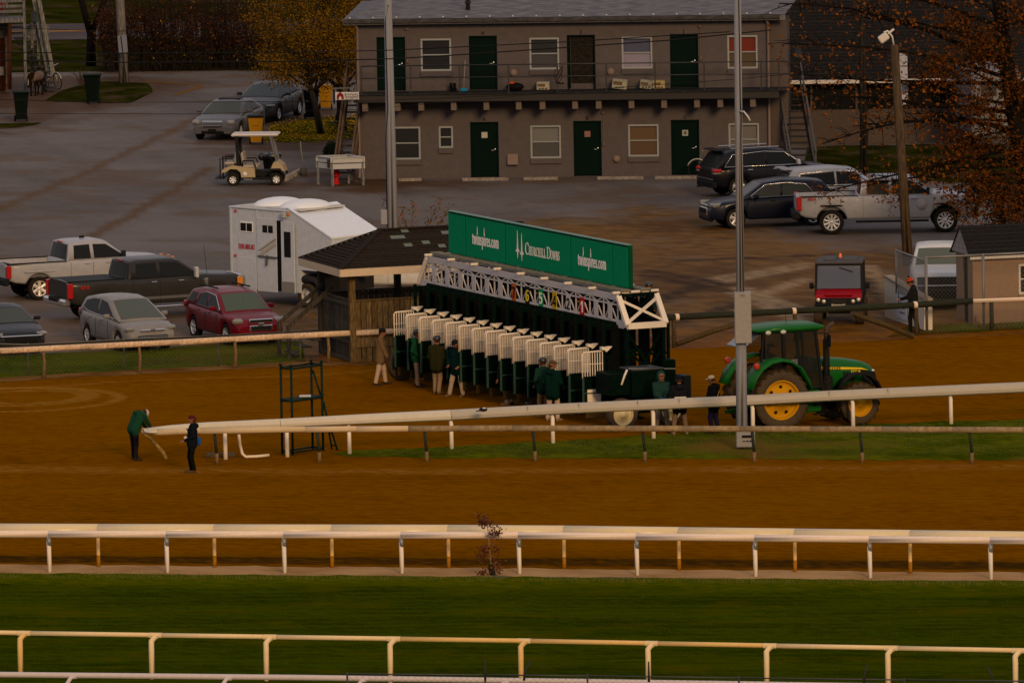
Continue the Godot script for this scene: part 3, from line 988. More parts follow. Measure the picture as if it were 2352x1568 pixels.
	lathe(s, [[0.01, 0.0], [0.1, 0.008], [0.18, 0.03], [0.215, 0.05], [0.21, 0.055], [0.17, 0.035], [0.01, 0.012]], Transform3D(b.scaled_local(Vector3(0.9, 1, 1.2)), Vector3.ZERO), 22)
	obj("reflector", done(s), mat(0.022, 0.026, 0.03, 0.5), dish)
	s = tool(true)
	tube(s, [Vector3(0, -0.02, -0.03), Vector3(0.02, -0.2, -0.06), Vector3(0, -0.42, -0.12)], 0.025, 6)
	tube(s, [Vector3(0, -0.2, 0.02), Vector3(0.0, -0.16, 0.3), Vector3(0.02, -0.08, 0.34)], 0.015, 6)
	obj("mast", done(s), mat(0.06, 0.055, 0.05, 0.6), dish)
	var dl := gp(822, 411.5)
	var dy2 := yaw_of(dl, gp(1773, 401))
	copy(dish, "satellite_dish", dl + Basis(Vector3.UP, dy2) * fac3(dl, dy2, 1833, 122, -1.6), dy2 + 0.6, "black satellite dish fixed at the right end of the dormitory")

func fac3(o: Vector3, yw: float, x: float, y: float, z: float) -> Vector3:
	var q := fac(o, yw, x, y, z)
	return Vector3(q.x, q.y, z)

# ---------- the barn behind the oak ----------
func barn() -> void:
	var L := gp(1812, 330)
	var R := gp(2420, 322)
	var yw := yaw_of(L, R)
	var W := L.distance_to(R)
	var o := thing("dark_roofed_barn", "long barn with dark shingle roof and white eave behind oak", "barn", L, yw)
	var eh := fac(L, yw, 2000, 181).y
	var s := tool()
	box(s, Vector3(W / 2, 0.65, -3.5), Vector3(W, 1.3, 7.0))
	obj("wall", s, mat(0.07, 0.055, 0.05, 0.85, 0, "soft", 0.4), o)
	s = tool()
	box(s, Vector3(W / 2, (eh + 1.3) / 2, -3.52), Vector3(W - 0.04, eh - 1.3, 6.9))
	obj("upper_wall", s, mat(0.012, 0.013, 0.014, 0.8, 0, "streak", 0.4), o)
	for k in 6:
		s = tool()
		cbox(s, Vector3(0.9 + k * 1.75, (eh + 1.3) / 2, -0.04), Vector3(0.09, eh - 1.3, 0.1), 0.01)
		obj("wall_post", s, mat(0.05, 0.045, 0.045, 0.8), o)
	s = tool()
	var rh := 4.1
	var q := [Vector3(-0.5, eh, 0.6), Vector3(-0.5, eh + rh, -5.2), Vector3(W, eh + rh, -5.2), Vector3(W, eh, 0.6)]
	quad(s, q[0], q[1], q[2], q[3])
	quad(s, Vector3(W, eh, -11), q[2], q[1], Vector3(-0.5, eh, -11))
	var rf := obj("roof", s, mat(0.02, 0.019, 0.02, 0.9, 0, "rust", 0.7), o)
	for k in 34:
		var t := k / 34.0
		var a: Vector3 = q[0].lerp(q[1], t)
		var b: Vector3 = q[3].lerp(q[2], t)
		s = tool()
		bar(s, a + Vector3(0, 0.012, 0.01), b + Vector3(0, 0.012, 0.01), 0.02, 0.02)
		obj("shingle_course", s, mat(0.018 + 0.005 * (k % 3), 0.017 + 0.005 * (k % 3), 0.018 + 0.005 * (k % 3), 0.9), rf)
	s = tool()
	cbox(s, Vector3(W / 2, eh - 0.04, 0.62), Vector3(W + 0.6, 0.15, 0.05), 0.01)
	obj("eave_board", s, mat(0.42, 0.4, 0.4, 0.7), rf)
	var t0 := thing("white_trailer", "tall white box trailer half hidden behind the orange oak", "trailer", gp(2272, 345), 0.12)
	s = tool()
	cbox(s, Vector3(0, 1.95, 0), Vector3(1.9, 2.6, 4.0), 0.12)
	obj("body", s, mat(0.15, 0.15, 0.16, 0.5, 0, "soft", 0.5), t0)
	s = tool()
	cbox(s, Vector3(-0.3, 2.5, 2.01), Vector3(0.6, 0.5, 0.03), 0.01)
	cbox(s, Vector3(0.45, 2.5, 2.01), Vector3(0.5, 0.5, 0.03), 0.01)
	obj("window", s, pane_mat(0.02, 0.02, 0.025), t0)
	for sd in [-1, 1]:
		wheel(t0, Vector3(0.75 * sd, 0.36, 0.6), 0.36, 0.22, 0.2, 5, Vector3(0, 0, 1) if false else Vector3.RIGHT * sd, Color(0.3, 0.3, 0.3))
	var fl := thing("red_flag", "small red and white flag hanging beside the white trailer", "flag", gp(2316, 352), 0.0)
	s = tool(true)
	tube(s, [Vector3(0, 0, 0), Vector3(0, 1.75, 0)], 0.02, 6)
	obj("pole", done(s), mat(0.3, 0.3, 0.3, 0.4), fl)
	for k in 5:
		s = tool()
		for j in 6:
			var x0 := j * 0.06
			var x1 := x0 + 0.06
			var y0 := 1.7 - k * 0.15 - x0 * 1.1
			var z0 := 0.05 * sin(j * 1.7)
			var z1 := 0.05 * sin((j + 1) * 1.7)
			quad(s, Vector3(x0, y0 - 0.15, z0), Vector3(x0, y0, z0), Vector3(x1, y0 - 0.066, z1), Vector3(x1, y0 - 0.216, z1))
		obj("stripe", s, mat(0.5, 0.02, 0.03, 0.8) if k % 2 == 0 else mat(0.5, 0.48, 0.48, 0.8), fl)

# ---------- the tan shed by the gap ----------
func shed() -> void:
	var L := gp(2236.7, 745.5)
	var R := gp(2352, 740)
	var yw := yaw_of(L, R)
	var W := 4.6
	var dep := 1.75
	var o := thing("tan_shed", "small tan shed with dark shingle roof and white gable", "shed", L, yw)
	var tan := mat(0.235, 0.155, 0.102, 0.85, 0, "soft", 0.4)
	var eh := fac(L, yw, 2240, 582).y
	var win := Rect2(fac_rect(L, yw, [2341, 2375, 605, 676]))
	var s := tool()
	holed(s, 0, 0, W, eh, 0, [win], 0.1)
	quad(s, Vector3(W, 0, 0), Vector3(W, eh, 0), Vector3(W, eh, -dep), Vector3(W, 0, -dep))
	quad(s, Vector3(W, 0, -dep), Vector3(W, eh, -dep), Vector3(0, eh, -dep), Vector3(0, 0, -dep))
	box(s, Vector3(W / 2 + 0.2, eh / 2, -0.5), Vector3(W - 0.6, eh - 0.1, 0.6))
	obj("wall", s, tan, o)
	s = tool()
	cbox(s, Vector3(0.04, eh / 2, -0.28), Vector3(0.07, eh, 0.55), 0.01)
	cbox(s, Vector3(0.04, eh / 2, -dep + 0.35), Vector3(0.07, eh, 0.7), 0.01)
	obj("gable_wall", s, tan, o)
	s = tool()
	box(s, Vector3(0.12, eh / 2 - 0.05, -0.8), Vector3(0.05, eh - 0.1, 0.5))
	obj("door", s, mat(0.012, 0.025, 0.018, 0.6), o)
	sash_window(o, win, 0.0, mat(0.5, 0.47, 0.42, 0.6), pane_mat(0.02, 0.02, 0.02), pane_mat(0.03, 0.03, 0.03), tan)
	var rh := 0.84
	var ov := 0.1
	for k in 5:
		var t0 := k / 5.0
		var t1 := (k + 0.96) / 5.0
		s = tool()
		var hz := dep / 2 + 0.12
		var a0 := hz * (1.0 - t0)
		var a1 := hz * (1.0 - t1)
		var xf := Transform3D(Basis(Vector3(0, 0, 1), Vector3.UP, Vector3(-1, 0, 0)), Vector3(-ov, eh - 0.05, -dep / 2))
		extr(s, [[-a0, rh * t0], [a0, rh * t0], [a1, rh * t1], [-a1, rh * t1]], xf, -0.02, 0.03)
		obj("gable_board", s, mat(0.4, 0.36, 0.34, 0.7, 0, "streak", 0.8), o)
	s = tool()
	var apex := eh + rh
	for sg in [-1.0, 1.0]:
		var zf: float = -dep / 2 + sg * (dep / 2 + 0.18)
		var p0 := Vector3(-ov - 0.06, eh - 0.08, zf)
		var p1 := Vector3(-ov - 0.06, apex, -dep / 2)
		var p2 := Vector3(W + 0.2, apex, -dep / 2)
		var p3 := Vector3(W + 0.2, eh - 0.08, zf)
		quad(s, p0, p1, p2, p3)
		quad(s, p0 - Vector3(0, 0.05, 0), p3 - Vector3(0, 0.05, 0), p2 - Vector3(0, 0.05, 0), p1 - Vector3(0, 0.05, 0))
		quad(s, p0, p3, p3 - Vector3(0, 0.05, 0), p0 - Vector3(0, 0.05, 0))
		quad(s, p0 - Vector3(0, 0.05, 0), p1 - Vector3(0, 0.05, 0), p1, p0)
	var rf := obj("roof", s, mat(0.022, 0.022, 0.024, 0.9, 0, "rust", 0.9), o)
	for k in 8:
		var t := (k + 0.5) / 8.0
		s = tool()
		var z := lerpf(0.18, -dep / 2, t)
		var y := lerpf(eh - 0.08, apex, t) + 0.012
		bar(s, Vector3(-ov - 0.06, y, z), Vector3(W + 0.2, y, z), 0.03, 0.02)
		obj("shingle_course", s, mat(0.02 + 0.006 * (k % 2), 0.021 + 0.006 * (k % 2), 0.023 + 0.006 * (k % 2), 0.9), rf)
	s = tool()
	cbox(s, Vector3(W / 2, eh - 0.14, 0.19), Vector3(W + 0.3, 0.09, 0.04), 0.01)
	obj("eave_board", s, mat(0.4, 0.37, 0.33, 0.7), rf)
	s = tool()
	var mbx := fac(L, yw, 2246, 732)
	cbox(s, Vector3(mbx.x, mbx.y, 0.06), Vector3(0.16, 0.2, 0.1), 0.01)
	obj("meter_box", s, tan, o)
	var A := gp(2033.3, 727.7)
	var B := gp(2124, 759)
	var wy := yaw_of(A, B)
	var wl := A.distance_to(B)
	var w := thing("low_white_wall", "low whitewashed concrete wall sloping down beside the track gap", "wall", A, wy)
	var h0 := fac(A, wy, 2033, 636).y
	var h1 := fac(A, wy, 2128, 692).y
	s = tool()
	extr(s, [[0, 0], [wl, 0], [wl, h1], [0, h0]], Transform3D.IDENTITY, -0.28, 0)
	obj("wall", s, mat(0.62, 0.54, 0.44, 0.9, 0, "soft", 0.7), w)
	s = tool()
	extr(s, [[-0.03, h0], [wl + 0.03, h1], [wl + 0.03, h1 + 0.06], [-0.03, h0 + 0.06]], Transform3D.IDENTITY, -0.31, 0.03)
	obj("coping", s, mat(0.36, 0.3, 0.22, 0.9, 0, "blotch", 1.2), w)
	s = tool()
	cbox(s, Vector3(wl * 0.44, h1 * 0.62, 0.02), Vector3(wl * 0.3, 0.95, 0.02), 0.004)
	obj("notice_board", s, mat(0.5, 0.52, 0.56, 0.6, 0, "soft", 1.5), w)
	s = tool(true)
	ball(s, Vector3(wl * 0.38, h1 * 0.62 + 0.2, 0.03), Vector3(0.05, 0.2, 0.012))
	obj("emblem", done(s), mat(0.06, 0.07, 0.09, 0.5), w)
	for k in 4:
		s = tool()
		box(s, Vector3(wl * 0.47, h1 * 0.62 + 0.22 - k * 0.16, 0.033), Vector3(wl * 0.13, 0.05, 0.004))
		obj("notice_line", s, mat(0.1, 0.11, 0.12, 0.7), w)

# ---------- the timber hut by the outer rail ----------
func hut() -> void:
	var C := gp(810.5, 832)
	var E := gp(981, 822.4)
	var yw := yaw_of(C, E)
	var o := thing("timber_hut", "weathered timber hut with brown shingle hip roof by outer rail", "hut", C, yw)
	var L := 7.9
	var D := 3.05
	var wt := fac(C, yw, 806, 692).y
	var grey := mat(0.115, 0.095, 0.072, 0.9, 0, "wood", 0.7)
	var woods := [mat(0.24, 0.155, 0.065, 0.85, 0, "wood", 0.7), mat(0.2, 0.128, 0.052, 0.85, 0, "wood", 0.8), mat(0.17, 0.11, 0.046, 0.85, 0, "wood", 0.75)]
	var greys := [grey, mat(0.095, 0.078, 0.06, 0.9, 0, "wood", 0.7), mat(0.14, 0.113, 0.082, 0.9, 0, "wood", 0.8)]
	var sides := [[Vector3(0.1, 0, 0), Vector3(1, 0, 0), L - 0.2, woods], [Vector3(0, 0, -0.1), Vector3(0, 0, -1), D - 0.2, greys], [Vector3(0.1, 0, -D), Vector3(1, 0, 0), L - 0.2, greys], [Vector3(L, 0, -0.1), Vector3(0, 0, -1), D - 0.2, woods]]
	for e in sides:
		var s := tool()
		var a: Vector3 = e[0]
		var d: Vector3 = e[1]
		var n := int(e[2] / 0.185)
		var nrm := d.cross(Vector3.UP)
		for yy in [0.66, wt - 0.1, 0.08]:
			bar(s, a + Vector3(0, yy, 0) - nrm * 0.05, a + d * e[2] + Vector3(0, yy, 0) - nrm * 0.05, 0.05, 0.12)
		var wl := obj("wall_frame", s, e[3][2], o)
		for k in n:
			s = tool()
			var p: Vector3 = a + d * (k + 0.5) * (e[2] / n)
			var bs := Basis(d, Vector3.UP, d.cross(Vector3.UP))
			cbox(s, p + Vector3(0, wt * 0.5 + rng.randf_range(-0.015, 0.015), 0) + nrm * rng.randf_range(-0.004, 0.006), Vector3(e[2] / n - 0.022, wt, 0.024), 0.004, bs)
			obj("board", s, e[3][rng.randi() % 3], wl)
		s = tool()
		bar(s, a + Vector3(0, wt + 0.02, 0), a + d * e[2] + Vector3(0, wt + 0.02, 0), 0.14, 0.045)
		obj("sill_board", s, e[3][2], o)
		if e[1].x == 1.0 and e[0].z == 0.0 or e[1].z == -1.0 and e[0].x == 0.0:
			s = tool()
			bar(s, a + Vector3(0, 0.62, 0) + nrm * 0.035, a + d * e[2] + Vector3(0, 0.62, 0) + nrm * 0.035, 0.03, 0.3)
			obj("skirt_board", s, e[3][0], o)
	var eh := fac(C, yw, 800, 618, 0.4).y
	var s := tool()
	box(s, Vector3(L / 2, 0.9, -D / 2), Vector3(L - 0.2, 0.08, D - 0.2))
	obj("floor", s, grey, o)
	for e in [[0, 0], [L, 0], [0, -D], [L, -D], [2.6, 0], [5.2, 0], [2.6, -D], [5.2, -D]]:
		s = tool()
		cbox(s, Vector3(e[0], eh / 2, e[1]), Vector3(0.2, eh, 0.2), 0.015)
		obj("post", s, woods[1] if e[1] == 0 else mat(0.035, 0.03, 0.026, 0.9), o)
	var ov := 0.55
	var lo := [Vector3(-ov, eh, ov), Vector3(L + ov, eh, ov), Vector3(L + ov, eh, -D - ov), Vector3(-ov, eh, -D - ov)]
	var pk := fac3(C, yw, 859, 529, -D / 2)
	var run := D / 2 + ov
	var hi := [Vector3(-ov + run, pk.y, -D / 2), Vector3(L + ov - run, pk.y, -D / 2), Vector3(L + ov - run, pk.y, -D / 2), Vector3(-ov + run, pk.y, -D / 2)]
	s = tool()
	for k in 4:
		var l := (k + 1) % 4
		quad(s, lo[k], hi[k], hi[l], lo[l])
	quad(s, lo[3] - Vector3(0, 0.03, 0), lo[2] - Vector3(0, 0.03, 0), lo[1] - Vector3(0, 0.03, 0), lo[0] - Vector3(0, 0.03, 0))
	var shm := [mat(0.042, 0.032, 0.025, 0.95, 0, "rust", 1.2), mat(0.038, 0.029, 0.023, 0.95, 0, "rust", 1.1), mat(0.046, 0.035, 0.027, 0.95, 0, "rust", 1.3)]
	var rf := obj("roof", s, shm[0], o)
	var n := 15
	for sd in [0, 3]:
		var l: int = (sd + 1) % 4
		for k in n:
			var t0 := float(k) / n
			var t1 := float(k + 1) / n
			var a0: Vector3 = lo[sd].lerp(hi[sd], t0)
			var b0: Vector3 = lo[l].lerp(hi[l], t0)
			var a1: Vector3 = lo[sd].lerp(hi[sd], t1)
			var b1: Vector3 = lo[l].lerp(hi[l], t1)
			var up := (b0 - a0).cross(a1 - a0).normalized()
			if up.y < 0: up = -up
			s = tool()
			quad(s, a0 + up * 0.03, a1 + up * 0.008, b1 + up * 0.008, b0 + up * 0.03)
			quad(s, a0, a0 + up * 0.03, b0 + up * 0.03, b0)
			obj("shingle_course", s, shm[(k * 7 + sd) % 3], rf)
	for e in [[911, 543, 32], [1030, 532, 36], [976, 555, 17], [935, 561, 18], [1013, 563, 16], [927, 528.5, 16]]:
		var a := fac3(C, yw, e[0], e[1], -0.6)
		var z := -0.6
		for it in 8:
			a = fac3(C, yw, e[0], e[1], z)
			z = ov - (a.y - eh) / (pk.y - eh) * run
		s = tool()
		var sl := (pk.y - eh) / run
		var w: float = e[2] / 66.0
		var p := Vector3(a.x, a.y + 0.036, z)
		var dn := Vector3(0, -sl, 1).normalized() * 0.2
		quad(s, p + Vector3(-w / 2, 0, 0) + dn, p + Vector3(-w / 2, 0, 0), p + Vector3(w / 2, 0, 0), p + Vector3(w / 2, 0, 0) + dn)
		obj("pale_shingle", s, mat(0.105, 0.125, 0.105, 0.9), rf)
	for k in [0, 3]:
		s = tool()
		var l: int = (k + 1) % 4
		bar(s, lo[k] - Vector3(0, 0.1, 0), lo[l] - Vector3(0, 0.1, 0), 0.05, 0.24)
		obj("fascia", s, mat(0.5, 0.39, 0.28, 0.7, 0, "soft", 0.6), rf)
	for k in [0, 3]:
		s = tool()
		bar(s, lo[k] + Vector3(0, 0.04, 0), hi[k] + Vector3(0, 0.04, 0), 0.2, 0.03)
		obj("hip_cap", s, shm[1], rf)
	s = tool()
	bar(s, hi[0] + Vector3(0, 0.03, 0), hi[1] + Vector3(0, 0.03, 0), 0.26, 0.03)
	obj("ridge_cap", s, shm[1], rf)
	for e in [[-0.35, 0.0], [-0.35, -1.0]]:
		var bx := Vector3(-1.55, 0, -1.8 + e[1])
		s = tool()
		bar(s, bx + Vector3(0, 1.05, 0), Vector3(-0.05, 2.25, -1.8 + e[1]), 0.1, 0.12)
		cbox(s, bx + Vector3(0, 0.55, 0), Vector3(0.12, 1.1, 0.12), 0.01)
		obj("step_rail", s, greys[1], o)
	for k in 4:
		s = tool()
		cbox(s, Vector3(-0.25 - k * 0.33, 0.78 - k * 0.21, -2.3), Vector3(0.3, 0.045, 1.0), 0.008)
		obj("step", s, greys[1], o)

# ---------- wheels ----------
# part wheel with sub-parts tyre and rim; the axle points outwards along ax
func wheel(parent: Node, at: Vector3, r: float, w: float, rim_r: float, spokes: int, ax: Vector3, col: Color, mud := 0.0) -> Node3D:
	var o := Node3D.new()
	o.name = "wheel"
	parent.add_child(o, true)
	o.position = at
	var y := ax.normalized()
	var x := Vector3.UP
	o.basis = Basis(x, y, x.cross(y))
	var key := "wheel%f%f%f%d" % [r, w, rim_r, spokes]
	if not meshes.has(key):
		var s := tool(true)
		var h := w / 2
		lathe(s, [[rim_r * 0.98, -h * 0.8], [rim_r * 1.05, -h], [r * 0.93, -h * 0.98], [r * 0.985, -h * 0.82], [r, -h * 0.6], [r, h * 0.6], [r * 0.985, h * 0.82], [r * 0.93, h * 0.98], [rim_r * 1.05, h], [rim_r * 0.98, h * 0.8]], Transform3D.IDENTITY, 28, false)
		meshes[key] = done(s)
		s = tool(true)
		lathe(s, [[rim_r, h * 0.85], [rim_r * 1.02, h * 0.9], [rim_r * 0.95, h * 0.88], [rim_r * 0.9, h * 0.55], [rim_r * 0.88, -h * 0.6]], Transform3D.IDENTITY, 28, false)
		if spokes > 0:
			for k in spokes:
				var t := TAU * k / spokes
				var d := Vector3(cos(t), 0, sin(t))
				var sd := Vector3(-d.z, 0, d.x)
				var a := d * rim_r * 0.14 + Vector3(0, h * 0.62, 0)
				var b := d * rim_r * 0.93 + Vector3(0, h * 0.72, 0)
				var wa := rim_r * 1.1 / spokes
				var wb := rim_r * 1.45 / spokes
				quad(s, a - sd * wa, b - sd * wb, b + sd * wb, a + sd * wa)
				var dn := Vector3(0, -h * 0.25, 0)
				quad(s, a - sd * wa, a - sd * wa + dn, b - sd * wb + dn, b - sd * wb)
				quad(s, a + sd * wa + dn, a + sd * wa, b + sd * wb, b + sd * wb + dn)
			lathe(s, [[rim_r * 0.26, h * 0.5], [rim_r * 0.24, h * 0.7], [0.005, h * 0.74]], Transform3D.IDENTITY, 16, false)
		else:
			lathe(s, [[rim_r * 0.9, h * 0.5], [rim_r * 0.72, h * 0.28], [rim_r * 0.6, h * 0.55], [rim_r * 0.3, h * 0.6], [rim_r * 0.28, h * 0.85], [0.005, h * 0.88]], Transform3D.IDENTITY, 20, false)
		meshes[key + "r"] = done(s)
		s = tool()
		lathe(s, [[rim_r * 0.9, h * 0.1], [0.005, h * 0.1]], Transform3D.IDENTITY, 16, false)
		meshes[key + "h"] = s.commit()
	var rub := mat(0.018 + 0.1 * mud, 0.017 + 0.066 * mud, 0.016 + 0.034 * mud, 0.9, 0, "cell", 2.0)
	obj("tyre", meshes[key], rub, o)
	obj("rim", meshes[key + "r"], mat(col.r, col.g, col.b, 0.35 if spokes > 0 else 0.7, 0.35 if spokes > 0 else 0.0), o)
	obj("hub_shadow", meshes[key + "h"], mat(0.015, 0.015, 0.015, 0.9), o)
	return o

# ---------- the starting gate ----------
# own axes: x along the row towards stall 1, z the way the horses leave, y up
func starting_gate() -> void:
	var A := gp(957, 875)
	var B := gp(1391, 973.5)
	var yw := yaw_of(A, B)
	var n := 14
	var L := A.distance_to(B)
	var st := L / n
	var o := thing("starting_gate", "long dark green racetrack starting gate with white truss and green banner", "starting gate", A, yw)
	var green := mat(0.0009, 0.0085, 0.0048, 0.5, 0, "blotch", 0.8)
	var black := mat(0.0045, 0.0055, 0.0045, 0.75, 0, "blotch", 1.2)
	var white := mat(0.56, 0.53, 0.53, 0.5, 0, "fine", 1.2)
	var cream := mat(0.86, 0.75, 0.62, 0.5, 0, "fine", 1.2)
	var steel := mat(0.6, 0.6, 0.58, 0.25, 0.8)
	var back := -2.15
	for i in n + 1:
		var x := i * st
		var s := tool()
		cbox(s, V3(x, 1.28, -0.56), V3(0.12, 1.45, 0.95), 0.03)
		var wall := obj("stall_partition", s, black, o)
		s = tool()
		for z in [0.0, back]:
			cbox(s, V3(x, 1.74, z), V3(0.09, 2.66, 0.09), 0.012)
		bar(s, V3(x, 0.5, 0), V3(x, 0.5, back), 0.08, 0.1)
		bar(s, V3(x, 2.05, 0), V3(x, 2.05, back), 0.07, 0.08)
		bar(s, V3(x, 2.95, 0.02), V3(x, 2.95, back), 0.07, 0.1)
		obj("stall_frame", s, green, wall)
		s = tool()
		cbox(s, V3(x, 2.45, -0.5), V3(0.16, 1.0, 0.55), 0.05)
		obj("pad", s, black, wall)
		s = tool()
		cbox(s, V3(x, 1.75, back + 0.3), V3(0.2, 2.4, 0.3), 0.08)
		obj("pad", s, black, wall)
		s = tool()
		if i < n - 2:
			cbox(s, V3(x, 1.75, back + 0.95), V3(0.2, 2.4, 0.28), 0.08)
			obj("pad", s, black, wall)
	for i in n:
		var x := (i + 0.5) * st
		var s := tool()
		var h := st / 2 - 0.05
		extr(s, [[-h, 3.08], [h, 3.08], [h, 2.3], [h - 0.09, 2.45], [h - 0.17, 2.72], [h - 0.28, 2.8], [-h + 0.28, 2.8], [-h + 0.17, 2.72], [-h + 0.09, 2.45], [-h, 2.3]], Transform3D(Basis.IDENTITY, V3(x, 0, -0.42)), -0.06, 0.05)
		obj("stall_hood", s, green, o)
		for sd in ([-1, 1] if i < 9 else []):
			s = tool()
			cbox(s, V3(x + sd * st * 0.235, 1.55, back - 0.05), V3(st * 0.42, 1.75, 0.09), 0.03)
			var rd := obj("rear_door", s, black, o)
			s = tool()
			cbox(s, V3(x + sd * st * 0.235, 1.9, back - 0.11), V3(st * 0.3, 0.07, 0.03), 0.008)
			obj("latch_bar", s, green, rd)
	for i in n + 1:
		var x := i * st
		var leaf := 0.76
		var y0 := 0.5
		var ym := 1.5
		var y1 := 2.22
		for sd in ([1] if i == n else [-1, 1]):
			if i == 0 and sd == -1:
				continue
			var ox: float = x + 0.045 * sd
			var s := tool(true)
			tube(s, [V3(ox, ym - 0.08, leaf), V3(ox, y1 - 0.05, leaf), V3(ox, y1, leaf - 0.05), V3(ox, y1 + 0.02, 0.12)], 0.026, 6)
			for k in 8:
				tube(s, [V3(ox, ym - 0.06, 0.09 + k * 0.084), V3(ox, y1 + 0.01, 0.09 + k * 0.084)], 0.017, 5, false)
			tube(s, [V3(ox, 1.86, 0.08), V3(ox, 1.86, leaf)], 0.013, 5, false)
			var d := obj("front_gate", done(s), cream, o)
			s = tool()
			cbox(s, V3(ox, (y0 + ym) / 2, 0.42), V3(0.05, ym - y0, 0.72), 0.02)
			obj("lower_panel", s, green, d)
			if sd == 1:
				s = tool()
				cbox(s, V3(ox - 0.05, 0.42, 0.36), V3(0.03, 0.42, 0.6), 0.01)
				obj("mud_flap", s, mat(0.07, 0.045, 0.016, 0.9, 0, "blotch", 2.0), d)
				s = tool()
				bar(s, V3(ox + 0.04, 0.98, 0.1), V3(ox + 0.04, 0.98, leaf), 0.03, 0.04)
				bar(s, V3(ox + 0.03, 0.5, 0.76), V3(ox + 0.03, 1.45, 0.76), 0.05, 0.05)
				obj("strap", s, mat(0.012, 0.045, 0.028, 0.4), d)
				s = tool(true)
				ball(s, V3(ox + 0.05, 1.33, 0.1), V3(0.035, 0.035, 0.05), 8, 5)
				obj("latch", done(s), steel, d)
		if i == 0:
			var s2 := tool(true)
			continue
	for i in n + 1:
		var x := i * st
		var s := tool()
		extr(s, [[-0.08, 2.36], [0.27, 2.36], [0.13, 2.24], [0.07, 2.2], [0.03, 2.25], [-0.08, 2.28]], Transform3D(Basis(V3(0, 0, -1), Vector3.UP, V3(1, 0, 0)), V3(x, 0, 0.05)), -0.05, 0.11)
		obj("post_head", s, cream, o)
		s = tool()
		bar(s, V3(x, 2.26, 0.0), V3(x, 2.26, -0.5), 0.05, 0.05)
		obj("stay", s, green, o)
	var tz := -0.457
	var td := 1.29
	var ov := 0.7
	var ly := 3.05
	var ty := 3.93
	var le := 0.65
	var p := func(x: float, y: float, z: float) -> Vector3:
		return V3(x, y, z)
	var face := tool()
	var x0 := -ov
	var x1 := L + ov
	extr(face, [[x0, ly - 0.14], [x1, ly - 0.14], [x1 - 0.13, ly + 0.1], [x0 + 0.13, ly + 0.1]], Transform3D.IDENTITY, tz - 0.03, tz)
	extr(face, [[x0 + le - 0.12, ty - 0.2], [x1 - le + 0.12, ty - 0.2], [x1 - le, ty], [x0 + le, ty]], Transform3D.IDENTITY, tz - 0.03, tz)
	extr(face, [[x0 + 0.09, ly + 0.1], [x0 + 0.42, ly + 0.1], [x0 + 0.44, ly + 0.36], [x0 + le + 0.12, ty - 0.2], [x0 + le - 0.12, ty - 0.2]], Transform3D.IDENTITY, tz - 0.03, tz)
	extr(face, [[x1 - 0.42, ly + 0.1], [x1 - 0.09, ly + 0.1], [x1 - le + 0.12, ty - 0.2], [x1 - le - 0.12, ty - 0.2], [x1 - 0.44, ly + 0.36]], Transform3D.IDENTITY, tz - 0.03, tz)
	var truss := obj("truss", face, white, o)
	var s := tool()
	bar(s, V3(x0 + 0.5, ly + 0.55, tz - 0.015), V3(x1 - 0.5, ly + 0.55, tz - 0.015), 0.03, 0.05)
	obj("middle_chord", s, white, truss)
	for i in n + 1:
		var x := i * st
		s = tool()
		bar(s, V3(x, ly + 0.1, tz - 0.02), V3(x, ty - 0.2, tz - 0.02), 0.04, 0.03)
		obj("upright", s, white, truss)
		for sd in [-1, 1]:
			if (i == 0 and sd < 0) or (i == n and sd > 0):
				continue
			s = tool()
			bar(s, V3(x + 0.08 * sd, ty - 0.2, tz - 0.018), V3(x + (st / 2 - 0.04) * sd, ly + 0.56, tz - 0.018), 0.036, 0.03)
			obj("diagonal", s, white, truss)
			s = tool()
			bar(s, V3(x + (st / 2 - 0.12) * sd, ly + 0.42, tz - 0.018), V3(x + 0.1 * sd, ly + 0.1, tz - 0.018), 0.034, 0.03)
			obj("diagonal", s, white, truss)
	for i in n * 2:
		s = tool()
		var x := (i + 0.25) * st * 0.5
		cbox(s, V3(x + st * 0.12, ly - 0.03, tz + 0.006), V3(st * 0.47, 0.2, 0.01), 0.004)
		var pl := obj("band_plate", s, white, truss)
		s = tool()
		for dx in [-0.12, 0.12]:
			box(s, V3(x + st * 0.12 + dx, ly + 0.03, tz + 0.012), V3(0.03, 0.02, 0.008))
		obj("bolt", s, cream, pl)
	var cols := {5: [Color(0.5, 0.11, 0.02), "7", Color(0.01, 0.01, 0.01)], 6: [Color(0.012, 0.012, 0.014), "6", Color(0.6, 0.5, 0.02)], 7: [Color(0.01, 0.28, 0.1), "5", Color(0.7, 0.7, 0.62)], 8: [Color(0.62, 0.42, 0.015), "4", Color(0.01, 0.01, 0.01)], 9: [Color(0.56, 0.56, 0.58), "2", Color(0.01, 0.01, 0.01)], 10: [Color(0.5, 0.012, 0.012), "1", Color(0.7, 0.66, 0.62)]}
	for i in n:
		var k := i - 1
		var x := (i + 0.5) * st
		s = tool()
		var up: bool = cols.has(k)
		cbox(s, V3(x, ly + (0.31 if not up else 0.27), tz + 0.012), V3(0.3, 0.46 if not up else 0.58, 0.015), 0.004)
		var c: Array = cols[k] if up else [Color(0.56, 0.53, 0.53), "", Color.BLACK]
		var pl := obj("number_plate", s, mat(c[0].r, c[0].g, c[0].b, 0.5, 0, "fine", 1.5), o)
		if up:
			write("number", c[1], "Droid Sans", 0.36, mat(c[2].r, c[2].g, c[2].b, 0.6), pl, Transform3D(Basis.from_scale(V3(1.0, 1, 1)), V3(x, ly + 0.27, tz + 0.024)), 0.006, true)
	s = tool()
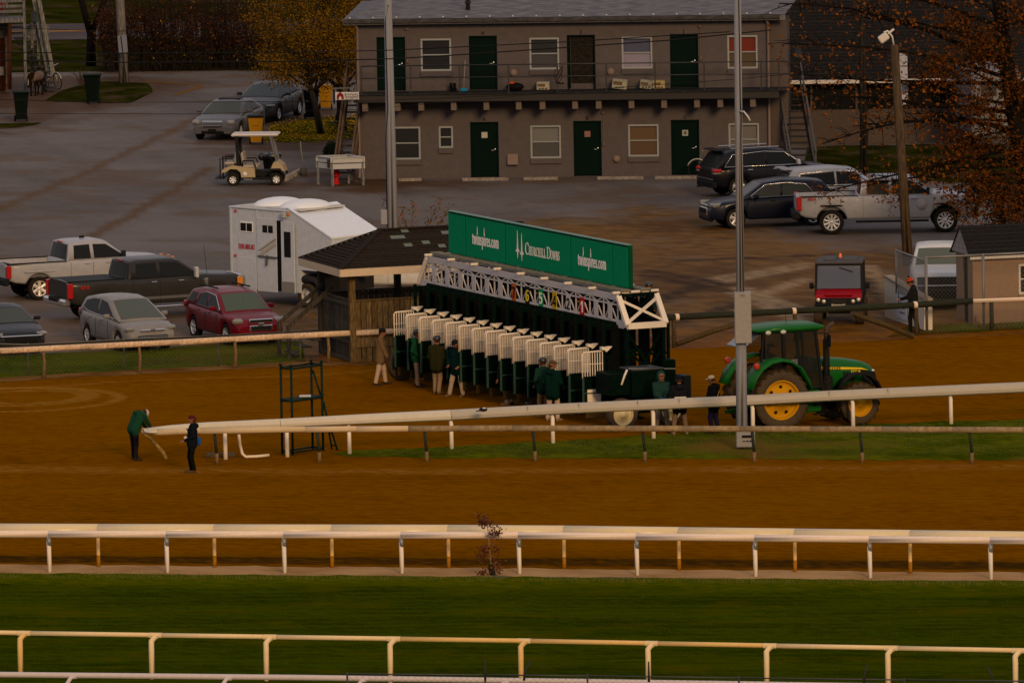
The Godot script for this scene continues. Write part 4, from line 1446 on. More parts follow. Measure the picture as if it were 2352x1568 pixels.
	for z in [tz - td]:
		bar(s, V3(x0, ly, z), V3(x1, ly, z), 0.08, 0.12)
		bar(s, V3(x0 + le, ty - 0.06, z), V3(x1 - le, ty - 0.06, z), 0.08, 0.1)
		for i in n:
			bar(s, V3(i * st, ly, z), V3((i + 0.5) * st, ty - 0.06, z), 0.05, 0.05)
			bar(s, V3((i + 1) * st, ly, z), V3((i + 0.5) * st, ty - 0.06, z), 0.05, 0.05)
	obj("rear_truss", s, black, o)
	for i in n:
		s = tool()
		cbox(s, V3((i + 0.5) * st, ly + 0.3 + 0.06 * (i % 3), tz - td + 0.08), V3(st * 0.8, 0.55, 0.06), 0.02)
		obj("rear_pad", s, black, o)
	for i in n + 1:
		s = tool()
		bar(s, V3(i * st, ly, tz - 0.04), V3(i * st, ly, tz - td), 0.06, 0.08)
		bar(s, V3(i * st, ly + 0.05, tz - 0.04), V3(i * st, ty - 0.08, tz - td), 0.045, 0.045)
		obj("cross_tie", s, black, o)
	for e in [[x0, 1.0], [x1, -1.0]]:
		s = tool()
		var a := V3(e[0], ly - 0.02, tz - 0.02)
		var b := V3(e[0], ly - 0.02, tz - td)
		var c := V3(e[0] + le * e[1], ty - 0.06, tz - td)
		var d := V3(e[0] + le * e[1], ty - 0.06, tz - 0.02)
		bar(s, a, d, 0.16, 0.1)
		bar(s, b, c, 0.16, 0.1)
		bar(s, a + V3(0, -0.02, 0), b + V3(0, -0.02, 0), 0.1, 0.18)
		var f := obj("end_frame", s, cream, o)
		s = tool()
		bar(s, a.lerp(d, 0.08), c.lerp(b, 0.12), 0.06, 0.08)
		bar(s, b.lerp(c, 0.08), d.lerp(a, 0.12), 0.055, 0.075)
		obj("cross_brace", s, cream, f)
		s = tool()
		bar(s, d, c, 0.1, 0.08)
		obj("end_tie", s, green, f)
	for z in [tz - 0.28, tz - 0.95]:
		s = tool()
		cbox(s, V3(L / 2, ty + 0.09, z), V3(L + 0.15, 0.05, 0.34), 0.01)
		var w := obj("catwalk", s, mat(0.3, 0.28, 0.2, 0.7, 0, "rust", 0.8), o)
		s = tool()
		bar(s, V3(-0.07, ty + 0.05, z + 0.15), V3(L + 0.07, ty + 0.05, z + 0.15), 0.03, 0.08)
		bar(s, V3(-0.07, ty + 0.05, z - 0.15), V3(L + 0.07, ty + 0.05, z - 0.15), 0.03, 0.08)
		obj("edge_channel", s, mat(0.12, 0.12, 0.12, 0.5, 0.3), w)
	for i in 9:
		s = tool()
		cbox(s, V3(0.05 + i * (L - 0.1) / 8.0, ty + 0.035, tz - td / 2), V3(0.1, 0.07, td + 0.25), 0.01)
		obj("bearer", s, cream, o)
	var bx0 := 1.055 - ov
	var bx1 := L + ov - 1.055
	var bz := tz - 0.57
	var by := 4.04
	var bh := 1.29
	var bg := mat(0.0002, 0.2, 0.085, 0.6, 0, "soft", 0.35)
	s = tool()
	cbox(s, V3((bx0 + bx1) / 2, by + bh / 2, bz - 0.078), V3(bx1 - bx0, bh, 0.15), 0.012)
	var ban := obj("banner_board", s, mat(0.0005, 0.05, 0.022, 0.6), o)
	var bp := V3(0, 0, 0)
	var cuts := [bx0]
	for px in [1071, 1162, 1312, 1408]:
		cuts.append(fac(A, yw, px, 600, bz).x)
	cuts.append(bx1)
	for i in 5:
		s = tool()
		cbox(s, V3((cuts[i] + cuts[i + 1]) / 2, by + bh / 2 - 0.03, bz + 0.004), V3(cuts[i + 1] - cuts[i] - 0.05, bh - 0.05, 0.02), 0.008)
		obj("banner_panel", s, bg, ban)
	s = tool()
	cbox(s, V3((bx0 + bx1) / 2, by + bh + 0.015, bz - 0.07), V3(bx1 - bx0, 0.03, 0.2), 0.006)
	obj("top_trim", s, mat(0.03, 0.22, 0.11, 0.4, 0, "rust", 0.8), ban)
	var ink := mat(0.72, 0.68, 0.7, 0.6)
	var fz := bz + 0.02
	for e in [[1085, 1145, 556], [1328, 1392, 605]]:
		var a := fac(A, yw, e[0], e[2], fz)
		var b := fac(A, yw, e[1], e[2] + 12, fz)
		var t := write("lettering", "twinspires.com", "Droid Sans", 0.27, ink, ban, Transform3D(Basis.from_scale(V3(0.86, 1.0, 1)), V3((a.x + b.x) / 2, by + 0.58, fz)), 0.006, true)
		var ww: float = t.mesh.get_aabb().size.x
		t.scale = V3((b.x - a.x) / ww, 1.3, 1)
		for sx in [0.19, 0.455]:
			s = tool()
			var cx: float = lerpf(a.x, b.x, sx + 0.005)
			extr(s, [[cx - 0.028, by + 0.76], [cx + 0.028, by + 0.76], [cx, by + 1.0]], Transform3D.IDENTITY, fz, fz + 0.006)
			obj("spire_mark", s, ink, ban)
	for e in [[1189, 0.0], [1198.5, -0.06]]:
		var a := fac(A, yw, e[0], 575, fz)
		s = tool()
		var cx: float = a.x
		var yb: float = by + 0.3 + e[1]
		extr(s, [[cx, yb + 0.82], [cx + 0.045, yb + 0.25], [cx + 0.14, yb + 0.17], [cx + 0.03, yb + 0.13], [cx, yb - 0.06], [cx - 0.03, yb + 0.13], [cx - 0.14, yb + 0.17], [cx - 0.045, yb + 0.25]], Transform3D.IDENTITY, fz, fz + 0.006)
		obj("spire_emblem", s, ink, ban)
	var a := fac(A, yw, 1206.5, 585, fz)
	var b := fac(A, yw, 1285, 598, fz)
	var parts := [["C", 0.36, 0.0, 0.1], ["HURCHILL", 0.27, 0.105, 0.6], ["D", 0.36, 0.63, 0.74], ["OWNS", 0.27, 0.745, 1.0]]
	for e in parts:
		var t := write("lettering", e[0], "Droid Serif", e[1], ink, ban, Transform3D(Basis.IDENTITY, V3(0, 0, fz)), 0.006)
		var bb: AABB = t.mesh.get_aabb()
		var w: float = (b.x - a.x) * (e[3] - e[2])
		t.scale = V3(w / bb.size.x, 1.05, 1)
		t.position = V3(lerpf(a.x, b.x, (e[2] + e[3]) / 2) - bb.get_center().x * t.scale.x, by + 0.42 - bb.position.y * 1.05, fz)
	for e in [[L + 0.5, 1], [-0.5, -1]]:
		var ex: float = e[0]
		for z in [tz - 0.02, tz - td + 0.05]:
			s = tool()
			bar(s, V3(ex, 0.55, z), V3(ex + 0.1 * e[1], ly - 0.1, z), 0.13, 0.13)
			obj("end_leg", s, green, o)
		s = tool()
		for q in [[0.7, 2.3, 0], [2.4, 1.0, 0], [1.9, 0.75, 0], [0.8, 2.9, 1]]:
			bar(s, V3(ex, q[0], tz), V3(ex, q[1], tz - td), 0.06, 0.06)
		bar(s, V3(ex, 2.9, tz), V3(ex, 1.0, tz - td), 0.08, 0.08)
		obj("end_brace", s, green, o)
	s = tool()
	cbox(s, V3(L + 1.0, 1.35, 0.2), V3(1.1, 0.68, 0.66), 0.03)
	obj("end_box", s, green, o)
	s = tool()
	cbox(s, V3(L + 1.1, 1.33, -0.72), V3(1.0, 0.82, 1.15), 0.03)
	var tb := obj("tool_box", s, green, o)
	s = tool()
	cbox(s, V3(L + 1.1, 1.77, -0.72), V3(0.95, 0.05, 1.05), 0.01)
	obj("tray", s, mat(0.1, 0.1, 0.1, 0.4, 0.4, "cell", 2.0), tb)
	s = tool()
	cbox(s, V3(L + 0.4, 1.35, -1.8), V3(0.8, 1.15, 0.44), 0.03)
	obj("engine_box", s, green, o)
	s = tool()
	cbox(s, V3(L + 0.5, 0.95, -2.4), V3(0.6, 0.9, 0.26), 0.03)
	obj("counter_box", s, mat(0.008, 0.012, 0.012, 0.5), o)
	s = tool()
	bar(s, V3(L + 1.62, 1.84, -0.05), V3(L + 1.3, 1.7, -1.75), 0.03, 0.035)
	obj("tie_rod", s, steel, o)
	s = tool(true)
	tube(s, [V3(L + 1.58, 1.8, 0.0), V3(L + 1.6, 1.62, 0.1), V3(L + 1.6, 1.35, 0.2)], 0.035, 6)
	obj("white_handle", done(s), cream, o)
	wheel(o, V3(L + 1.85, 0.49, 0.33), 0.49, 0.3, 0.33, 0, V3(1, 0, 0), Color(0.5, 0.42, 0.25), 0.8)
	wheel(o, V3(L + 1.4, 0.49, -1.5), 0.49, 0.3, 0.33, 0, V3(1, 0, 0), Color(0.4, 0.34, 0.2), 0.8)
	var lw := wheel(o, V3(-0.45, 0.49, 0.3), 0.49, 0.3, 0.33, 0, V3(-1, 0, 0.1), Color(0.5, 0.45, 0.35), 0.8)
	s = tool()
	bar(s, V3(-0.6, 0.6, -0.6), V3(L + 1.4, 0.6, -0.6), 0.12, 0.12)
	bar(s, V3(L + 1.4, 0.5, 0.3), V3(L + 1.4, 0.5, -1.5), 0.12, 0.12)
	bar(s, V3(-0.6, 0.62, -1.9), V3(L + 1.0, 0.62, -1.9), 0.12, 0.14)
	bar(s, V3(L + 1.2, 0.55, -1.3), V3(L + 1.0, 0.55, -4.6), 0.09, 0.09)
	obj("tow_beam", s, green, o)
	s = tool()
	cbox(s, V3(L + 0.08, 0.86, 0.4), V3(0.03, 0.46, 0.46), 0.01)
	obj("card_box", s, cream, o)
	s = tool(true)
	lathe(s, [[0.01, 0.1], [0.08, 0.07], [0.1, 0.0], [0.09, -0.02]], Transform3D(Basis(Vector3.RIGHT, PI / 2), V3(st * 1.4, ty - 0.35, tz - 0.1)), 14)
	obj("horn_lamp", done(s), mat(0.4, 0.38, 0.36, 0.3), o)

# ---------- running rails, poles, fences ----------
func rail_path(pts: Array, h: float) -> Array:
	var o := []
	for p in pts:
		o.append(gp(p[0], p[1], h))
	return o

# sweep an outline (across, up) along a path, kept upright
func sweep(s: SurfaceTool, pts: Array, prof: Array) -> void:
	var rings := []
	for i in pts.size():
		var d: Vector3 = pts[mini(i + 1, pts.size() - 1)] - pts[maxi(i - 1, 0)]
		d.y = 0
		var x := V3(d.z, 0, -d.x).normalized() * -1.0
		var r := PackedVector3Array()
		for q in prof:
			r.append(pts[i] + x * q[0] + V3(0, q[1], 0))
		rings.append(r)
	loft(s, rings)

func along(pts: Array, px: float) -> Vector3:
	for i in pts.size() - 1:
		var a: Vector3 = pts[i]
		var b: Vector3 = pts[i + 1]
		var xa := CX + (a - eye).dot(ax_r) / (a - eye).dot(ax_f) * FOC
		var xb := CX + (b - eye).dot(ax_r) / (b - eye).dot(ax_f) * FOC
		if (xa <= px) == (px < xb):
			return a.lerp(b, (px - xa) / (xb - xa))
	return pts[0]

func rails() -> void:
	var tube8 := func(r: float) -> Array:
		var o := []
		for k in 8:
			o.append([cos(TAU * k / 8) * r, sin(TAU * k / 8) * r])
		return o
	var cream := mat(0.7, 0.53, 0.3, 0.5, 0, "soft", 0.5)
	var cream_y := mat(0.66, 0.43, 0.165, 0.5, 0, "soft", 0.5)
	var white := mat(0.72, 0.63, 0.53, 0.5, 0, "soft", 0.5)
	var o := thing("turf_rail", "cream plastic turf rail with curved posts nearest the stands", "rail", gp(1176, 1590))
	var base: Vector3 = o.position
	var P := rail_path([[-420, 1445], [0, 1453], [1176, 1471], [2352, 1494], [2800, 1503]], 1.1)
	var xs := [-240, 44, 348, 612, 896, 1194, 1489, 1762, 2040, 2330, 2620]
	for i in xs.size() - 1:
		var a := along(P, xs[i] + 22)
		var b := along(P, xs[i + 1] + 22)
		var s := tool(true)
		sweep(s, [a - base, b - base], [[-0.045, -0.05], [0.045, -0.05], [0.06, 0], [0.045, 0.055], [-0.045, 0.055], [-0.06, 0]])
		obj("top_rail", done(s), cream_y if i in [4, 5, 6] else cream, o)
	for i in xs.size():
		var a := along(P, xs[i] + 16) - base
		var b := along(P, xs[i] + 2) - base
		var f := V3(0, 0, 0.28)
		var s := tool(true)
		tube(s, [a + V3(0, -0.04, 0), a.lerp(b, 0.55) + f * 0.35 + V3(0, -0.05, 0), b + f * 0.75 + V3(0, -0.13, 0), b + f + V3(0, -0.28, 0), V3(b.x, 0.0, b.z + f.z)], [0.05, 0.072, 0.072, 0.072, 0.072], 8)
		obj("post", done(s), cream_y if i in [1, 5] else cream, o)
		s = tool()
		sweep(s, [along(P, xs[i] - 4) - base, along(P, xs[i] + 26) - base], [[-0.05, -0.054], [0.05, -0.054], [0.064, 0], [0.05, 0.059], [-0.05, 0.059], [-0.064, 0]])
		obj("sleeve", s, cream, o)
	o = thing("inner_rail", "pale grey rail crossing the lower left corner with curved posts", "rail", gp(700, 1650))
	base = o.position
	P = rail_path([[-500, 1541], [0, 1549], [700, 1556], [1400, 1566], [2500, 1583]], 1.1)
	var grey := mat(0.52, 0.45, 0.45, 0.5, 0, "soft", 0.5)
	var s := tool(true)
	var Q := []
	for p in P:
		Q.append(p - base)
	sweep(s, Q, [[-0.05, -0.06], [0.05, -0.06], [0.065, 0], [0.05, 0.065], [-0.05, 0.065], [-0.065, 0]])
	obj("top_rail", done(s), grey, o)
	for x in [-190, 155, 512, 822, 1150, 1480]:
		var a := along(P, x + 20) - base
		var b := along(P, x) - base
		var f := V3(0, 0, 0.25)
		s = tool(true)
		tube(s, [a + V3(0, -0.03, 0.04), a.lerp(b, 0.6) + f * 0.5 + V3(0, -0.04, 0), b + f + V3(0, -0.16, 0), V3(b.x - 0.06, 0, b.z + f.z)], 0.055, 8)
		obj("post", done(s), grey, o)
	for e in [["dirt_rail", "broad cream inner rail of the dirt track on yellow posts", 1213.0, 1223.5, 1230.0, 0.3, [[-44, 225], [225, 225]], [-310, -44, 225, 493, 763, 1030, 1296, 1562, 1829, 2093, 2360, 2620], 0.85], ["turf_outer_rail", "slim white outer rail of the turf course on white posts", 1223.0, 1232.0, 1247.0, 0.15, [], [-435, -160, 111, 383, 653, 922, 1191, 1464, 1737, 2000, 2276, 2550], 1.0]]:
		var wide: bool = e[5] > 0.2
		var y0: float = e[2]
		o = thing(e[0], e[1], "rail", gp(1176, 1310 if wide else 1328))
		base = o.position
		P = rail_path([[-420, 1228.0 - 18.0 if wide else 1230.0 - 3.0], [0, 1214 if wide else 1226.0], [1176, 1217 if wide else 1229.5], [2352, 1232 if wide else 1242.0], [2800, 1238 if wide else 1247.0]], 1.06)
		xs = e[7]
		for i in xs.size() - 1:
			var a := along(P, xs[i])
			var b := along(P, xs[i + 1])
			s = tool(true)
			if wide:
				sweep(s, [a - base, b - base], [[-0.16, -0.03], [0.1, -0.15], [0.16, -0.15], [0.2, -0.08], [0.17, 0.03], [0.06, 0.12], [-0.06, 0.135], [-0.15, 0.08]])
			else:
				sweep(s, [a - base, b - base], tube8.call(0.1))
			obj("top_rail", done(s), mat(0.62, 0.49, 0.28, 0.35, 0, "soft", 0.6) if wide else mat(0.72, 0.58, 0.48, 0.45, 0, "soft", 0.5), o)
		for x in xs:
			var a := along(P, x) - base
			s = tool(true)
			var sh: float = 0.0 if wide else 0.015
			tube(s, [a + V3(0, -0.1, 0), V3(a.x + sh, 0.28 if wide else 0.0, a.z), V3(a.x + sh, 0, a.z)], 0.05 if wide else 0.06, 8)
			var ps := obj("post", done(s), cream_y if wide else white, o)
			s = tool(true)
			if wide:
				tube(s, [V3(a.x, 0.34, a.z), V3(a.x, 0.0, a.z)], 0.053, 8)
				obj("muddy_foot", done(s), mat(0.45, 0.19, 0.012, 0.8, 0, "blotch", 2.0), ps)
			else:
				tube(s, [a + V3(0, -0.1, 0), a + V3(0.014, -0.32, 0)], 0.064, 8)
				obj("collar", done(s), mat(0.18, 0.19, 0.2, 0.4, 0.3), ps)
	o = thing("chute_rail", "broad white metal rail of the chute with rounded nose on white posts", "rail", gp(1300, 1030))
	base = o.position
	var Pb := rail_path([[2800, 868], [2352, 889], [1900, 909], [1700, 920], [1300, 938], [1033, 953], [857, 961], [642, 971.5], [470, 978], [390, 983], [345, 987], [328, 990]], 1.02)
	var alu := mat(0.5, 0.45, 0.36, 0.45, 0.0, "soft", 0.4)
	var prof := [[-0.17, -0.15], [0.1, -0.15], [0.17, -0.11], [0.18, -0.02], [0.13, 0.09], [0.03, 0.15], [-0.08, 0.15], [-0.16, 0.08]]
	for i in Pb.size() - 1:
		var k0 := 1.0 if i < 6 else lerpf(0.95, 0.3, (i - 6) / 5.0)
		var k1 := 1.0 if i < 5 else lerpf(0.95, 0.3, (i - 5) / 5.0)
		var n := 3 if i < 5 else 1
		for q in n:
			s = tool()
			var rings := []
			for t in [float(q) / n, float(q + 1) / n]:
				var c: Vector3 = Pb[i].lerp(Pb[i + 1], t) - base
				var d: Vector3 = Pb[i + 1] - Pb[i]
				var x := V3(d.z, 0, -d.x).normalized()
				if x.z < 0: x = -x
				var r := PackedVector3Array()
				for v in prof:
					r.append(c + x * v[0] * lerpf(k0, k1, t) + V3(0, v[1] * lerpf(k0, k1, t), 0))
				rings.append(r)
			loft(s, rings, true, false)
			obj("top_rail", s, alu if i > 4 else mat(0.37, 0.33, 0.27, 0.45, 0.0, "soft", 0.4), o)
	for x in [1212, 1330, 1465, 1560, 1905, 2040]:
		s = tool()
		var c := along(Pb, x) - base
		cbox(s, c + V3(0, 0.0, 0.0), V3(0.015, 0.306, 0.365), 0.05)
		obj("joint", s, mat(0.3, 0.27, 0.22, 0.6), o)
	for x in [513, 655, 798, 1033, 1266, 1497, 1726, 1956, 2181, 2410]:
		var c := along(Pb, x) - base
		s = tool(true)
		tube(s, [c + V3(0.0, -0.15, -0.05), c + V3(0.035, -0.25, 0.05), V3(c.x + 0.04, 0, c.z + 0.06)], 0.065, 8)
		obj("post", done(s), white, o)
	var noose := obj("nose", (func() -> ArrayMesh:
		var sn := tool(true)
		var c := gp(345, 988, 1.0) - base
		ball(sn, c + V3(0.1, 0, 0.1), V3(0.34, 0.08, 0.5), 16, 8)
		return done(sn)).call(), alu, o)
	noose.set_meta("label", "rounded nose where both rails meet")
	var o2 := thing("island_rail", "slim weathered white rail on dark green posts beside main dirt track", "rail", gp(1176, 1056))
	base = o2.position
	P = rail_path([[328, 989], [360, 992], [460, 989], [700, 985.5], [1176, 983], [1700, 984.5], [2352, 987], [2800, 989]], 1.0)
	for i in P.size() - 1:
		s = tool(true)
		var m := 4 if i > 2 else 1
		for q in m:
			var a: Vector3 = P[i].lerp(P[i + 1], float(q) / m) - base
			var b: Vector3 = P[i].lerp(P[i + 1], float(q + 1) / m) - base
			s = tool(true)
			sweep(s, [a, b], [[-0.05, -0.085], [0.05, -0.085], [0.075, -0.02], [0.06, 0.06], [0.0, 0.085], [-0.06, 0.06], [-0.075, -0.02]])
			obj("top_rail", done(s), mat(0.36, 0.26, 0.145, 0.5, 0.0, "blotch", 0.7) if i > 3 or (i == 3 and q > 1) else mat(0.52, 0.4, 0.25, 0.5, 0.0, "soft", 0.5), o2)
	for e in [[492, 1048], [728, 1040], [975, 1052], [1224, 1056], [1477, 1056], [1728, 1056], [1977, 1060], [2229, 1060], [2480, 1062]]:
		var c := along(P, e[0]) - base
		s = tool(true)
		tube(s, [c + V3(0, -0.06, 0), V3(c.x + 0.05, 0.3, c.z)], 0.045, 8)
		var ps := obj("post", done(s), mat(0.035, 0.045, 0.03, 0.6, 0, "blotch", 1.5), o2)
		s = tool(true)
		tube(s, [V3(c.x + 0.05, 0.32, c.z), V3(c.x + 0.055, 0, c.z)], 0.055, 8)
		obj("pale_foot", done(s), mat(0.25, 0.16, 0.08, 0.8, 0, "blotch", 1.5), ps)
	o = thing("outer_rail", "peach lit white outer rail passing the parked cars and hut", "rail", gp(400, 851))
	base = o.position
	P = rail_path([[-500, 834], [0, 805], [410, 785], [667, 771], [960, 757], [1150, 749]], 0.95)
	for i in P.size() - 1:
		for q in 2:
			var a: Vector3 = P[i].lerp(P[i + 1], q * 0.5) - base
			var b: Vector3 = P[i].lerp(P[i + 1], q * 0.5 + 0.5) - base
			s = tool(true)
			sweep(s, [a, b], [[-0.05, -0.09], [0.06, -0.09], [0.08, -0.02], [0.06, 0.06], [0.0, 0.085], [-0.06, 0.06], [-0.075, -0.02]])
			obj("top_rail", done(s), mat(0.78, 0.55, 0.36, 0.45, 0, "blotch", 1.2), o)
	s = tool()
	sweep(s, [P[0] - base + V3(0, 0.06, -0.12), P[1] - base + V3(0, 0.06, -0.12), P[3] - base + V3(0, 0.06, -0.12), P[4] - base + V3(0, 0.06, -0.12)], [[-0.03, -0.05], [0.03, -0.05], [0.03, 0.06], [-0.03, 0.06]])
	obj("dark_batten", s, mat(0.02, 0.018, 0.014, 0.8), o)
	for e in [[-120, 872], [98, 868], [318, 853], [538, 842], [752, 831], [938, 824]]:
		var c := along(P, e[0]) - base
		s = tool(true)
		tube(s, [c + V3(0, -0.08, 0), c + V3(0.03, -0.45, 0), V3(c.x, 0, c.z)], [0.045, 0.05, 0.06], 7)
		obj("post", done(s), mat(0.24, 0.15, 0.07, 0.85, 0, "blotch", 1.5), o)
	chain("chain_link_fence", "low chain link fence between grass verge and parked cars", [gp(-120, 858), gp(65, 863), gp(285, 851), gp(502, 842), gp(690, 832)], 1.0, 0.03, mat(0.09, 0.085, 0.07, 0.6, 0.2), 0.13, 0.02, 0.003)
	o = thing("padded_rail", "dark green padded outer rail across the gap with pale ends", "rail", gp(1830, 790))
	base = o.position
	P = rail_path([[1500, 731], [1548, 728.5], [1830, 714], [2105, 700], [2108, 699.8], [2233, 691], [2236, 691], [2800, 670]], 0.98)
	for i in [0, 1, 2, 4]:
		s = tool(true)
		var a: Vector3 = P[i] - base
		var b: Vector3 = P[i + 1] - base
		var pts := []
		for k in 6:
			pts.append(a.lerp(b, k / 5.0))
		tube(s, pts, [0.1, 0.108, 0.104, 0.11, 0.105, 0.1], 9)
		obj("padding", done(s), mat(0.032, 0.036, 0.024, 0.8, 0, "blotch", 1.4), o)
	s = tool(true)
	sweep(s, [P[6] - base, P[7] - base], tube8.call(0.065))
	obj("top_rail", done(s), mat(0.78, 0.6, 0.45, 0.45, 0, "soft", 0.6), o)
	for px in [1555, 1690, 1700, 1824, 2103]:
		var c := along(P, px) - base
		s = tool(true)
		var dd: Vector3 = (P[3] - P[1]).normalized()
		tube(s, [c - dd * 0.06, c + dd * 0.06], 0.116, 9)
		obj("pale_band", done(s), mat(0.62, 0.48, 0.36, 0.6), o)
	for e in [[1548, 800], [1826, 778], [2105, 768], [2278, 745], [2480, 736]]:
		var c := along(P, e[0]) - base
		s = tool(true)
		var ft := gp(e[0] - (4 if e[0] == 2278 else -1), e[1]) - base
		tube(s, [c + V3(0, -0.05, 0), V3(ft.x, 0, c.z)], 0.07, 8)
		obj("post", done(s), mat(0.13, 0.09, 0.045, 0.9, 0, "wood", 0.8) if e[0] != 2278 else mat(0.035, 0.035, 0.025, 0.8), o)
	for e in [[1555, 790, 0.12, 1712, 738, 0.75], [1962, 722, 0.85, 2100, 772, 0.08]]:
		s = tool(true)
		tube(s, [gp(e[0], e[1], e[2]) - base, gp((e[0] + e[3]) * 0.5, (e[1] + e[4]) * 0.5, (e[2] + e[5]) * 0.5) - base + V3(0, 0.03, 0), gp(e[3], e[4], e[5]) - base], 0.085, 8)
		obj("strut", done(s), mat(0.12, 0.08, 0.035, 0.9, 0, "wood", 0.8), o)
	chain("chain_link_screen", "tall grey chain link screen standing on the low white wall", [gp(2061, 738), gp(2130, 764)], 2.35, 0.035, mat(0.17, 0.165, 0.16, 0.5, 0.4), 0.075, 0.95)
	chain("chain_link_fence", "chain link fence with grey posts in front of the tan shed", [gp(2130, 764), gp(2261, 757), gp(2400, 750)], 2.45, 0.05, mat(0.16, 0.15, 0.135, 0.5, 0.3), 0.14, 0.02, 0.004)
	chain("barbed_fence", "dark chain link fence with bent post tops at the bottom edge", [gp(800, 1700), gp(1117, 1702), gp(1352, 1705), gp(1700, 1710), gp(2080, 1715), gp(2500, 1720)], 1.63, 0.025, mat(0.035, 0.034, 0.034, 0.6, 0.2), 0.16, 0.02, 0.003)
	o = thing("fence_arm", "bent steel arms leaning over the dark chain link fence", "fence arm", gp(1490, 1707))
	for e in [[1117, 1702, 0.0], [1206, 1703, 0.12], [1493, 1707, 0.0], [1987, 1714, 0.06], [2283, 1717, -0.08]]:
		var c := gp(e[0], e[1]) - o.position
		s = tool(true)
		tube(s, [c + V3(0, 1.5, 0), c + V3(e[2] * 0.3, 1.75, 0), c + V3(e[2] * 1.6, 2.0, 0.02)], [0.035, 0.03, 0.02], 6)
		obj("arm", done(s), mat(0.03, 0.03, 0.03, 0.6), o)

# chain link: posts and top tube as parts, the wire as one part of kind stuff
func chain(nm: String, label: String, pts: Array, h: float, pr: float, m: Material, step: float, y0 := 0.02, wr := 0.005) -> void:
	var o := thing(nm, label, "fence", pts[0])
	for p in pts:
		var s := tool(true)
		tube(s, [p - pts[0] + V3(0, y0 - 0.02, 0), p - pts[0] + V3(0, h + 0.04, 0)], pr, 7)
		obj("post", done(s), m, o)
	var w := tool()
	for i in pts.size() - 1:
		var a: Vector3 = pts[i] - pts[0]
		var b: Vector3 = pts[i + 1] - pts[0]
		var s := tool(true)
		tube(s, [a + V3(0, h, 0), b + V3(0, h, 0)], pr * 0.7, 6)
		obj("top_tube", done(s), m, o)
		var len := a.distance_to(b)
		var d := (b - a) / len
		var hh := h - y0
		var t := -hh
		while t < len:
			for sg in [1.0, -1.0]:
				var t0 := t if sg > 0 else t + hh
				var u0 := 0.0
				var u1 := hh
				var e0: float = t0
				var e1: float = t0 + sg * hh
				if e0 < 0.0: u0 = -e0 * sg
				if e0 > len: u0 = (e0 - len)
				if e1 > len: u1 = (len - t0)
				if e1 < 0.0: u1 = t0
				if u1 - u0 > 0.03:
					var p: Vector3 = a + d * (t0 + sg * u0) + V3(0, y0 + u0, 0)
					var q: Vector3 = a + d * (t0 + sg * u1) + V3(0, y0 + u1, 0)
					bar(w, p, q, wr, wr)
			t += step
	obj("wire", w, m, o).set_meta("kind", "stuff")

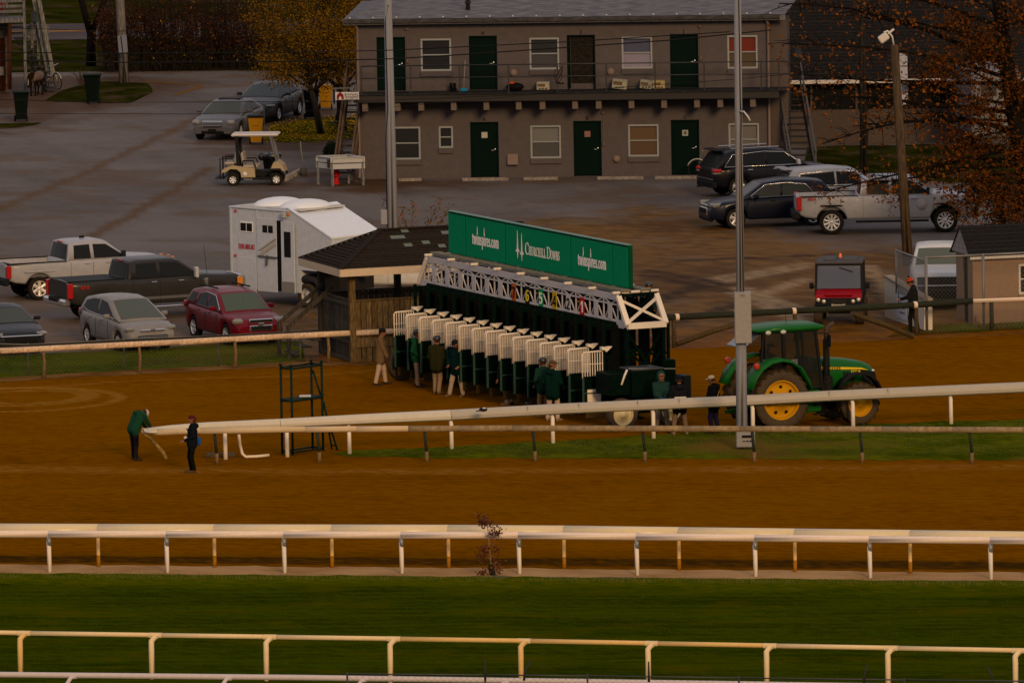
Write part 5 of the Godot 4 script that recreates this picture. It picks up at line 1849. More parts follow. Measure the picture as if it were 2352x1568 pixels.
func poles() -> void:
	var steel := mat(0.2, 0.2, 0.22, 0.6, 0.0, "soft", 0.4)
	var f := gp(905, 655)
	var o := thing("light_pole", "tall grey steel light pole standing behind the timber hut", "light pole", f)
	var s := tool(true)
	cyl(s, Vector3.ZERO, V3(-0.05, 13.0, 0), 0.2, 0.115, 14)
	obj("shaft", done(s), steel, o)
	s = tool(true)
	tube(s, [V3(-0.2, 2.0, 0.05), V3(-0.19, 5.0, 0.05), V3(-0.1, 6.0, 0.15), V3(-0.13, 9.0, 0.1), V3(-0.02, 9.6, 0.13)], 0.018, 5)
	obj("cable", done(s), mat(0.015, 0.015, 0.015, 0.7), o)
	s = tool()
	cbox(s, V3(-0.3, 2.35, 0.05), V3(0.22, 0.5, 0.2), 0.015)
	obj("junction_box", s, mat(0.22, 0.22, 0.24, 0.5), o)
	f = gp(1705, 1030)
	o = thing("light_pole", "tall grey steel light pole with switch boxes on the grass island", "light pole", f)
	s = tool(true)
	cyl(s, Vector3.ZERO, V3(0.02, 4.6, 0), 0.175, 0.155, 14)
	cyl(s, V3(0.02, 4.6, 0), V3(0.07, 14.5, 0), 0.125, 0.105, 14)
	obj("shaft", done(s), steel, o)
	s = tool(true)
	tube(s, [V3(0.1, 4.7, 0.1), V3(0.1, 7.5, 0.1), V3(0.1, 9.2, 0.1), V3(0.12, 9.8, 0.12), V3(0.1, 10.4, 0.1), V3(0.1, 14.4, 0.1)], 0.018, 5)
	obj("cable", done(s), mat(0.012, 0.012, 0.012, 0.7), o)
	s = tool()
	cbox(s, V3(0.08, 3.93, 0.16), V3(0.5, 1.53, 0.3), 0.02)
	var bx := obj("switch_box", s, mat(0.24, 0.225, 0.215, 0.45, 0.2, "soft", 0.6), o)
	s = tool()
	cbox(s, V3(0.08, 4.6, 0.315), V3(0.14, 0.07, 0.02), 0.005)
	obj("box_label", s, mat(0.16, 0.15, 0.15, 0.5), bx)
	s = tool()
	cbox(s, V3(0.1, 0.34, 0.2), V3(0.56, 0.55, 0.32), 0.03)
	bx = obj("base_box", s, mat(0.22, 0.21, 0.21, 0.5, 0.2, "soft", 0.6), o)
	s = tool()
	cbox(s, V3(0.14, 0.4, 0.365), V3(0.3, 0.08, 0.015), 0.004)
	obj("slot", s, mat(0.01, 0.01, 0.01, 0.8), bx)
	s = tool()
	for k in 3:
		box(s, V3(0.05 + k * 0.1, 0.26, 0.362), V3(0.08, 0.035 + 0.01 * k, 0.004))
	obj("box_print", s, mat(0.03, 0.03, 0.03, 0.7), bx)
	s = tool(true)
	tube(s, [V3(0.05, 10.05, 0.1), V3(0.2, 10.05, 0.25), V3(0.32, 9.9, 0.3), V3(0.38, 9.78, 0.3)], 0.025, 6)
	obj("lamp_arm", done(s), mat(0.45, 0.43, 0.38, 0.4), o)
	f = gp(2086, 595)
	o = thing("wooden_pole", "weathered wooden pole carrying a white flood lamp before the pickup", "pole", f)
	s = tool(true)
	tube(s, [Vector3.ZERO, V3(-0.17, 3.5, 0), V3(-0.37, 7.45, 0)], [0.175, 0.16, 0.14], 12)
	obj("shaft", done(s), mat(0.125, 0.083, 0.05, 0.9, 0, "wood", 0.5), o)
	s = tool(true)
	tube(s, [V3(-0.38, 7.4, 0.05), V3(-0.44, 7.75, 0.1), V3(-0.6, 7.95, 0.15), V3(-0.73, 7.9, 0.2)], 0.035, 6)
	obj("lamp_arm", done(s), mat(0.5, 0.48, 0.46, 0.4), o)
	s = tool()
	cbox(s, V3(-0.74, 7.72, 0.2), V3(0.36, 0.26, 0.4), 0.04, Basis(V3(0, 0, 1), 0.6))
	bar(s, V3(-0.58, 7.86, 0.2), V3(-0.38, 8.02, 0.2), 0.1, 0.07)
	obj("lamp_head", s, mat(0.5, 0.46, 0.42, 0.5), o)
	f = gp(284, 190)
	o = thing("utility_pole", "bleached grey wooden utility pole at the corner of the drive", "pole", f)
	s = tool(true)
	tube(s, [Vector3.ZERO, V3(-0.07, 2.5, 0), V3(-0.19, 6.5, 0)], [0.21, 0.19, 0.165], 12)
	obj("shaft", done(s), mat(0.22, 0.2, 0.19, 0.9, 0, "wood", 0.5), o)
	o = thing("road_sign", "back of a small grey road sign leaning beside bleached pole", "sign", gp(290, 195))
	s = tool(true)
	tube(s, [Vector3.ZERO, V3(-0.2, 2.05, 0)], 0.03, 6)
	obj("post", done(s), mat(0.02, 0.02, 0.022, 0.6), o)
	s = tool()
	cbox(s, V3(-0.13, 1.72, 0.0), V3(0.38, 0.72, 0.02), 0.006, Basis(V3(0, 0, 1), 0.06))
	obj("plate", s, mat(0.1, 0.115, 0.16, 0.5, 0.2), o)
	f = gp(1985, 400)
	o = thing("dark_pole", "dark wooden pole among the branches in front of the barn", "pole", f)
	s = tool(true)
	tube(s, [Vector3.ZERO, V3(0.02, 8.0, 0)], [0.15, 0.12], 10)
	obj("shaft", done(s), mat(0.035, 0.03, 0.025, 0.9, 0, "wood", 0.5), o)
	o = thing("striped_banner_pole", "thin pole with a narrow pale banner before the barn", "banner", gp(2076, 372))
	s = tool(true)
	tube(s, [Vector3.ZERO, V3(-0.06, 4.2, 0)], 0.03, 6)
	obj("pole", done(s), mat(0.2, 0.2, 0.2, 0.5), o)
	for k in 4:
		s = tool()
		cbox(s, V3(0.05, 3.9 - k * 0.5, 0.02), V3(0.3, 0.46, 0.012), 0.003)
		obj("banner_panel", s, mat(0.3, 0.3, 0.36, 0.8) if k != 2 else mat(0.06, 0.07, 0.12, 0.8), o)
	var wl := [
		["two wires", [[-40, 119.5, 9.0], [280, 122.5, 8.6], [720, 119, 8.6], [900, 115, 9.2], [1300, 96, 9.6], [1772, 67, 9.8]], 0.016, "upper black cable crossing the dormitory doors and windows"],
		["b", [[-40, 138, 8.0], [280, 143, 7.6], [640, 141, 7.6], [900, 135, 8.2], [1080, 124, 8.5], [1540, 92, 8.8], [1830, 63, 9.0]], 0.02, "thick black cable sagging below the upper one"],
		["c", [[-40, 227.5, 5.2], [280, 235, 4.8], [820, 232.5, 4.6], [1170, 219, 4.6], [1700, 181, 5.4], [2060, 145, 6.0]], 0.011, "thin pale wire passing under the gallery to the oak"],
		["d", [[-40, 261, 4.4], [450, 261.5, 3.9], [840, 251, 3.9], [1330, 208, 4.6]], 0.008, "thinnest wire just above the grey sedan roof"],
		["e", [[-40, 62, 7.0], [240, 71, 6.8], [560, 70, 6.8], [800, 66, 6.9]], 0.01, "thin wire passing in front of the brown hedge"],
	]
	for e in wl:
		s = tool(true)
		var pts := []
		var c: Vector3 = gp(e[1][0][0], e[1][0][1], e[1][0][2])
		for i in e[1].size() - 1:
			for k in 5:
				var t := k / 5.0
				var q: Array = e[1][i]
				var r: Array = e[1][i + 1]
				pts.append(gp(lerpf(q[0], r[0], t), lerpf(q[1], r[1], t), lerpf(q[2], r[2], t)) - c)
		tube(s, pts, e[2], 4, false)
		tag(obj("overhead_wire", done(s), mat(0.01, 0.01, 0.011, 0.6), self, c), e[3], "wire", "overhead wires across the yard")

# ---------- vehicles ----------
# own axes: x forward, y up, z to its right; origin on the ground under the middle
func curve(a: Array, x: float) -> float:
	if x <= a[0][0]:
		return a[0][1]
	for i in a.size() - 1:
		if x <= a[i + 1][0]:
			var t: float = (x - a[i][0]) / (a[i + 1][0] - a[i][0])
			return lerpf(a[i][1], a[i + 1][1], t)
	return a[-1][1]

# d: L W belt sill arch(r) wr(wheel radius) axles[xr, xf] top[[x, y]..] cabin[[x, y]..] (outline of the glasshouse from rear to front)
# sides[[outline]..] col trim rim(col) spokes bed[x0, x1, floor] tall(roof half width share)
func body_half(d: Dictionary, x: float) -> float:
	var e: float = absf(x) / (d.L * 0.5)
	return d.W * 0.5 * (1.0 - 0.16 * pow(e, 9.0) - 0.035 * pow(e, 2.5))

func cabin_half(d: Dictionary, y: float) -> float:
	var t := clampf((y - d.belt) / (d.roof - d.belt), 0.0, 1.0)
	return d.W * 0.5 * lerpf(0.94, d.get("tuck", 0.74), t)

func vehicle(nm: String, label: String, cat: String, d: Dictionary, group := "") -> Node3D:
	var o := thing(nm, label, cat, Vector3.ZERO, 0.0, group)
	var hl: float = d.L * 0.5
	var paint_m := paint(d.col.r, d.col.g, d.col.b, d.get("rough", 0.35))
	var dark := mat(0.012, 0.012, 0.013, 0.6)
	var chrome := mat(0.55, 0.55, 0.56, 0.2, 0.9)
	var xs := []
	var x := -hl
	while x < hl - 0.02:
		xs.append(x)
		x += 0.07 if absf(x) > hl - 0.3 else 0.11
	xs.append(hl)
	for ax in d.axles:
		for k in 13:
			xs.append(ax + d.arch * cos(PI * k / 12.0))
	if d.has("bed"):
		for e in [d.bed[0], d.bed[0] + 0.012, d.bed[1] - 0.012, d.bed[1]]:
			xs.append(e)
	xs.sort()
	var rings := []
	for k in xs.size():
		x = xs[k]
		if k > 0 and x - xs[k - 1] < 0.004:
			continue
		var w := body_half(d, x)
		var yt := curve(d.top, x)
		var yb: float = curve(d.get("under", [[-hl, d.sill + 0.1], [-hl + 0.35, d.sill], [hl - 0.4, d.sill], [hl, d.sill + 0.06]]), x)
		for ax in d.axles:
			var q: float = d.arch * d.arch - (x - ax) * (x - ax)
			if q > 0.0:
				yb = maxf(yb, d.wr * 0.95 + sqrt(q))
		var ym := lerpf(yb, yt, 0.45)
		var half := [Vector2(w * 0.95, yb), Vector2(w * 0.985, lerpf(yb, yt, 0.12)), Vector2(w, ym), Vector2(w * 0.985, lerpf(yb, yt, 0.8)), Vector2(w * 0.95, yt - 0.035), Vector2(w * 0.87, yt - 0.004)]
		if d.has("bed") and x > d.bed[0] and x < d.bed[1]:
			half[4] = Vector2(w * 0.965, yt - 0.01)
			half.append(Vector2(w * 0.86, d.bed[2]))
			half.append(Vector2(0.0, d.bed[2]))
		else:
			half.append(Vector2(w * 0.6, yt + 0.02))
			half.append(Vector2(0.0, yt + 0.035))
		var r := PackedVector3Array()
		for v in half:
			r.append(V3(x, v.y, v.x))
		for i in range(half.size() - 2, -1, -1):
			r.append(V3(x, half[i].y, -half[i].x))
		rings.append(r)
	var s := tool(true)
	loft(s, rings, true, false)
	s.set_smooth_group(-1)
	for e in [0, rings.size() - 1]:
		var p: PackedVector3Array = rings[e]
		var c := Vector3.ZERO
		for v in p: c += v / p.size()
		for i in p.size():
			tri(s, c, p[i], p[(i + 1) % p.size()])
	obj("body", done(s), paint_m, o)
	s = tool()
	box(s, V3(0, d.sill + 0.22, 0), V3(d.L - 0.5, 0.4, d.W - 0.62))
	obj("chassis", s, mat(0.006, 0.006, 0.006, 0.9), o)
	if d.has("cabin"):
		var c: Array = d.cabin
		rings = []
		xs = []
		for k in c.size() - 1:
			var n := 5 if absf(c[k + 1][0] - c[k][0]) > 0.25 else 2
			for q in n:
				xs.append(lerpf(c[k][0], c[k + 1][0], float(q) / n))
		xs.append(c[-1][0])
		for q in xs:
			var y: float = curve(c, q)
			var yl: float = d.belt - 0.06
			var yy := maxf(y, yl + 0.02)
			var r := PackedVector3Array()
			var half := [Vector2(cabin_half(d, d.belt), yl), Vector2(cabin_half(d, lerpf(yl, yy, 0.5)), lerpf(yl, yy, 0.5)), Vector2(cabin_half(d, yy - 0.05) , yy - 0.05), Vector2(cabin_half(d, yy) * 0.9, yy - 0.005), Vector2(cabin_half(d, yy) * 0.5, yy + 0.022), Vector2(0, yy + 0.03)]
			for v in half: r.append(V3(q, v.y, v.x))
			for i in range(half.size() - 2, -1, -1): r.append(V3(q, half[i].y, -half[i].x))
			rings.append(r)
		s = tool(true)
		loft(s, rings, true, true)
		obj("cab", done(s), paint_m, o)
		for e in [[c[-1], c[-2], "windscreen", d.get("wind", Color(0.05, 0.06, 0.055))], [c[0], c[1], "rear_window", Color(0.012, 0.013, 0.014)]]:
			var a := V3(e[0][0], e[0][1], 0)
			var b := V3(e[1][0], e[1][1], 0)
			var nrm := V3(b.y - a.y, a.x - b.x, 0).normalized()
			if nrm.y < 0: nrm = -nrm
			s = tool(true)
			var prev: PackedVector3Array
			for k in 6:
				var t := lerpf(0.07, 0.93, k / 5.0)
				var p := a.lerp(b, t)
				var hw := cabin_half(d, p.y) * 0.87
				var r := PackedVector3Array()
				for j in 7:
					var u := lerpf(-1, 1, j / 6.0)
					r.append(p + nrm * (0.036 - 0.028 * absf(u * u * u)) + V3(0, 0, hw * u))
				if k > 0:
					for j in 6:
						quad(s, prev[j], r[j], r[j + 1], prev[j + 1])
				prev = r
			obj(e[2], done(s), car_glass(e[3].r, e[3].g, e[3].b), o)
		for sd in [-1.0, 1.0]:
			for w in d.sides:
				s = tool()
				var pv := PackedVector2Array()
				for q in w: pv.append(Vector2(q[0], q[1]))
				var ix := Geometry2D.triangulate_polygon(pv)
				for i in range(0, ix.size(), 3):
					var vv := []
					for q in 3:
						var p2 := pv[ix[i + q]]
						vv.append(V3(p2.x, p2.y, sd * (cabin_half(d, p2.y) + 0.007)))
					tri(s, vv[0], vv[1], vv[2])
				obj("side_window", s, car_glass(0.011, 0.013, 0.016) if not d.has("side_col") else car_glass(d.side_col.r, d.side_col.g, d.side_col.b), o)
			if d.get("chrome_line", false):
				s = tool(true)
				var pts := []
				var w0: Array = d.sides[0]
				var w1: Array = d.sides[-1]
				for q in [w0[0], w1[1] if w1.size() > 3 else w1[1]]:
					pts.append(V3(q[0], q[1] - 0.015, sd * (cabin_half(d, q[1]) + 0.012)))
				if d.has("line"):
					pts = []
					for q in d.line:
						pts.append(V3(q[0], q[1], sd * (cabin_half(d, q[1]) + 0.01)))
				tube(s, pts, 0.014, 5)
				obj("window_trim", done(s), chrome, o)
			if d.has("mirror"):
				s = tool()
				cbox(s, V3(d.mirror[0], d.mirror[1], sd * (d.W * 0.5 + 0.1)), V3(0.12, d.mirror[2], 0.22), 0.035)
				bar(s, V3(d.mirror[0], d.mirror[1] - 0.04, sd * (d.W * 0.5 - 0.08)), V3(d.mirror[0], d.mirror[1] - 0.04, sd * (d.W * 0.5 + 0.05)), 0.05, 0.04)
				var mc: Color = d.get("mirror_col", d.col)
				obj("mirror", s, paint(mc.r, mc.g, mc.b), o)
			for hx in d.get("handles", []):
				s = tool()
				cbox(s, V3(hx[0], hx[1], sd * (body_half(d, hx[0]) * 0.99 + 0.005)), V3(0.2, 0.035, 0.05), 0.012)
				obj("door_handle", s, chrome if d.get("chrome_handles", false) else paint_m, o)
			for jx in d.get("joints", []):
				s = tool()
				var pts2 := [V3(jx, d.sill + 0.1, sd * body_half(d, jx) * 0.992), V3(jx, lerpf(d.sill, d.belt, 0.5), sd * (body_half(d, jx) + 0.0015)), V3(jx, d.belt - 0.08, sd * body_half(d, jx) * 0.985)]
				for i in 2:
					bar(s, pts2[i], pts2[i + 1], 0.012, 0.006)
				obj("door_joint", s, dark, o)
	var rc: Color = d.get("rim", Color(0.45, 0.45, 0.46))
	for i in d.axles.size():
		for sd in [-1.0, 1.0]:
			var tw: float = d.get("tw", 0.23)
			wheel(o, V3(d.axles[i], d.wr, sd * (d.W * 0.5 - tw * 0.5 - 0.035)), d.wr, tw, d.wr * d.get("rim_share", 0.66), d.get("spokes", 5), V3(0, 0, sd), rc, d.get("mud", 0.1))
	for e in d.get("bits", []):
		for sd in ([1.0] if e[1].z == 0.0 else [1.0, -1.0]):
			s = tool()
			var b := Basis.IDENTITY
			if e.size() > 5:
				b = Basis(Vector3.UP, -e[5] * sd)
			cbox(s, V3(e[1].x, e[1].y, e[1].z * sd), e[2], e[4], b)
			var m: Material
			match e[3]:
				"chrome": m = chrome
				"dark": m = dark
				"black": m = mat(0.008, 0.008, 0.008, 0.5)
				"red": m = mat(0.3, 0.006, 0.006, 0.25)
				"amber": m = mat(0.5, 0.16, 0.01, 0.3)
				"lamp": m = mat(0.2, 0.195, 0.18, 0.15, 0.3)
				"body": m = paint_m
				"grey": m = mat(0.08, 0.08, 0.08, 0.6)
				"plate": m = mat(0.4, 0.4, 0.42, 0.5)
				_: m = dark
			obj(e[0], s, m, o)
	return o

func car_glass(r: float, g: float, b: float) -> StandardMaterial3D:
	var m := mat(r, g, b, 0.22)
	m.metallic_specular = 0.15
	return m

# stand a vehicle so that two of its own ground points fall on two surveyed points
func stand(o: Node3D, la: Vector3, a: Vector3, lb: Vector3, b: Vector3) -> void:
	var dl := lb - la
	var dw := b - a
	o.rotation.y = atan2(-dw.z, dw.x) - atan2(-dl.z, dl.x)
	var mid := Basis(Vector3.UP, o.rotation.y) * ((la + lb) * 0.5)
	o.position = (a + b) * 0.5 - mid
	o.position.y = 0.0

func set_at(o: Node3D, local: Vector3, at: Vector3, yaw: float) -> void:
	o.rotation.y = yaw
	o.position = at - Basis(Vector3.UP, yaw) * local

func pickup(col: Color, L: float, W: float, H: float, ax: Array, belt: float, rail: float, cab: Array, wr: float) -> Dictionary:
	var hl := L / 2
	var cr: float = cab[0]
	var cf: float = cab[3]
	var d := {"L": L, "W": W, "belt": belt, "roof": H, "sill": 0.5, "arch": wr + 0.13, "wr": wr, "axles": ax, "col": col, "tuck": 0.78, "tw": 0.27,
		"top": [[-hl, rail], [cr - 0.06, rail], [cr + 0.02, belt], [cf, belt + 0.02], [cf + 0.1, belt + 0.03], [hl - 0.25, belt - 0.06], [hl - 0.06, belt - 0.13], [hl, belt - 0.3]],
		"under": [[-hl, 0.75], [-hl + 0.3, 0.62], [-hl + 0.9, 0.55], [hl - 0.5, 0.5], [hl, 0.55]],
		"cabin": [[cr, belt - 0.05], [cab[1], H - 0.05], [cab[1] + 0.3, H], [cab[2] - 0.25, H], [cab[2], H - 0.06], [cf, belt]],
		"sides": [[[cr + 0.25, belt + 0.03], [cr + 0.28, H - 0.12], [(cr + cab[2]) / 2 + 0.08, H - 0.1], [(cr + cab[2]) / 2 + 0.1, belt + 0.03]], [[(cr + cab[2]) / 2 + 0.22, belt + 0.03], [(cr + cab[2]) / 2 + 0.2, H - 0.1], [cab[2] - 0.1, H - 0.12], [cf - 0.28, belt + 0.14], [cf - 0.25, belt + 0.03]]],
		"bed": [-hl + 0.09, cr - 0.07, rail - 0.5], "mirror": [cf - 0.25, belt + 0.14, 0.28], "mirror_col": Color(0.015, 0.015, 0.015), "handles": [[(cr + cab[2]) / 2 - 0.05, belt - 0.13], [cf - 0.75, belt - 0.13]], "joints": [cr + 0.12, (cr + cab[2]) / 2 + 0.16, cf - 0.05]}
	return d

func vehicles() -> void:
	var d := pickup(Color(0.29, 0.285, 0.305), 5.85, 2.03, 1.9, [-1.78, 1.87], 1.3, 1.27, [-0.78, -0.65, 0.75, 1.45], 0.4)
	d.spokes = 6
	d.rim = Color(0.62, 0.56, 0.5)
	d.bits = [["tail_lamp", V3(-2.88, 1.0, 0.93), V3(0.16, 0.42, 0.16), "red", 0.02], ["rear_bumper", V3(-2.95, 0.65, 0), V3(0.22, 0.24, 1.86), "dark", 0.05], ["bed_rim", V3(-1.85, 1.275, 0.93), V3(2.1, 0.035, 0.12), "black", 0.01], ["bed_rim", V3(-2.86, 1.28, 0), V3(0.1, 0.035, 1.8), "black", 0.01], ["high_brake_lamp", V3(-0.7, 1.86, 0), V3(0.06, 0.06, 0.4), "red", 0.01], ["head_lamp", V3(2.8, 0.98, 0.8), V3(0.2, 0.3, 0.35), "lamp", 0.04], ["grille", V3(2.92, 0.9, 0), V3(0.06, 0.4, 1.1), "chrome", 0.02], ["tailgate", V3(-2.935, 1.02, 0), V3(0.03, 0.46, 1.5), "body", 0.01], ["roof_fin", V3(0.1, 1.98, 0), V3(0.2, 0.08, 0.05), "black", 0.02], ["arch_trim", V3(-1.78, 0.98, 1.0), V3(1.1, 0.07, 0.05), "body", 0.02]]
	var o := vehicle("silver_pickup", "silver pickup with open bed, leftmost, behind the dark pickup", "pickup", d)
	set_at(o, V3(-1.78, 0, 0.9), gp(90, 689), deg_to_rad(22))
	d = pickup(Color(0.023, 0.0215, 0.0205), 6.35, 2.05, 1.98, [-1.95, 2.1], 1.38, 1.38, [-1.0, -0.9, 0.85, 1.6], 0.42)
	d.rim = Color(0.4, 0.4, 0.4)
	d.chrome_handles = true
	d.mirror = [1.35, 1.5, 0.36]
	d.mirror_col = Color(0.4, 0.4, 0.4)
	d.bits = [["tail_lamp", V3(-3.12, 1.1, 0.95), V3(0.18, 0.5, 0.14), "red", 0.02], ["rear_bumper", V3(-3.22, 0.7, 0), V3(0.26, 0.24, 1.9), "chrome", 0.06], ["bumper_pad", V3(-3.28, 0.78, 0), V3(0.18, 0.14, 0.8), "dark", 0.02], ["bed_cover", V3(-2.1, 1.385, 0), V3(2.0, 0.05, 1.72), "black", 0.02], ["high_brake_lamp", V3(-0.95, 1.95, 0), V3(0.06, 0.06, 0.36), "red", 0.01], ["head_lamp", V3(3.06, 1.12, 0.84), V3(0.24, 0.34, 0.3), "lamp", 0.04], ["side_marker", V3(2.98, 1.1, 0.965), V3(0.2, 0.3, 0.06), "amber", 0.02], ["grille", V3(3.17, 1.05, 0), V3(0.08, 0.5, 1.3), "chrome", 0.03], ["front_bumper", V3(3.2, 0.72, 0), V3(0.2, 0.26, 1.95), "chrome", 0.06], ["sill_step", V3(0.3, 0.42, 1.0), V3(2.9, 0.06, 0.14), "chrome", 0.02], ["lower_band", V3(0.2, 0.72, 1.01), V3(2.6, 0.1, 0.025), "grey", 0.008], ["fender_vent", V3(1.75, 1.12, 0.985), V3(0.16, 0.3, 0.06), "chrome", 0.02], ["roof_marker", V3(0.75, 2.0, 0.5), V3(0.1, 0.035, 0.12), "amber", 0.01], ["roof_marker", V3(0.8, 2.01, 0), V3(0.1, 0.035, 0.12), "amber", 0.01]]
	o = vehicle("dark_grey_pickup", "dark grey crew cab pickup with covered bed behind the beige hatchback", "pickup", d)
	set_at(o, V3(-1.95, 0, 0.92), gp(236, 740), deg_to_rad(24))
	write("badge", "4X4", "Droid Sans", 0.13, mat(0.3, 0.02, 0.015, 0.5), o, Transform3D(Basis.IDENTITY, V3(-2.62, 1.2, 1.018)), 0.006, true)
	var s := tool(true)
	tube(s, [V3(1.9, 1.4, 0.7), V3(1.8, 2.35, 0.7)], 0.008, 4)
	obj("aerial", done(s), mat(0.02, 0.02, 0.02, 0.6), o)
	d = {"L": 4.41, "W": 1.83, "belt": 1.02, "roof": 1.62, "sill": 0.27, "arch": 0.38, "wr": 0.32, "axles": [-1.33, 1.32], "col": Color(0.18, 0.167, 0.16), "tuck": 0.7, "spokes": 8, "chrome_line": true,
		"top": [[-2.2, 0.8], [-2.14, 0.98], [-1.9, 1.1], [-0.4, 1.06], [0.95, 1.0], [1.4, 0.95], [1.85, 0.84], [2.1, 0.7], [2.2, 0.56]],
		"cabin": [[-2.08, 1.0], [-1.78, 1.52], [-1.3, 1.6], [-0.4, 1.64], [0.2, 1.58], [1.42, 0.98]],
		"sides": [[[-1.75, 1.2], [-1.62, 1.42], [-1.1, 1.52], [-0.55, 1.54], [-0.5, 1.09], [-1.3, 1.13]], [[-0.42, 1.08], [-0.46, 1.54], [0.1, 1.48], [0.72, 1.18], [0.9, 1.05]]],
		"line": [[-1.8, 1.22], [-1.3, 1.105], [-0.5, 1.06], [0.95, 1.03]], "mirror": [0.75, 1.1, 0.14], "handles": [[-0.95, 0.95], [0.0, 0.93]], "joints": [-0.48, 0.55], "wind": Color(0.062, 0.075, 0.068),
		"bits": [["head_lamp", V3(1.93, 0.76, 0.7), V3(0.36, 0.17, 0.3), "lamp", 0.06, 0.45], ["upper_grille", V3(2.19, 0.72, 0), V3(0.06, 0.07, 0.85), "chrome", 0.02], ["badge", V3(2.22, 0.73, 0), V3(0.03, 0.07, 0.16), "grey", 0.012], ["lower_grille", V3(2.2, 0.47, 0), V3(0.07, 0.18, 1.05), "dark", 0.03], ["grille_bar", V3(2.235, 0.51, 0), V3(0.02, 0.02, 1.0), "chrome", 0.005], ["grille_bar", V3(2.235, 0.45, 0), V3(0.02, 0.02, 0.95), "chrome", 0.005], ["lip", V3(2.16, 0.3, 0), V3(0.12, 0.05, 1.3), "chrome", 0.02], ["tail_lamp", V3(-2.02, 1.0, 0.78), V3(0.2, 0.26, 0.12), "red", 0.03], ["fog_lamp", V3(2.1, 0.46, 0.66), V3(0.08, 0.09, 0.14), "lamp", 0.02]]}
	o = vehicle("beige_hatchback", "beige hatchback parked nose to the outer rail beside the red car", "car", d)
	stand(o, V3(-1.33, 0, 0.8), gp(197, 788), V3(1.32, 0, 0.8), gp(282, 808.5))
	d = {"L": 4.77, "W": 1.84, "belt": 1.06, "roof": 1.66, "sill": 0.32, "arch": 0.43, "wr": 0.36, "axles": [-1.43, 1.43], "col": Color(0.115, 0.003, 0.008), "tuck": 0.73, "spokes": 5, "chrome_line": true,
		"top": [[-2.38, 0.85], [-2.3, 1.06], [-1.9, 1.12], [0.9, 1.05], [1.25, 1.04], [1.9, 0.96], [2.22, 0.86], [2.38, 0.68]],
		"cabin": [[-2.28, 1.05], [-1.85, 1.58], [-1.4, 1.64], [-0.4, 1.68], [0.35, 1.6], [1.25, 1.04]],
		"sides": [[[-1.15, 1.15], [-1.0, 1.48], [-0.6, 1.55], [-0.35, 1.55], [-0.3, 1.12]], [[-0.22, 1.11], [-0.26, 1.55], [0.28, 1.5], [0.78, 1.2], [0.85, 1.1]], [[-2.0, 1.2], [-1.72, 1.5], [-1.25, 1.5], [-1.4, 1.18]]],
		"line": [[-1.22, 1.14], [-1.05, 1.5], [-0.5, 1.58], [0.3, 1.53], [0.86, 1.16], [0.86, 1.09], [-1.22, 1.14]], "mirror": [0.7, 1.16, 0.15], "handles": [[-0.9, 0.99], [0.05, 0.97]], "joints": [-0.26, 0.72], "wind": Color(0.055, 0.075, 0.062),
		"bits": [["head_lamp", V3(2.1, 0.84, 0.7), V3(0.4, 0.2, 0.36), "lamp", 0.07, 0.4], ["upper_grille", V3(2.37, 0.86, 0), V3(0.06, 0.12, 0.84), "chrome", 0.03], ["upper_grille_mesh", V3(2.395, 0.86, 0), V3(0.03, 0.075, 0.76), "dark", 0.01], ["lower_grille", V3(2.38, 0.62, 0), V3(0.06, 0.2, 0.8), "chrome", 0.05], ["lower_grille_mesh", V3(2.405, 0.62, 0), V3(0.03, 0.15, 0.72), "dark", 0.04], ["badge", V3(2.415, 0.765, 0), V3(0.02, 0.06, 0.2), "chrome", 0.01], ["lower_bumper", V3(2.3, 0.42, 0), V3(0.2, 0.16, 1.3), "dark", 0.05], ["fog_lamp", V3(2.3, 0.5, 0.68), V3(0.08, 0.08, 0.14), "lamp", 0.02], ["roof_rack", V3(-0.75, 1.74, 0.56), V3(1.6, 0.05, 0.05), "black", 0.015], ["tail_lamp", V3(-2.2, 1.05, 0.8), V3(0.2, 0.25, 0.12), "red", 0.03], ["tag", V3(0.75, 1.38, 0.0001), V3(0.02, 0.1, 0.08), "plate", 0.004]]}
	o = vehicle("red_suv", "dark red suv with black roof bars beside the timber hut", "car", d)
	stand(o, V3(-1.43, 0, 0.82), gp(438.5, 773), V3(1.43, 0, 0.82), gp(530, 796))
	var sedan := func(col: Color) -> Dictionary:
		return {"L": 4.75, "W": 1.84, "belt": 0.98, "roof": 1.45, "sill": 0.24, "arch": 0.38, "wr": 0.33, "axles": [-1.4, 1.42], "col": col, "tuck": 0.66, "spokes": 7,
		"top": [[-2.37, 0.75], [-2.28, 0.95], [-1.75, 1.03], [-0.5, 0.99], [0.8, 0.97], [1.3, 0.93], [1.9, 0.82], [2.2, 0.72], [2.37, 0.55]],
		"cabin": [[-1.95, 1.02], [-1.1, 1.38], [-0.55, 1.44], [-0.1, 1.45], [0.25, 1.38], [1.2, 0.93]],
		"sides": [[[-1.35, 1.08], [-0.95, 1.32], [-0.42, 1.37], [-0.36, 1.04]], [[-0.28, 1.04], [-0.34, 1.37], [0.1, 1.33], [0.72, 1.06], [0.75, 1.02]]],
		"mirror": [0.62, 1.05, 0.13], "handles": [[-0.85, 0.88], [0.05, 0.87]], "joints": [-0.32, 0.62], "wind": Color(0.045, 0.055, 0.052)}
	d = sedan.call(Color(0.01, 0.011, 0.012))
	d.bits = [["head_lamp", V3(2.14, 0.7, 0.72), V3(0.34, 0.13, 0.34), "lamp", 0.05, 0.5], ["chrome_bar", V3(2.36, 0.66, 0), V3(0.06, 0.05, 1.4), "chrome", 0.02], ["grille", V3(2.37, 0.52, 0), V3(0.05, 0.16, 1.1), "black", 0.03], ["lower_grille", V3(2.34, 0.33, 0), V3(0.06, 0.12, 1.3), "black", 0.03]]
	o = vehicle("black_saloon", "black saloon cut by the frame at the outer rail", "car", d)
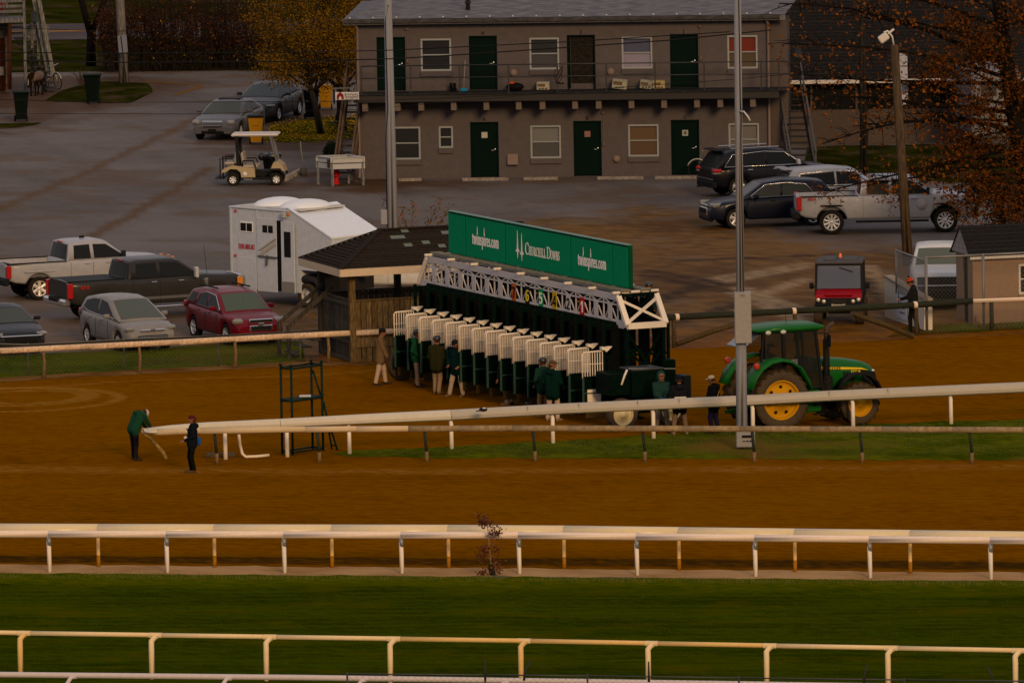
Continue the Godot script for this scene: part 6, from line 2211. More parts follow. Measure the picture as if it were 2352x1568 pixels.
	set_at(o, V3(2.37, 0, 0.4), gp(22, 820), deg_to_rad(-72))
	d = sedan.call(Color(0.072, 0.071, 0.08))
	d.W = 1.87
	d.bits = [["head_lamp", V3(2.16, 0.72, 0.7), V3(0.3, 0.2, 0.34), "lamp", 0.07, 0.4], ["grille_frame", V3(2.37, 0.66, 0), V3(0.06, 0.28, 0.84), "chrome", 0.03], ["grille", V3(2.395, 0.66, 0), V3(0.03, 0.23, 0.78), "dark", 0.02], ["grille_bar", V3(2.415, 0.73, 0), V3(0.015, 0.025, 0.78), "chrome", 0.004], ["grille_bar", V3(2.415, 0.67, 0), V3(0.015, 0.025, 0.77), "chrome", 0.004], ["grille_bar", V3(2.415, 0.61, 0), V3(0.015, 0.025, 0.75), "chrome", 0.004], ["number_plate", V3(2.42, 0.42, 0), V3(0.03, 0.14, 0.32), "black", 0.01], ["lower_intake", V3(2.36, 0.35, 0), V3(0.06, 0.14, 0.95), "black", 0.03], ["fog_lamp", V3(2.27, 0.4, 0.66), V3(0.08, 0.09, 0.24), "lamp", 0.02], ["sunroof", V3(-0.3, 1.475, 0), V3(0.6, 0.02, 0.9), "black", 0.005]]
	o = vehicle("grey_saloon", "grey saloon with wide chrome grille beside the yellow bin", "car", d)
	set_at(o, V3(2.3, 0, 0), gp(489, 324), deg_to_rad(-105))
	d = sedan.call(Color(0.03, 0.03, 0.034))
	d.L = 4.64
	d.wind = Color(0.065, 0.075, 0.072)
	d.bits = [["head_lamp", V3(2.12, 0.7, 0.72), V3(0.34, 0.09, 0.36), "lamp", 0.03, 0.5], ["grille", V3(2.32, 0.58, 0), V3(0.06, 0.28, 0.9), "black", 0.06], ["grille_edge", V3(2.31, 0.5, 0.52), V3(0.05, 0.22, 0.05), "chrome", 0.015], ["badge", V3(2.36, 0.62, 0), V3(0.02, 0.1, 0.14), "grey", 0.03], ["lower_bumper", V3(2.28, 0.3, 0), V3(0.1, 0.1, 1.3), "black", 0.03]]
	o = vehicle("dark_saloon", "dark saloon standing behind the grey saloon near the yellow tree", "car", d)
	set_at(o, V3(1.42, 0, -0.8), gp(637, 279), deg_to_rad(-106))
	d = {"L": 4.82, "W": 1.94, "belt": 1.12, "roof": 1.74, "sill": 0.4, "arch": 0.45, "wr": 0.38, "axles": [-1.45, 1.47], "col": Color(0.005, 0.005, 0.0075), "tuck": 0.76, "spokes": 5, "chrome_line": true, "chrome_handles": true,
		"top": [[-2.41, 0.95], [-2.34, 1.12], [-2.0, 1.14], [1.0, 1.1], [1.4, 1.1], [2.1, 1.03], [2.35, 0.9], [2.41, 0.75]],
		"cabin": [[-2.34, 1.1], [-1.98, 1.64], [-1.6, 1.73], [-0.3, 1.76], [0.4, 1.68], [1.35, 1.1]],
		"sides": [[[-1.95, 1.17], [-1.62, 1.55], [-0.4, 1.62], [-0.38, 1.17]], [[-0.3, 1.17], [-0.32, 1.62], [0.35, 1.58], [0.95, 1.22], [1.0, 1.17]]],
		"line": [[-2.0, 1.15], [-1.65, 1.58], [-0.4, 1.66], [0.38, 1.61], [1.02, 1.2], [1.02, 1.14], [-2.0, 1.15]], "mirror": [0.85, 1.24, 0.2], "mirror_col": Color(0.4, 0.4, 0.42), "handles": [[-1.0, 1.02], [0.0, 1.02]], "joints": [-0.34, 0.8],
		"bits": [["tail_lamp", V3(-2.27, 1.03, 0.8), V3(0.34, 0.14, 0.3), "red", 0.05], ["lamp_base", V3(-2.29, 0.93, 0.8), V3(0.3, 0.07, 0.28), "lamp", 0.03], ["spoiler", V3(-2.05, 1.74, 0), V3(0.35, 0.05, 1.3), "body", 0.02], ["bumper_trim", V3(-2.42, 0.7, 0), V3(0.03, 0.03, 1.5), "chrome", 0.01], ["rear_bumper", V3(-2.36, 0.5, 0), V3(0.18, 0.25, 1.7), "dark", 0.05], ["roof_rail", V3(-0.7, 1.8, 0.62), V3(1.9, 0.035, 0.04), "chrome", 0.01], ["tow_bar", V3(-2.62, 0.42, 0), V3(0.3, 0.06, 0.06), "black", 0.015]]}
	o = vehicle("black_suv", "black suv with chrome window line parked nearest to the dormitory", "car", d)
	set_at(o, V3(-1.45, 0, 0.86), gp(1697, 454), deg_to_rad(20))
	var d2 := d.duplicate(true)
	d2.col = Color(0.3, 0.295, 0.31)
	d2.bits = [["tail_lamp", V3(-2.27, 1.03, 0.8), V3(0.34, 0.14, 0.3), "red", 0.05], ["spoiler", V3(-2.05, 1.74, 0), V3(0.35, 0.05, 1.3), "body", 0.02], ["rear_bumper", V3(-2.36, 0.5, 0), V3(0.18, 0.25, 1.7), "dark", 0.05]]
	d2.mirror_col = d2.col
	o = vehicle("silver_suv", "silver suv mostly hidden between navy suv and black suv", "car", d2)
	set_at(o, V3(-2.3, 0, 0.86), gp(1802, 502), deg_to_rad(14))
	d = {"L": 4.77, "W": 1.84, "belt": 1.06, "roof": 1.66, "sill": 0.32, "arch": 0.43, "wr": 0.36, "axles": [-1.43, 1.43], "col": Color(0.005, 0.0065, 0.015), "tuck": 0.73, "spokes": 5, "chrome_line": true,
		"top": [[-2.38, 0.85], [-2.3, 1.06], [-1.9, 1.12], [0.9, 1.05], [1.25, 1.04], [1.9, 0.96], [2.22, 0.86], [2.38, 0.68]],
		"cabin": [[-2.28, 1.05], [-1.85, 1.58], [-1.4, 1.64], [-0.4, 1.68], [0.35, 1.6], [1.25, 1.04]],
		"sides": [[[-1.4, 1.15], [-1.15, 1.48], [-0.6, 1.55], [-0.35, 1.55], [-0.3, 1.12]], [[-0.22, 1.11], [-0.26, 1.55], [0.28, 1.5], [0.78, 1.2], [0.85, 1.1]]], "side_col": Color(0.03, 0.035, 0.034),
		"line": [[-1.5, 1.14], [-1.2, 1.5], [-0.5, 1.58], [0.3, 1.53], [0.86, 1.16], [0.86, 1.09], [-1.5, 1.14]], "mirror": [0.7, 1.16, 0.15], "handles": [[-0.9, 0.99], [0.05, 0.97]], "joints": [-0.26, 0.72], "wind": Color(0.085, 0.085, 0.088),
		"bits": [["head_lamp", V3(2.12, 0.86, 0.7), V3(0.42, 0.17, 0.32), "lamp", 0.05, 0.4], ["upper_grille", V3(2.37, 0.84, 0), V3(0.06, 0.08, 0.8), "chrome", 0.02], ["lower_grille", V3(2.38, 0.62, 0), V3(0.06, 0.28, 0.9), "chrome", 0.05], ["lower_grille_mesh", V3(2.4, 0.62, 0), V3(0.05, 0.22, 0.84), "dark", 0.04], ["lower_bumper", V3(2.3, 0.36, 0), V3(0.2, 0.16, 1.4), "dark", 0.05]]}
	o = vehicle("navy_suv", "navy blue suv facing left beside the grey light pole", "car", d)
	set_at(o, V3(1.43, 0, -0.82), gp(1691, 525.5), deg_to_rad(194))
	d = pickup(Color(0.29, 0.29, 0.315), 6.35, 2.08, 2.0, [-1.95, 2.09], 1.38, 1.36, [-0.95, -0.85, 0.95, 1.72], 0.44)
	d.spokes = 10
	d.rim = Color(0.5, 0.5, 0.5)
	d.bits = [["tail_lamp", V3(-3.1, 1.12, 0.94), V3(0.18, 0.5, 0.18), "red", 0.03], ["rear_bumper", V3(-3.2, 0.68, 0), V3(0.28, 0.28, 1.96), "dark", 0.06], ["bed_rim", V3(-2.05, 1.365, 0.95), V3(2.1, 0.035, 0.1), "black", 0.01], ["tailgate", V3(-3.185, 1.1, 0), V3(0.03, 0.5, 1.6), "body", 0.015], ["arch_trim", V3(-1.95, 1.03, 1.02), V3(0.8, 0.06, 0.05), "black", 0.02], ["arch_trim", V3(2.09, 1.03, 1.01), V3(0.8, 0.06, 0.05), "black", 0.02], ["side_step", V3(0.2, 0.45, 1.0), V3(2.6, 0.07, 0.12), "black", 0.02], ["head_lamp", V3(3.02, 1.13, 0.88), V3(0.26, 0.16, 0.24), "lamp", 0.04], ["grille", V3(3.16, 1.0, 0), V3(0.08, 0.5, 1.5), "dark", 0.03], ["front_bumper", V3(3.17, 0.66, 0), V3(0.2, 0.3, 1.95), "dark", 0.06]]
	o = vehicle("white_pickup", "silver white crew cab pickup under the orange oak branches", "pickup", d)
	stand(o, V3(-1.95, 0, 0.92), gp(1913, 538.5), V3(2.09, 0, 0.92), gp(2171, 533.5))
	write("badge", "4X4", "Droid Sans", 0.13, mat(0.3, 0.03, 0.025, 0.5), o, Transform3D(Basis.IDENTITY, V3(-2.65, 1.28, 1.012)), 0.006, true)
	s = tool(true)
	lathe(s, [[0.2, 0], [0.2, 0.008], [0.01, 0.008]], Transform3D(Basis(Vector3.RIGHT, PI / 2), V3(1.25, 1.02, 1.032)), 20)
	obj("door_emblem", done(s), mat(0.3, 0.28, 0.29, 0.6), o)
	d = pickup(Color(0.5, 0.5, 0.5), 5.9, 2.03, 1.95, [-1.8, 1.9], 1.32, 1.3, [-0.9, -0.8, 0.8, 1.5], 0.4)
	d.wind = Color(0.075, 0.09, 0.08)
	d.bits = [["grille", V3(2.93, 0.9, 0), V3(0.08, 0.42, 1.5), "dark", 0.03], ["chrome_bar", V3(2.98, 0.82, 0), V3(0.04, 0.04, 1.6), "chrome", 0.01], ["front_bumper", V3(2.97, 0.55, 0), V3(0.16, 0.3, 1.9), "dark", 0.05], ["head_lamp", V3(2.82, 0.98, 0.84), V3(0.2, 0.16, 0.24), "lamp", 0.04]]
	o = vehicle("fenced_pickup", "white pickup facing the track behind the chain link fence", "pickup", d)
	set_at(o, V3(2.9, 0, 0), gp(2160, 712), deg_to_rad(-93))
	d = pickup(Color(0.52, 0.51, 0.52), 6.3, 2.05, 1.95, [-1.95, 2.1], 1.36, 1.34, [-1.0, -0.9, 0.9, 1.65], 0.42)
	d.spokes = 0
	d.rim = Color(0.45, 0.36, 0.22)
	d.bits = [["head_lamp", V3(3.02, 1.05, 0.85), V3(0.3, 0.26, 0.3), "lamp", 0.04], ["side_marker", V3(2.9, 1.05, 0.98), V3(0.14, 0.2, 0.05), "amber", 0.02], ["grille", V3(3.15, 1.0, 0), V3(0.08, 0.45, 1.2), "black", 0.05], ["front_bumper", V3(3.18, 0.68, 0), V3(0.2, 0.3, 1.95), "chrome", 0.06], ["tail_lamp", V3(-3.1, 1.1, 0.94), V3(0.16, 0.4, 0.14), "red", 0.03]]
	o = vehicle("tow_pickup", "white pickup hitched to the trailer behind the timber hut", "pickup", d)
	set_at(o, V3(-1.95, 0, 0.92), gp(753, 690), deg_to_rad(-5))
	trailer()
	golf_cart()
	utility_cart()
	tractor()

func trailer() -> void:
	var A := gp(532.5, 693)
	var B := gp(758.5, 713)
	var yw := yaw_of(A, B)
	var o := thing("horse_trailer", "tall white horse ambulance trailer with side door standing open", "trailer", A, yw)
	var white := mat(0.41, 0.435, 0.49, 0.5, 0, "soft", 0.4)
	var L := A.distance_to(B)
	var W := 2.3
	var y0 := 0.5
	var H := 3.2
	var nose := fac(A, yw, 735, 550).x
	var q1 := fac(A, yw, 661.7, 482)
	var q2 := fac(A, yw, 761, 546)
	var yn := 1.28
	var xf := Transform3D(Basis.IDENTITY, Vector3.ZERO)
	var s := tool()
	extr(s, [[0, y0], [q1.x + 0.5, y0], [q1.x + 0.55, yn], [q2.x, yn], [q2.x, q2.y], [q1.x, q1.y + 0.05], [0, H]], xf, -W, 0)
	obj("body", s, white, o)
	s = tool()
	extr(s, [[q2.x + 0.02, q2.y + 0.02], [q1.x - 0.05, q1.y + 0.1], [q1.x - 0.05, q1.y + 0.06], [q2.x + 0.02, q2.y - 0.04]], xf, -W - 0.03, 0.03)
	obj("nose_sheet", s, mat(0.6, 0.64, 0.72, 0.45, 0, "soft", 0.5), o)
	s = tool()
	cbox(s, V3(q1.x * 0.5, H + 0.02, -W / 2), V3(q1.x + 0.1, 0.06, W + 0.08), 0.015)
	obj("roof_rim", s, white, o)
	for k in 2:
		s = tool(true)
		var c := V3(q1.x * (0.42 + k * 0.45), H + 0.04, -W * 0.5)
		ball(s, c, V3(0.78, 0.29, 1.0), 20, 10)
		var dome := obj("roof_dome", done(s), mat(0.6, 0.62, 0.66, 0.5), o)
		s = tool()
		cbox(s, c + V3(0, 0.02, 0), V3(1.7, 0.06, 2.1), 0.015)
		obj("dome_flange", s, mat(0.4, 0.38, 0.35, 0.6), dome)
	var dk := car_glass(0.01, 0.01, 0.011)
	for e in [[551.5, 581, 510, 532.5], [602, 629, 515, 537]]:
		var r := fac_rect(A, yw, [e[0], e[1], e[2], e[3]])
		s = tool()
		cbox(s, V3(r.get_center().x, r.get_center().y, 0.01), V3(r.size.x, r.size.y, 0.03), 0.03)
		var wn := obj("window", s, mat(0.6, 0.59, 0.6, 0.4), o)
		s = tool()
		for sd in [-1, 1]:
			cbox(s, V3(r.get_center().x + sd * r.size.x * 0.235, r.get_center().y, 0.022), V3(r.size.x * 0.43, r.size.y - 0.09, 0.02), 0.01)
		obj("pane", s, dk, wn)
	var dr := fac_rect(A, yw, [593, 635, 503, 668])
	s = tool()
	cbox(s, V3(dr.get_center().x, dr.get_center().y, 0.012), V3(dr.size.x, dr.size.y, 0.035), 0.01)
	var door := obj("loading_door", s, white, o)
	s = tool()
	bar(s, fac3(A, yw, 595, 574, 0.06), fac3(A, yw, 632, 548, 0.06), 0.05, 0.05)
	bar(s, fac3(A, yw, 593, 588, 0.05), fac3(A, yw, 632, 560, 0.05), 0.02, 0.1)
	obj("door_arm", s, mat(0.3, 0.27, 0.25, 0.5), door)
	s = tool()
	bar(s, fac3(A, yw, 593, 587.5, 0.07), fac3(A, yw, 635, 592, 0.07), 0.05, 0.05)
	bar(s, fac3(A, yw, 613, 586, 0.08), fac3(A, yw, 611, 610, 0.08), 0.05, 0.05)
	obj("latch_bar", s, mat(0.1, 0.1, 0.1, 0.4, 0.5), door)
	var gap := fac_rect(A, yw, [637, 650, 507, 668])
	s = tool()
	box(s, V3(gap.get_center().x, gap.get_center().y, 0.006), V3(gap.size.x, gap.size.y, 0.012))
	obj("doorway", s, mat(0.006, 0.006, 0.008, 0.9), o)
	var od := fac_rect(A, yw, [651, 678, 510, 671])
	s = tool()
	cbox(s, V3(od.get_center().x, od.get_center().y, 0.06), V3(od.size.x, od.size.y, 0.05), 0.012)
	var open_door := obj("side_door", s, white, o)
	open_door.set_meta("label", "narrow door folded open against the side")
	s = tool()
	cbox(s, V3(od.get_center().x, od.position.y + od.size.y * 0.68, 0.09), V3(od.size.x * 0.5, od.size.y * 0.36, 0.02), 0.05)
	obj("pane", s, dk, open_door)
	s = tool()
	cbox(s, V3(od.get_center().x, od.position.y + 0.2, 0.088), V3(od.size.x, 0.36, 0.012), 0.004)
	obj("kick_plate", s, mat(0.2, 0.19, 0.18, 0.5, 0.3), open_door)
	for e in [[540, 484, "red"], [540, 586, "red"], [662, 492, "amber"]]:
		var c := fac3(A, yw, e[0], e[1], 0.03)
		s = tool()
		cbox(s, c, V3(0.1, 0.1, 0.05), 0.02)
		obj("marker_lamp", s, mat(0.35, 0.02, 0.015, 0.3) if e[2] == "red" else mat(0.55, 0.14, 0.01, 0.3), o)
	s = tool()
	cbox(s, fac3(A, yw, 651, 494, 0.09), V3(0.16, 0.2, 0.14), 0.02)
	obj("flood_lamp", s, mat(0.3, 0.29, 0.27, 0.4), o)
	var ta := fac(A, yw, 547, 557)
	var tb := fac(A, yw, 584.5, 561)
	var t := write("lettering", "EQUINE AMBULANCE", "Droid Sans", 0.17, mat(0.27, 0.015, 0.02, 0.6), o, Transform3D.IDENTITY, 0.006, true)
	t.scale = V3((tb.x - ta.x) / t.mesh.get_aabb().size.x, 1.05, 1)
	t.position = V3((ta.x + tb.x) / 2, (ta.y + tb.y) / 2 - 0.11, 0.004)
	var lp := fac_rect(A, yw, [545, 588, 592, 668])
	s = tool()
	cbox(s, V3(lp.get_center().x, lp.get_center().y, 0.008), V3(lp.size.x, lp.size.y, 0.02), 0.01)
	obj("lower_panel", s, white, o)
	for e in [[0.02, 0.09], [q1.x * 0.46, 0.05]]:
		s = tool()
		cbox(s, V3(e[0], (H + y0) / 2, 0.008), V3(e[1], H - y0, 0.03), 0.008)
		obj("side_post", s, white, o)
	s = tool()
	box(s, V3(q2.x * 0.55, 0.86, -W / 2), V3(q2.x * 0.9, 0.5, W - 0.7))
	obj("chassis", s, mat(0.015, 0.013, 0.012, 0.9), o)
	var wx := fac(A, yw, 700, 700).x
	for z in [-0.2, -W + 0.2]:
		for dx in [0.0, -0.95]:
			if dx < 0.0 and z > -1.0:
				continue
			wheel(o, V3(wx + dx, 0.42, z), 0.42, 0.28, 0.24, 0, V3(0, 0, 1.0 if z > -1.0 else -1.0), Color(0.35, 0.33, 0.3), 0.5)
	s = tool(true)
	tube(s, [V3(wx - 0.55, 0.7, -0.16), V3(wx - 0.4, 0.92, -0.16), V3(wx, 0.98, -0.16), V3(wx + 0.4, 0.92, -0.16), V3(wx + 0.55, 0.7, -0.16)], [0.05, 0.12, 0.15, 0.12, 0.05], 8)
	obj("mudguard", done(s), mat(0.02, 0.02, 0.022, 0.5), o)
	s = tool()
	bar(s, V3(q2.x - 0.3, 1.2, -W / 2), V3(q2.x + 0.5, 1.15, -W / 2), 0.2, 0.2)
	obj("coupling", s, mat(0.03, 0.03, 0.03, 0.7), o)

func golf_cart() -> void:
	var o := thing("golf_cart", "beige golf cart with white canopy and rear facing seat", "golf cart")
	stand(o, V3(-0.82, 0, 0.55), gp(534, 427), V3(0.82, 0, 0.55), gp(635, 426))
	var beige := mat(0.33, 0.26, 0.16, 0.45, 0, "soft", 0.6)
	var black := mat(0.012, 0.012, 0.013, 0.6)
	var seat := mat(0.3, 0.26, 0.22, 0.7)
	var X := Transform3D.IDENTITY
	var s := tool()
	extr(s, [[-1.25, 0.5], [-1.2, 0.62], [-0.85, 0.78], [-0.3, 0.7], [0.0, 0.66], [0.02, 0.32], [-0.5, 0.32], [-0.52, 0.5], [-0.66, 0.62], [-0.9, 0.64], [-1.08, 0.52]], X, -0.56, 0.56)
	obj("rear_body", s, beige, o)
	s = tool()
	extr(s, [[0.55, 0.48], [0.72, 0.86], [0.86, 0.9], [1.05, 0.75], [1.15, 0.52], [1.05, 0.55], [0.9, 0.6], [0.72, 0.58]], X, -0.54, 0.54)
	obj("front_cowl", s, beige, o)
	s = tool()
	cbox(s, V3(0.98, 0.7, 0.42), V3(0.16, 0.1, 0.2), 0.04)
	cbox(s, V3(0.98, 0.7, -0.42), V3(0.16, 0.1, 0.2), 0.04)
	obj("head_lamp", s, mat(0.4, 0.12, 0.03, 0.3), o)
	s = tool()
	cbox(s, V3(0.1, 0.27, 0), V3(1.3, 0.1, 1.1), 0.03)
	extr(s, [[0.3, 0.3], [0.55, 0.46], [0.75, 0.86], [0.68, 0.86], [0.45, 0.42], [0.25, 0.34]], X, -0.53, 0.53)
	box(s, V3(-0.1, 0.45, 0), V3(1.9, 0.2, 0.7))
	obj("floor_pan", s, black, o)
	for e in [[-0.18, 0.72, 0.6, 0.12, 0.0], [-0.46, 1.02, 0.1, 0.46, 0.12], [-0.95, 0.84, 0.4, 0.1, 0.0], [-0.7, 1.04, 0.1, 0.42, -0.05]]:
		s = tool()
		cbox(s, V3(e[0], e[1], 0), V3(e[2], e[3], 1.0), 0.045, Basis(V3(0, 0, 1), e[4]))
		obj("seat_cushion" if e[2] > 0.2 else "backrest", s, seat, o)
	s = tool()
	cbox(s, V3(0.02, 1.9, 0), V3(1.78, 0.09, 1.14), 0.04)
	obj("canopy", s, mat(0.5, 0.45, 0.41, 0.5, 0, "soft", 0.5), o)
	for sd in [-1.0, 1.0]:
		s = tool()
		bar(s, V3(-0.6, 0.75, 0.5 * sd), V3(-0.66, 1.87, 0.5 * sd), 0.12, 0.12)
		obj("canopy_post", s, black, o)
		s = tool()
		bar(s, V3(0.85, 0.85, 0.5 * sd), V3(0.6, 1.87, 0.5 * sd), 0.06, 0.05)
		obj("canopy_strut", s, mat(0.09, 0.09, 0.09, 0.5, 0.3), o)
		s = tool(true)
		tube(s, [V3(-0.45, 0.72, 0.53 * sd), V3(-0.42, 0.94, 0.53 * sd), V3(-0.05, 0.95, 0.53 * sd), V3(0.05, 0.7, 0.53 * sd)], 0.03, 6)
		obj("arm_rest", done(s), black, o)
		s = tool(true)
		tube(s, [V3(-1.3, 0.3, 0.48 * sd), V3(-1.3, 1.02, 0.48 * sd), V3(-0.8, 1.02, 0.48 * sd)], 0.025, 6)
		tube(s, [V3(-1.18, 0.28, 0.48 * sd), V3(-1.18, 1.06, 0.48 * sd), V3(-0.78, 1.08, 0.48 * sd)], 0.022, 6)
		obj("rear_grab_bar", done(s), black, o)
		for x in [-0.82, 0.82]:
			wheel(o, V3(x, 0.23, 0.47 * sd), 0.23, 0.2, 0.13, 6, V3(0, 0, sd), Color(0.6, 0.6, 0.62), 0.1)
		s = tool(true)
		tube(s, [V3(0.5, 0.42, 0.52 * sd), V3(0.66, 0.6, 0.52 * sd), V3(0.95, 0.6, 0.52 * sd), V3(1.14, 0.36, 0.52 * sd)], [0.04, 0.06, 0.06, 0.05], 6)
		obj("front_mudguard", done(s), black, o)
	s = tool()
	quad(s, V3(0.83, 0.92, -0.48), V3(0.62, 1.84, -0.48), V3(0.62, 1.84, 0.48), V3(0.83, 0.92, 0.48))
	obj("windscreen", s, glass_pane(0.5, 0.5, 0.5, 0.12), o)
	s = tool()
	cbox(s, V3(-1.32, 0.28, 0), V3(0.36, 0.04, 0.95), 0.01)
	obj("foot_plate", s, black, o)
	s = tool(true)
	lathe(s, [[0.19, 0], [0.19, 0.02], [0.17, 0.02], [0.17, 0.0]], Transform3D(Basis(V3(0, 0, 1), 0.9), V3(0.42, 1.05, -0.25)), 16, false)
	tube(s, [V3(0.42, 1.05, -0.25), V3(0.72, 0.75, -0.25)], 0.02, 5)
	obj("steering_wheel", done(s), black, o)
	s = tool(true)
	lathe(s, [[0.085, 0], [0.085, 0.006], [0.005, 0.006]], Transform3D(Basis(Vector3.RIGHT, PI / 2), V3(-0.36, 0.44, 0.558)), 16)
	obj("round_sticker", done(s), mat(0.5, 0.5, 0.52, 0.6), o)
	write("lettering", "YAMAHA", "Droid Sans", 0.06, mat(0.2, 0.2, 0.2, 0.6), o, Transform3D(Basis.IDENTITY, V3(-0.25, 0.25, 0.556)), 0.004, true)

func utility_cart() -> void:
	var o := thing("utility_cart", "black utility cart with red bonnet and cab facing the track", "utility vehicle")
	set_at(o, V3(1.1, 0, 0), gp(1928, 745), deg_to_rad(-95))
	var black := mat(0.012, 0.013, 0.016, 0.5, 0, "soft", 0.8)
	var grey := mat(0.065, 0.063, 0.068, 0.6, 0, "soft", 0.8)
	var red := paint(0.22, 0.003, 0.008)
	var X := Transform3D.IDENTITY
	var s := tool()
	extr(s, [[1.15, 1.0], [0.75, 1.16], [0.72, 1.05], [1.05, 0.9], [1.24, 0.84]], X, -0.76, 0.76)
	obj("bonnet", s, red, o)
	s = tool()
	cbox(s, V3(1.22, 0.99, 0), V3(0.06, 0.1, 0.9), 0.03)
	obj("bonnet_bulge", s, red, o)
	s = tool()
	cbox(s, V3(1.12, 0.74, 0), V3(0.3, 0.3, 1.52), 0.06)
	var nose := obj("nose", s, black, o)
	s = tool()
	cbox(s, V3(1.275, 0.77, 0), V3(0.03, 0.12, 0.5), 0.02)
	obj("grille", s, mat(0.02, 0.018, 0.016, 0.9), nose)
	for sd in [-1.0, 1.0]:
		for e in [[0.66, 0.83], [0.48, 0.78]]:
			s = tool(true)
			lathe(s, [[0.065, 0], [0.065, 0.03], [0.04, 0.05], [0.005, 0.055]], Transform3D(Basis(V3(0, 0, 1), -PI / 2), V3(1.26, e[1], e[0] * sd)), 14)
			obj("head_lamp", done(s), mat(0.5, 0.44, 0.34, 0.2, 0.3), o)
		for e in [[0.92, 1.1, 0.8, 1.0], [-0.4, 1.0, -0.45, 1.0]]:
			s = tool()
			bar(s, V3(e[0], 0.9, 0.76 * sd), V3(e[2] - 0.12, 1.95, 0.74 * sd), 0.08, 0.08)
			obj("cab_post", s, black, o)
		s = tool()
		cbox(s, V3(0.15, 0.75, 0.74 * sd), V3(1.0, 0.55, 0.05), 0.02)
		obj("door", s, black, o)
		s = tool()
		cbox(s, V3(0.55, 1.22, 0.92 * sd), V3(0.08, 0.2, 0.14), 0.03)
		bar(s, V3(0.6, 1.2, 0.76 * sd), V3(0.56, 1.2, 0.9 * sd), 0.03, 0.03)
		obj("mirror", s, black, o)
		for x in [0.95, -1.05]:
			wheel(o, V3(x, 0.34, 0.68 * sd), 0.34, 0.28, 0.18, 5, V3(0, 0, sd), Color(0.05, 0.05, 0.05), 0.5)
	s = tool()
	cbox(s, V3(0.1, 2.0, 0), V3(1.5, 0.12, 1.56), 0.05)
	cbox(s, V3(0.1, 2.08, 0.3), V3(1.2, 0.08, 0.4), 0.03)
	var rf := obj("roof", s, grey, o)
	s = tool()
	cbox(s, V3(0.15, 2.07, -0.36), V3(1.1, 0.09, 0.46), 0.03)
	obj("roof_rib", s, grey, rf)
	s = tool(true)
	lathe(s, [[0.05, 0], [0.05, 0.05], [0.045, 0.05], [0.045, 0.12], [0.03, 0.15], [0.005, 0.155]], Transform3D(Basis.IDENTITY, V3(0.2, 2.1, -0.02)), 12)
	obj("beacon", done(s), mat(0.7, 0.12, 0.01, 0.2), o)
	s = tool()
	quad(s, V3(0.88, 1.16, -0.72), V3(0.72, 1.9, -0.7), V3(0.72, 1.9, 0.7), V3(0.88, 1.16, 0.72))
	obj("windscreen", s, glass_pane(0.06, 0.068, 0.095, 0.8), o)
	s = tool()
	bar(s, V3(0.77, 1.85, 0.0), V3(0.8, 1.7, -0.45), 0.03, 0.02)
	obj("wiper", s, black, o)
	s = tool()
	box(s, V3(-0.42, 1.25, 0), V3(0.05, 0.7, 1.4))
	cbox(s, V3(-0.3, 1.2, 0), V3(0.12, 0.6, 1.3), 0.05)
	cbox(s, V3(0.0, 0.9, 0), V3(0.5, 0.14, 1.3), 0.04)
	obj("seat", s, mat(0.03, 0.03, 0.032, 0.8), o)
	for e in [[-0.42, 1.8], [-0.42, 1.65]]:
		s = tool()
		bar(s, V3(e[0], e[1], -0.7), V3(e[0], e[1], 0.7), 0.04, 0.04)
		obj("cage_bar", s, black, o)
	s = tool()
	cbox(s, V3(-1.15, 0.85, 0), V3(1.2, 0.35, 1.5), 0.03)
	obj("cargo_bed", s, black, o)
	s = tool(true)
	tube(s, [V3(1.2, 0.62, -0.74), V3(1.32, 0.52, -0.45), V3(1.34, 0.5, 0.45), V3(1.2, 0.62, 0.74)], 0.035, 7)
	obj("bumper_bar", done(s), black, o)
	s = tool()
	box(s, V3(0, 0.45, 0), V3(2.2, 0.2, 0.7))
	obj("chassis", s, mat(0.01, 0.01, 0.01, 0.9), o)
	write("lettering", "Kawasaki", "Droid Sans", 0.075, mat(0.5, 0.48, 0.42, 0.5), o, Transform3D(Basis(Vector3.UP, PI / 2), V3(1.29, 0.66, 0)), 0.006, true)

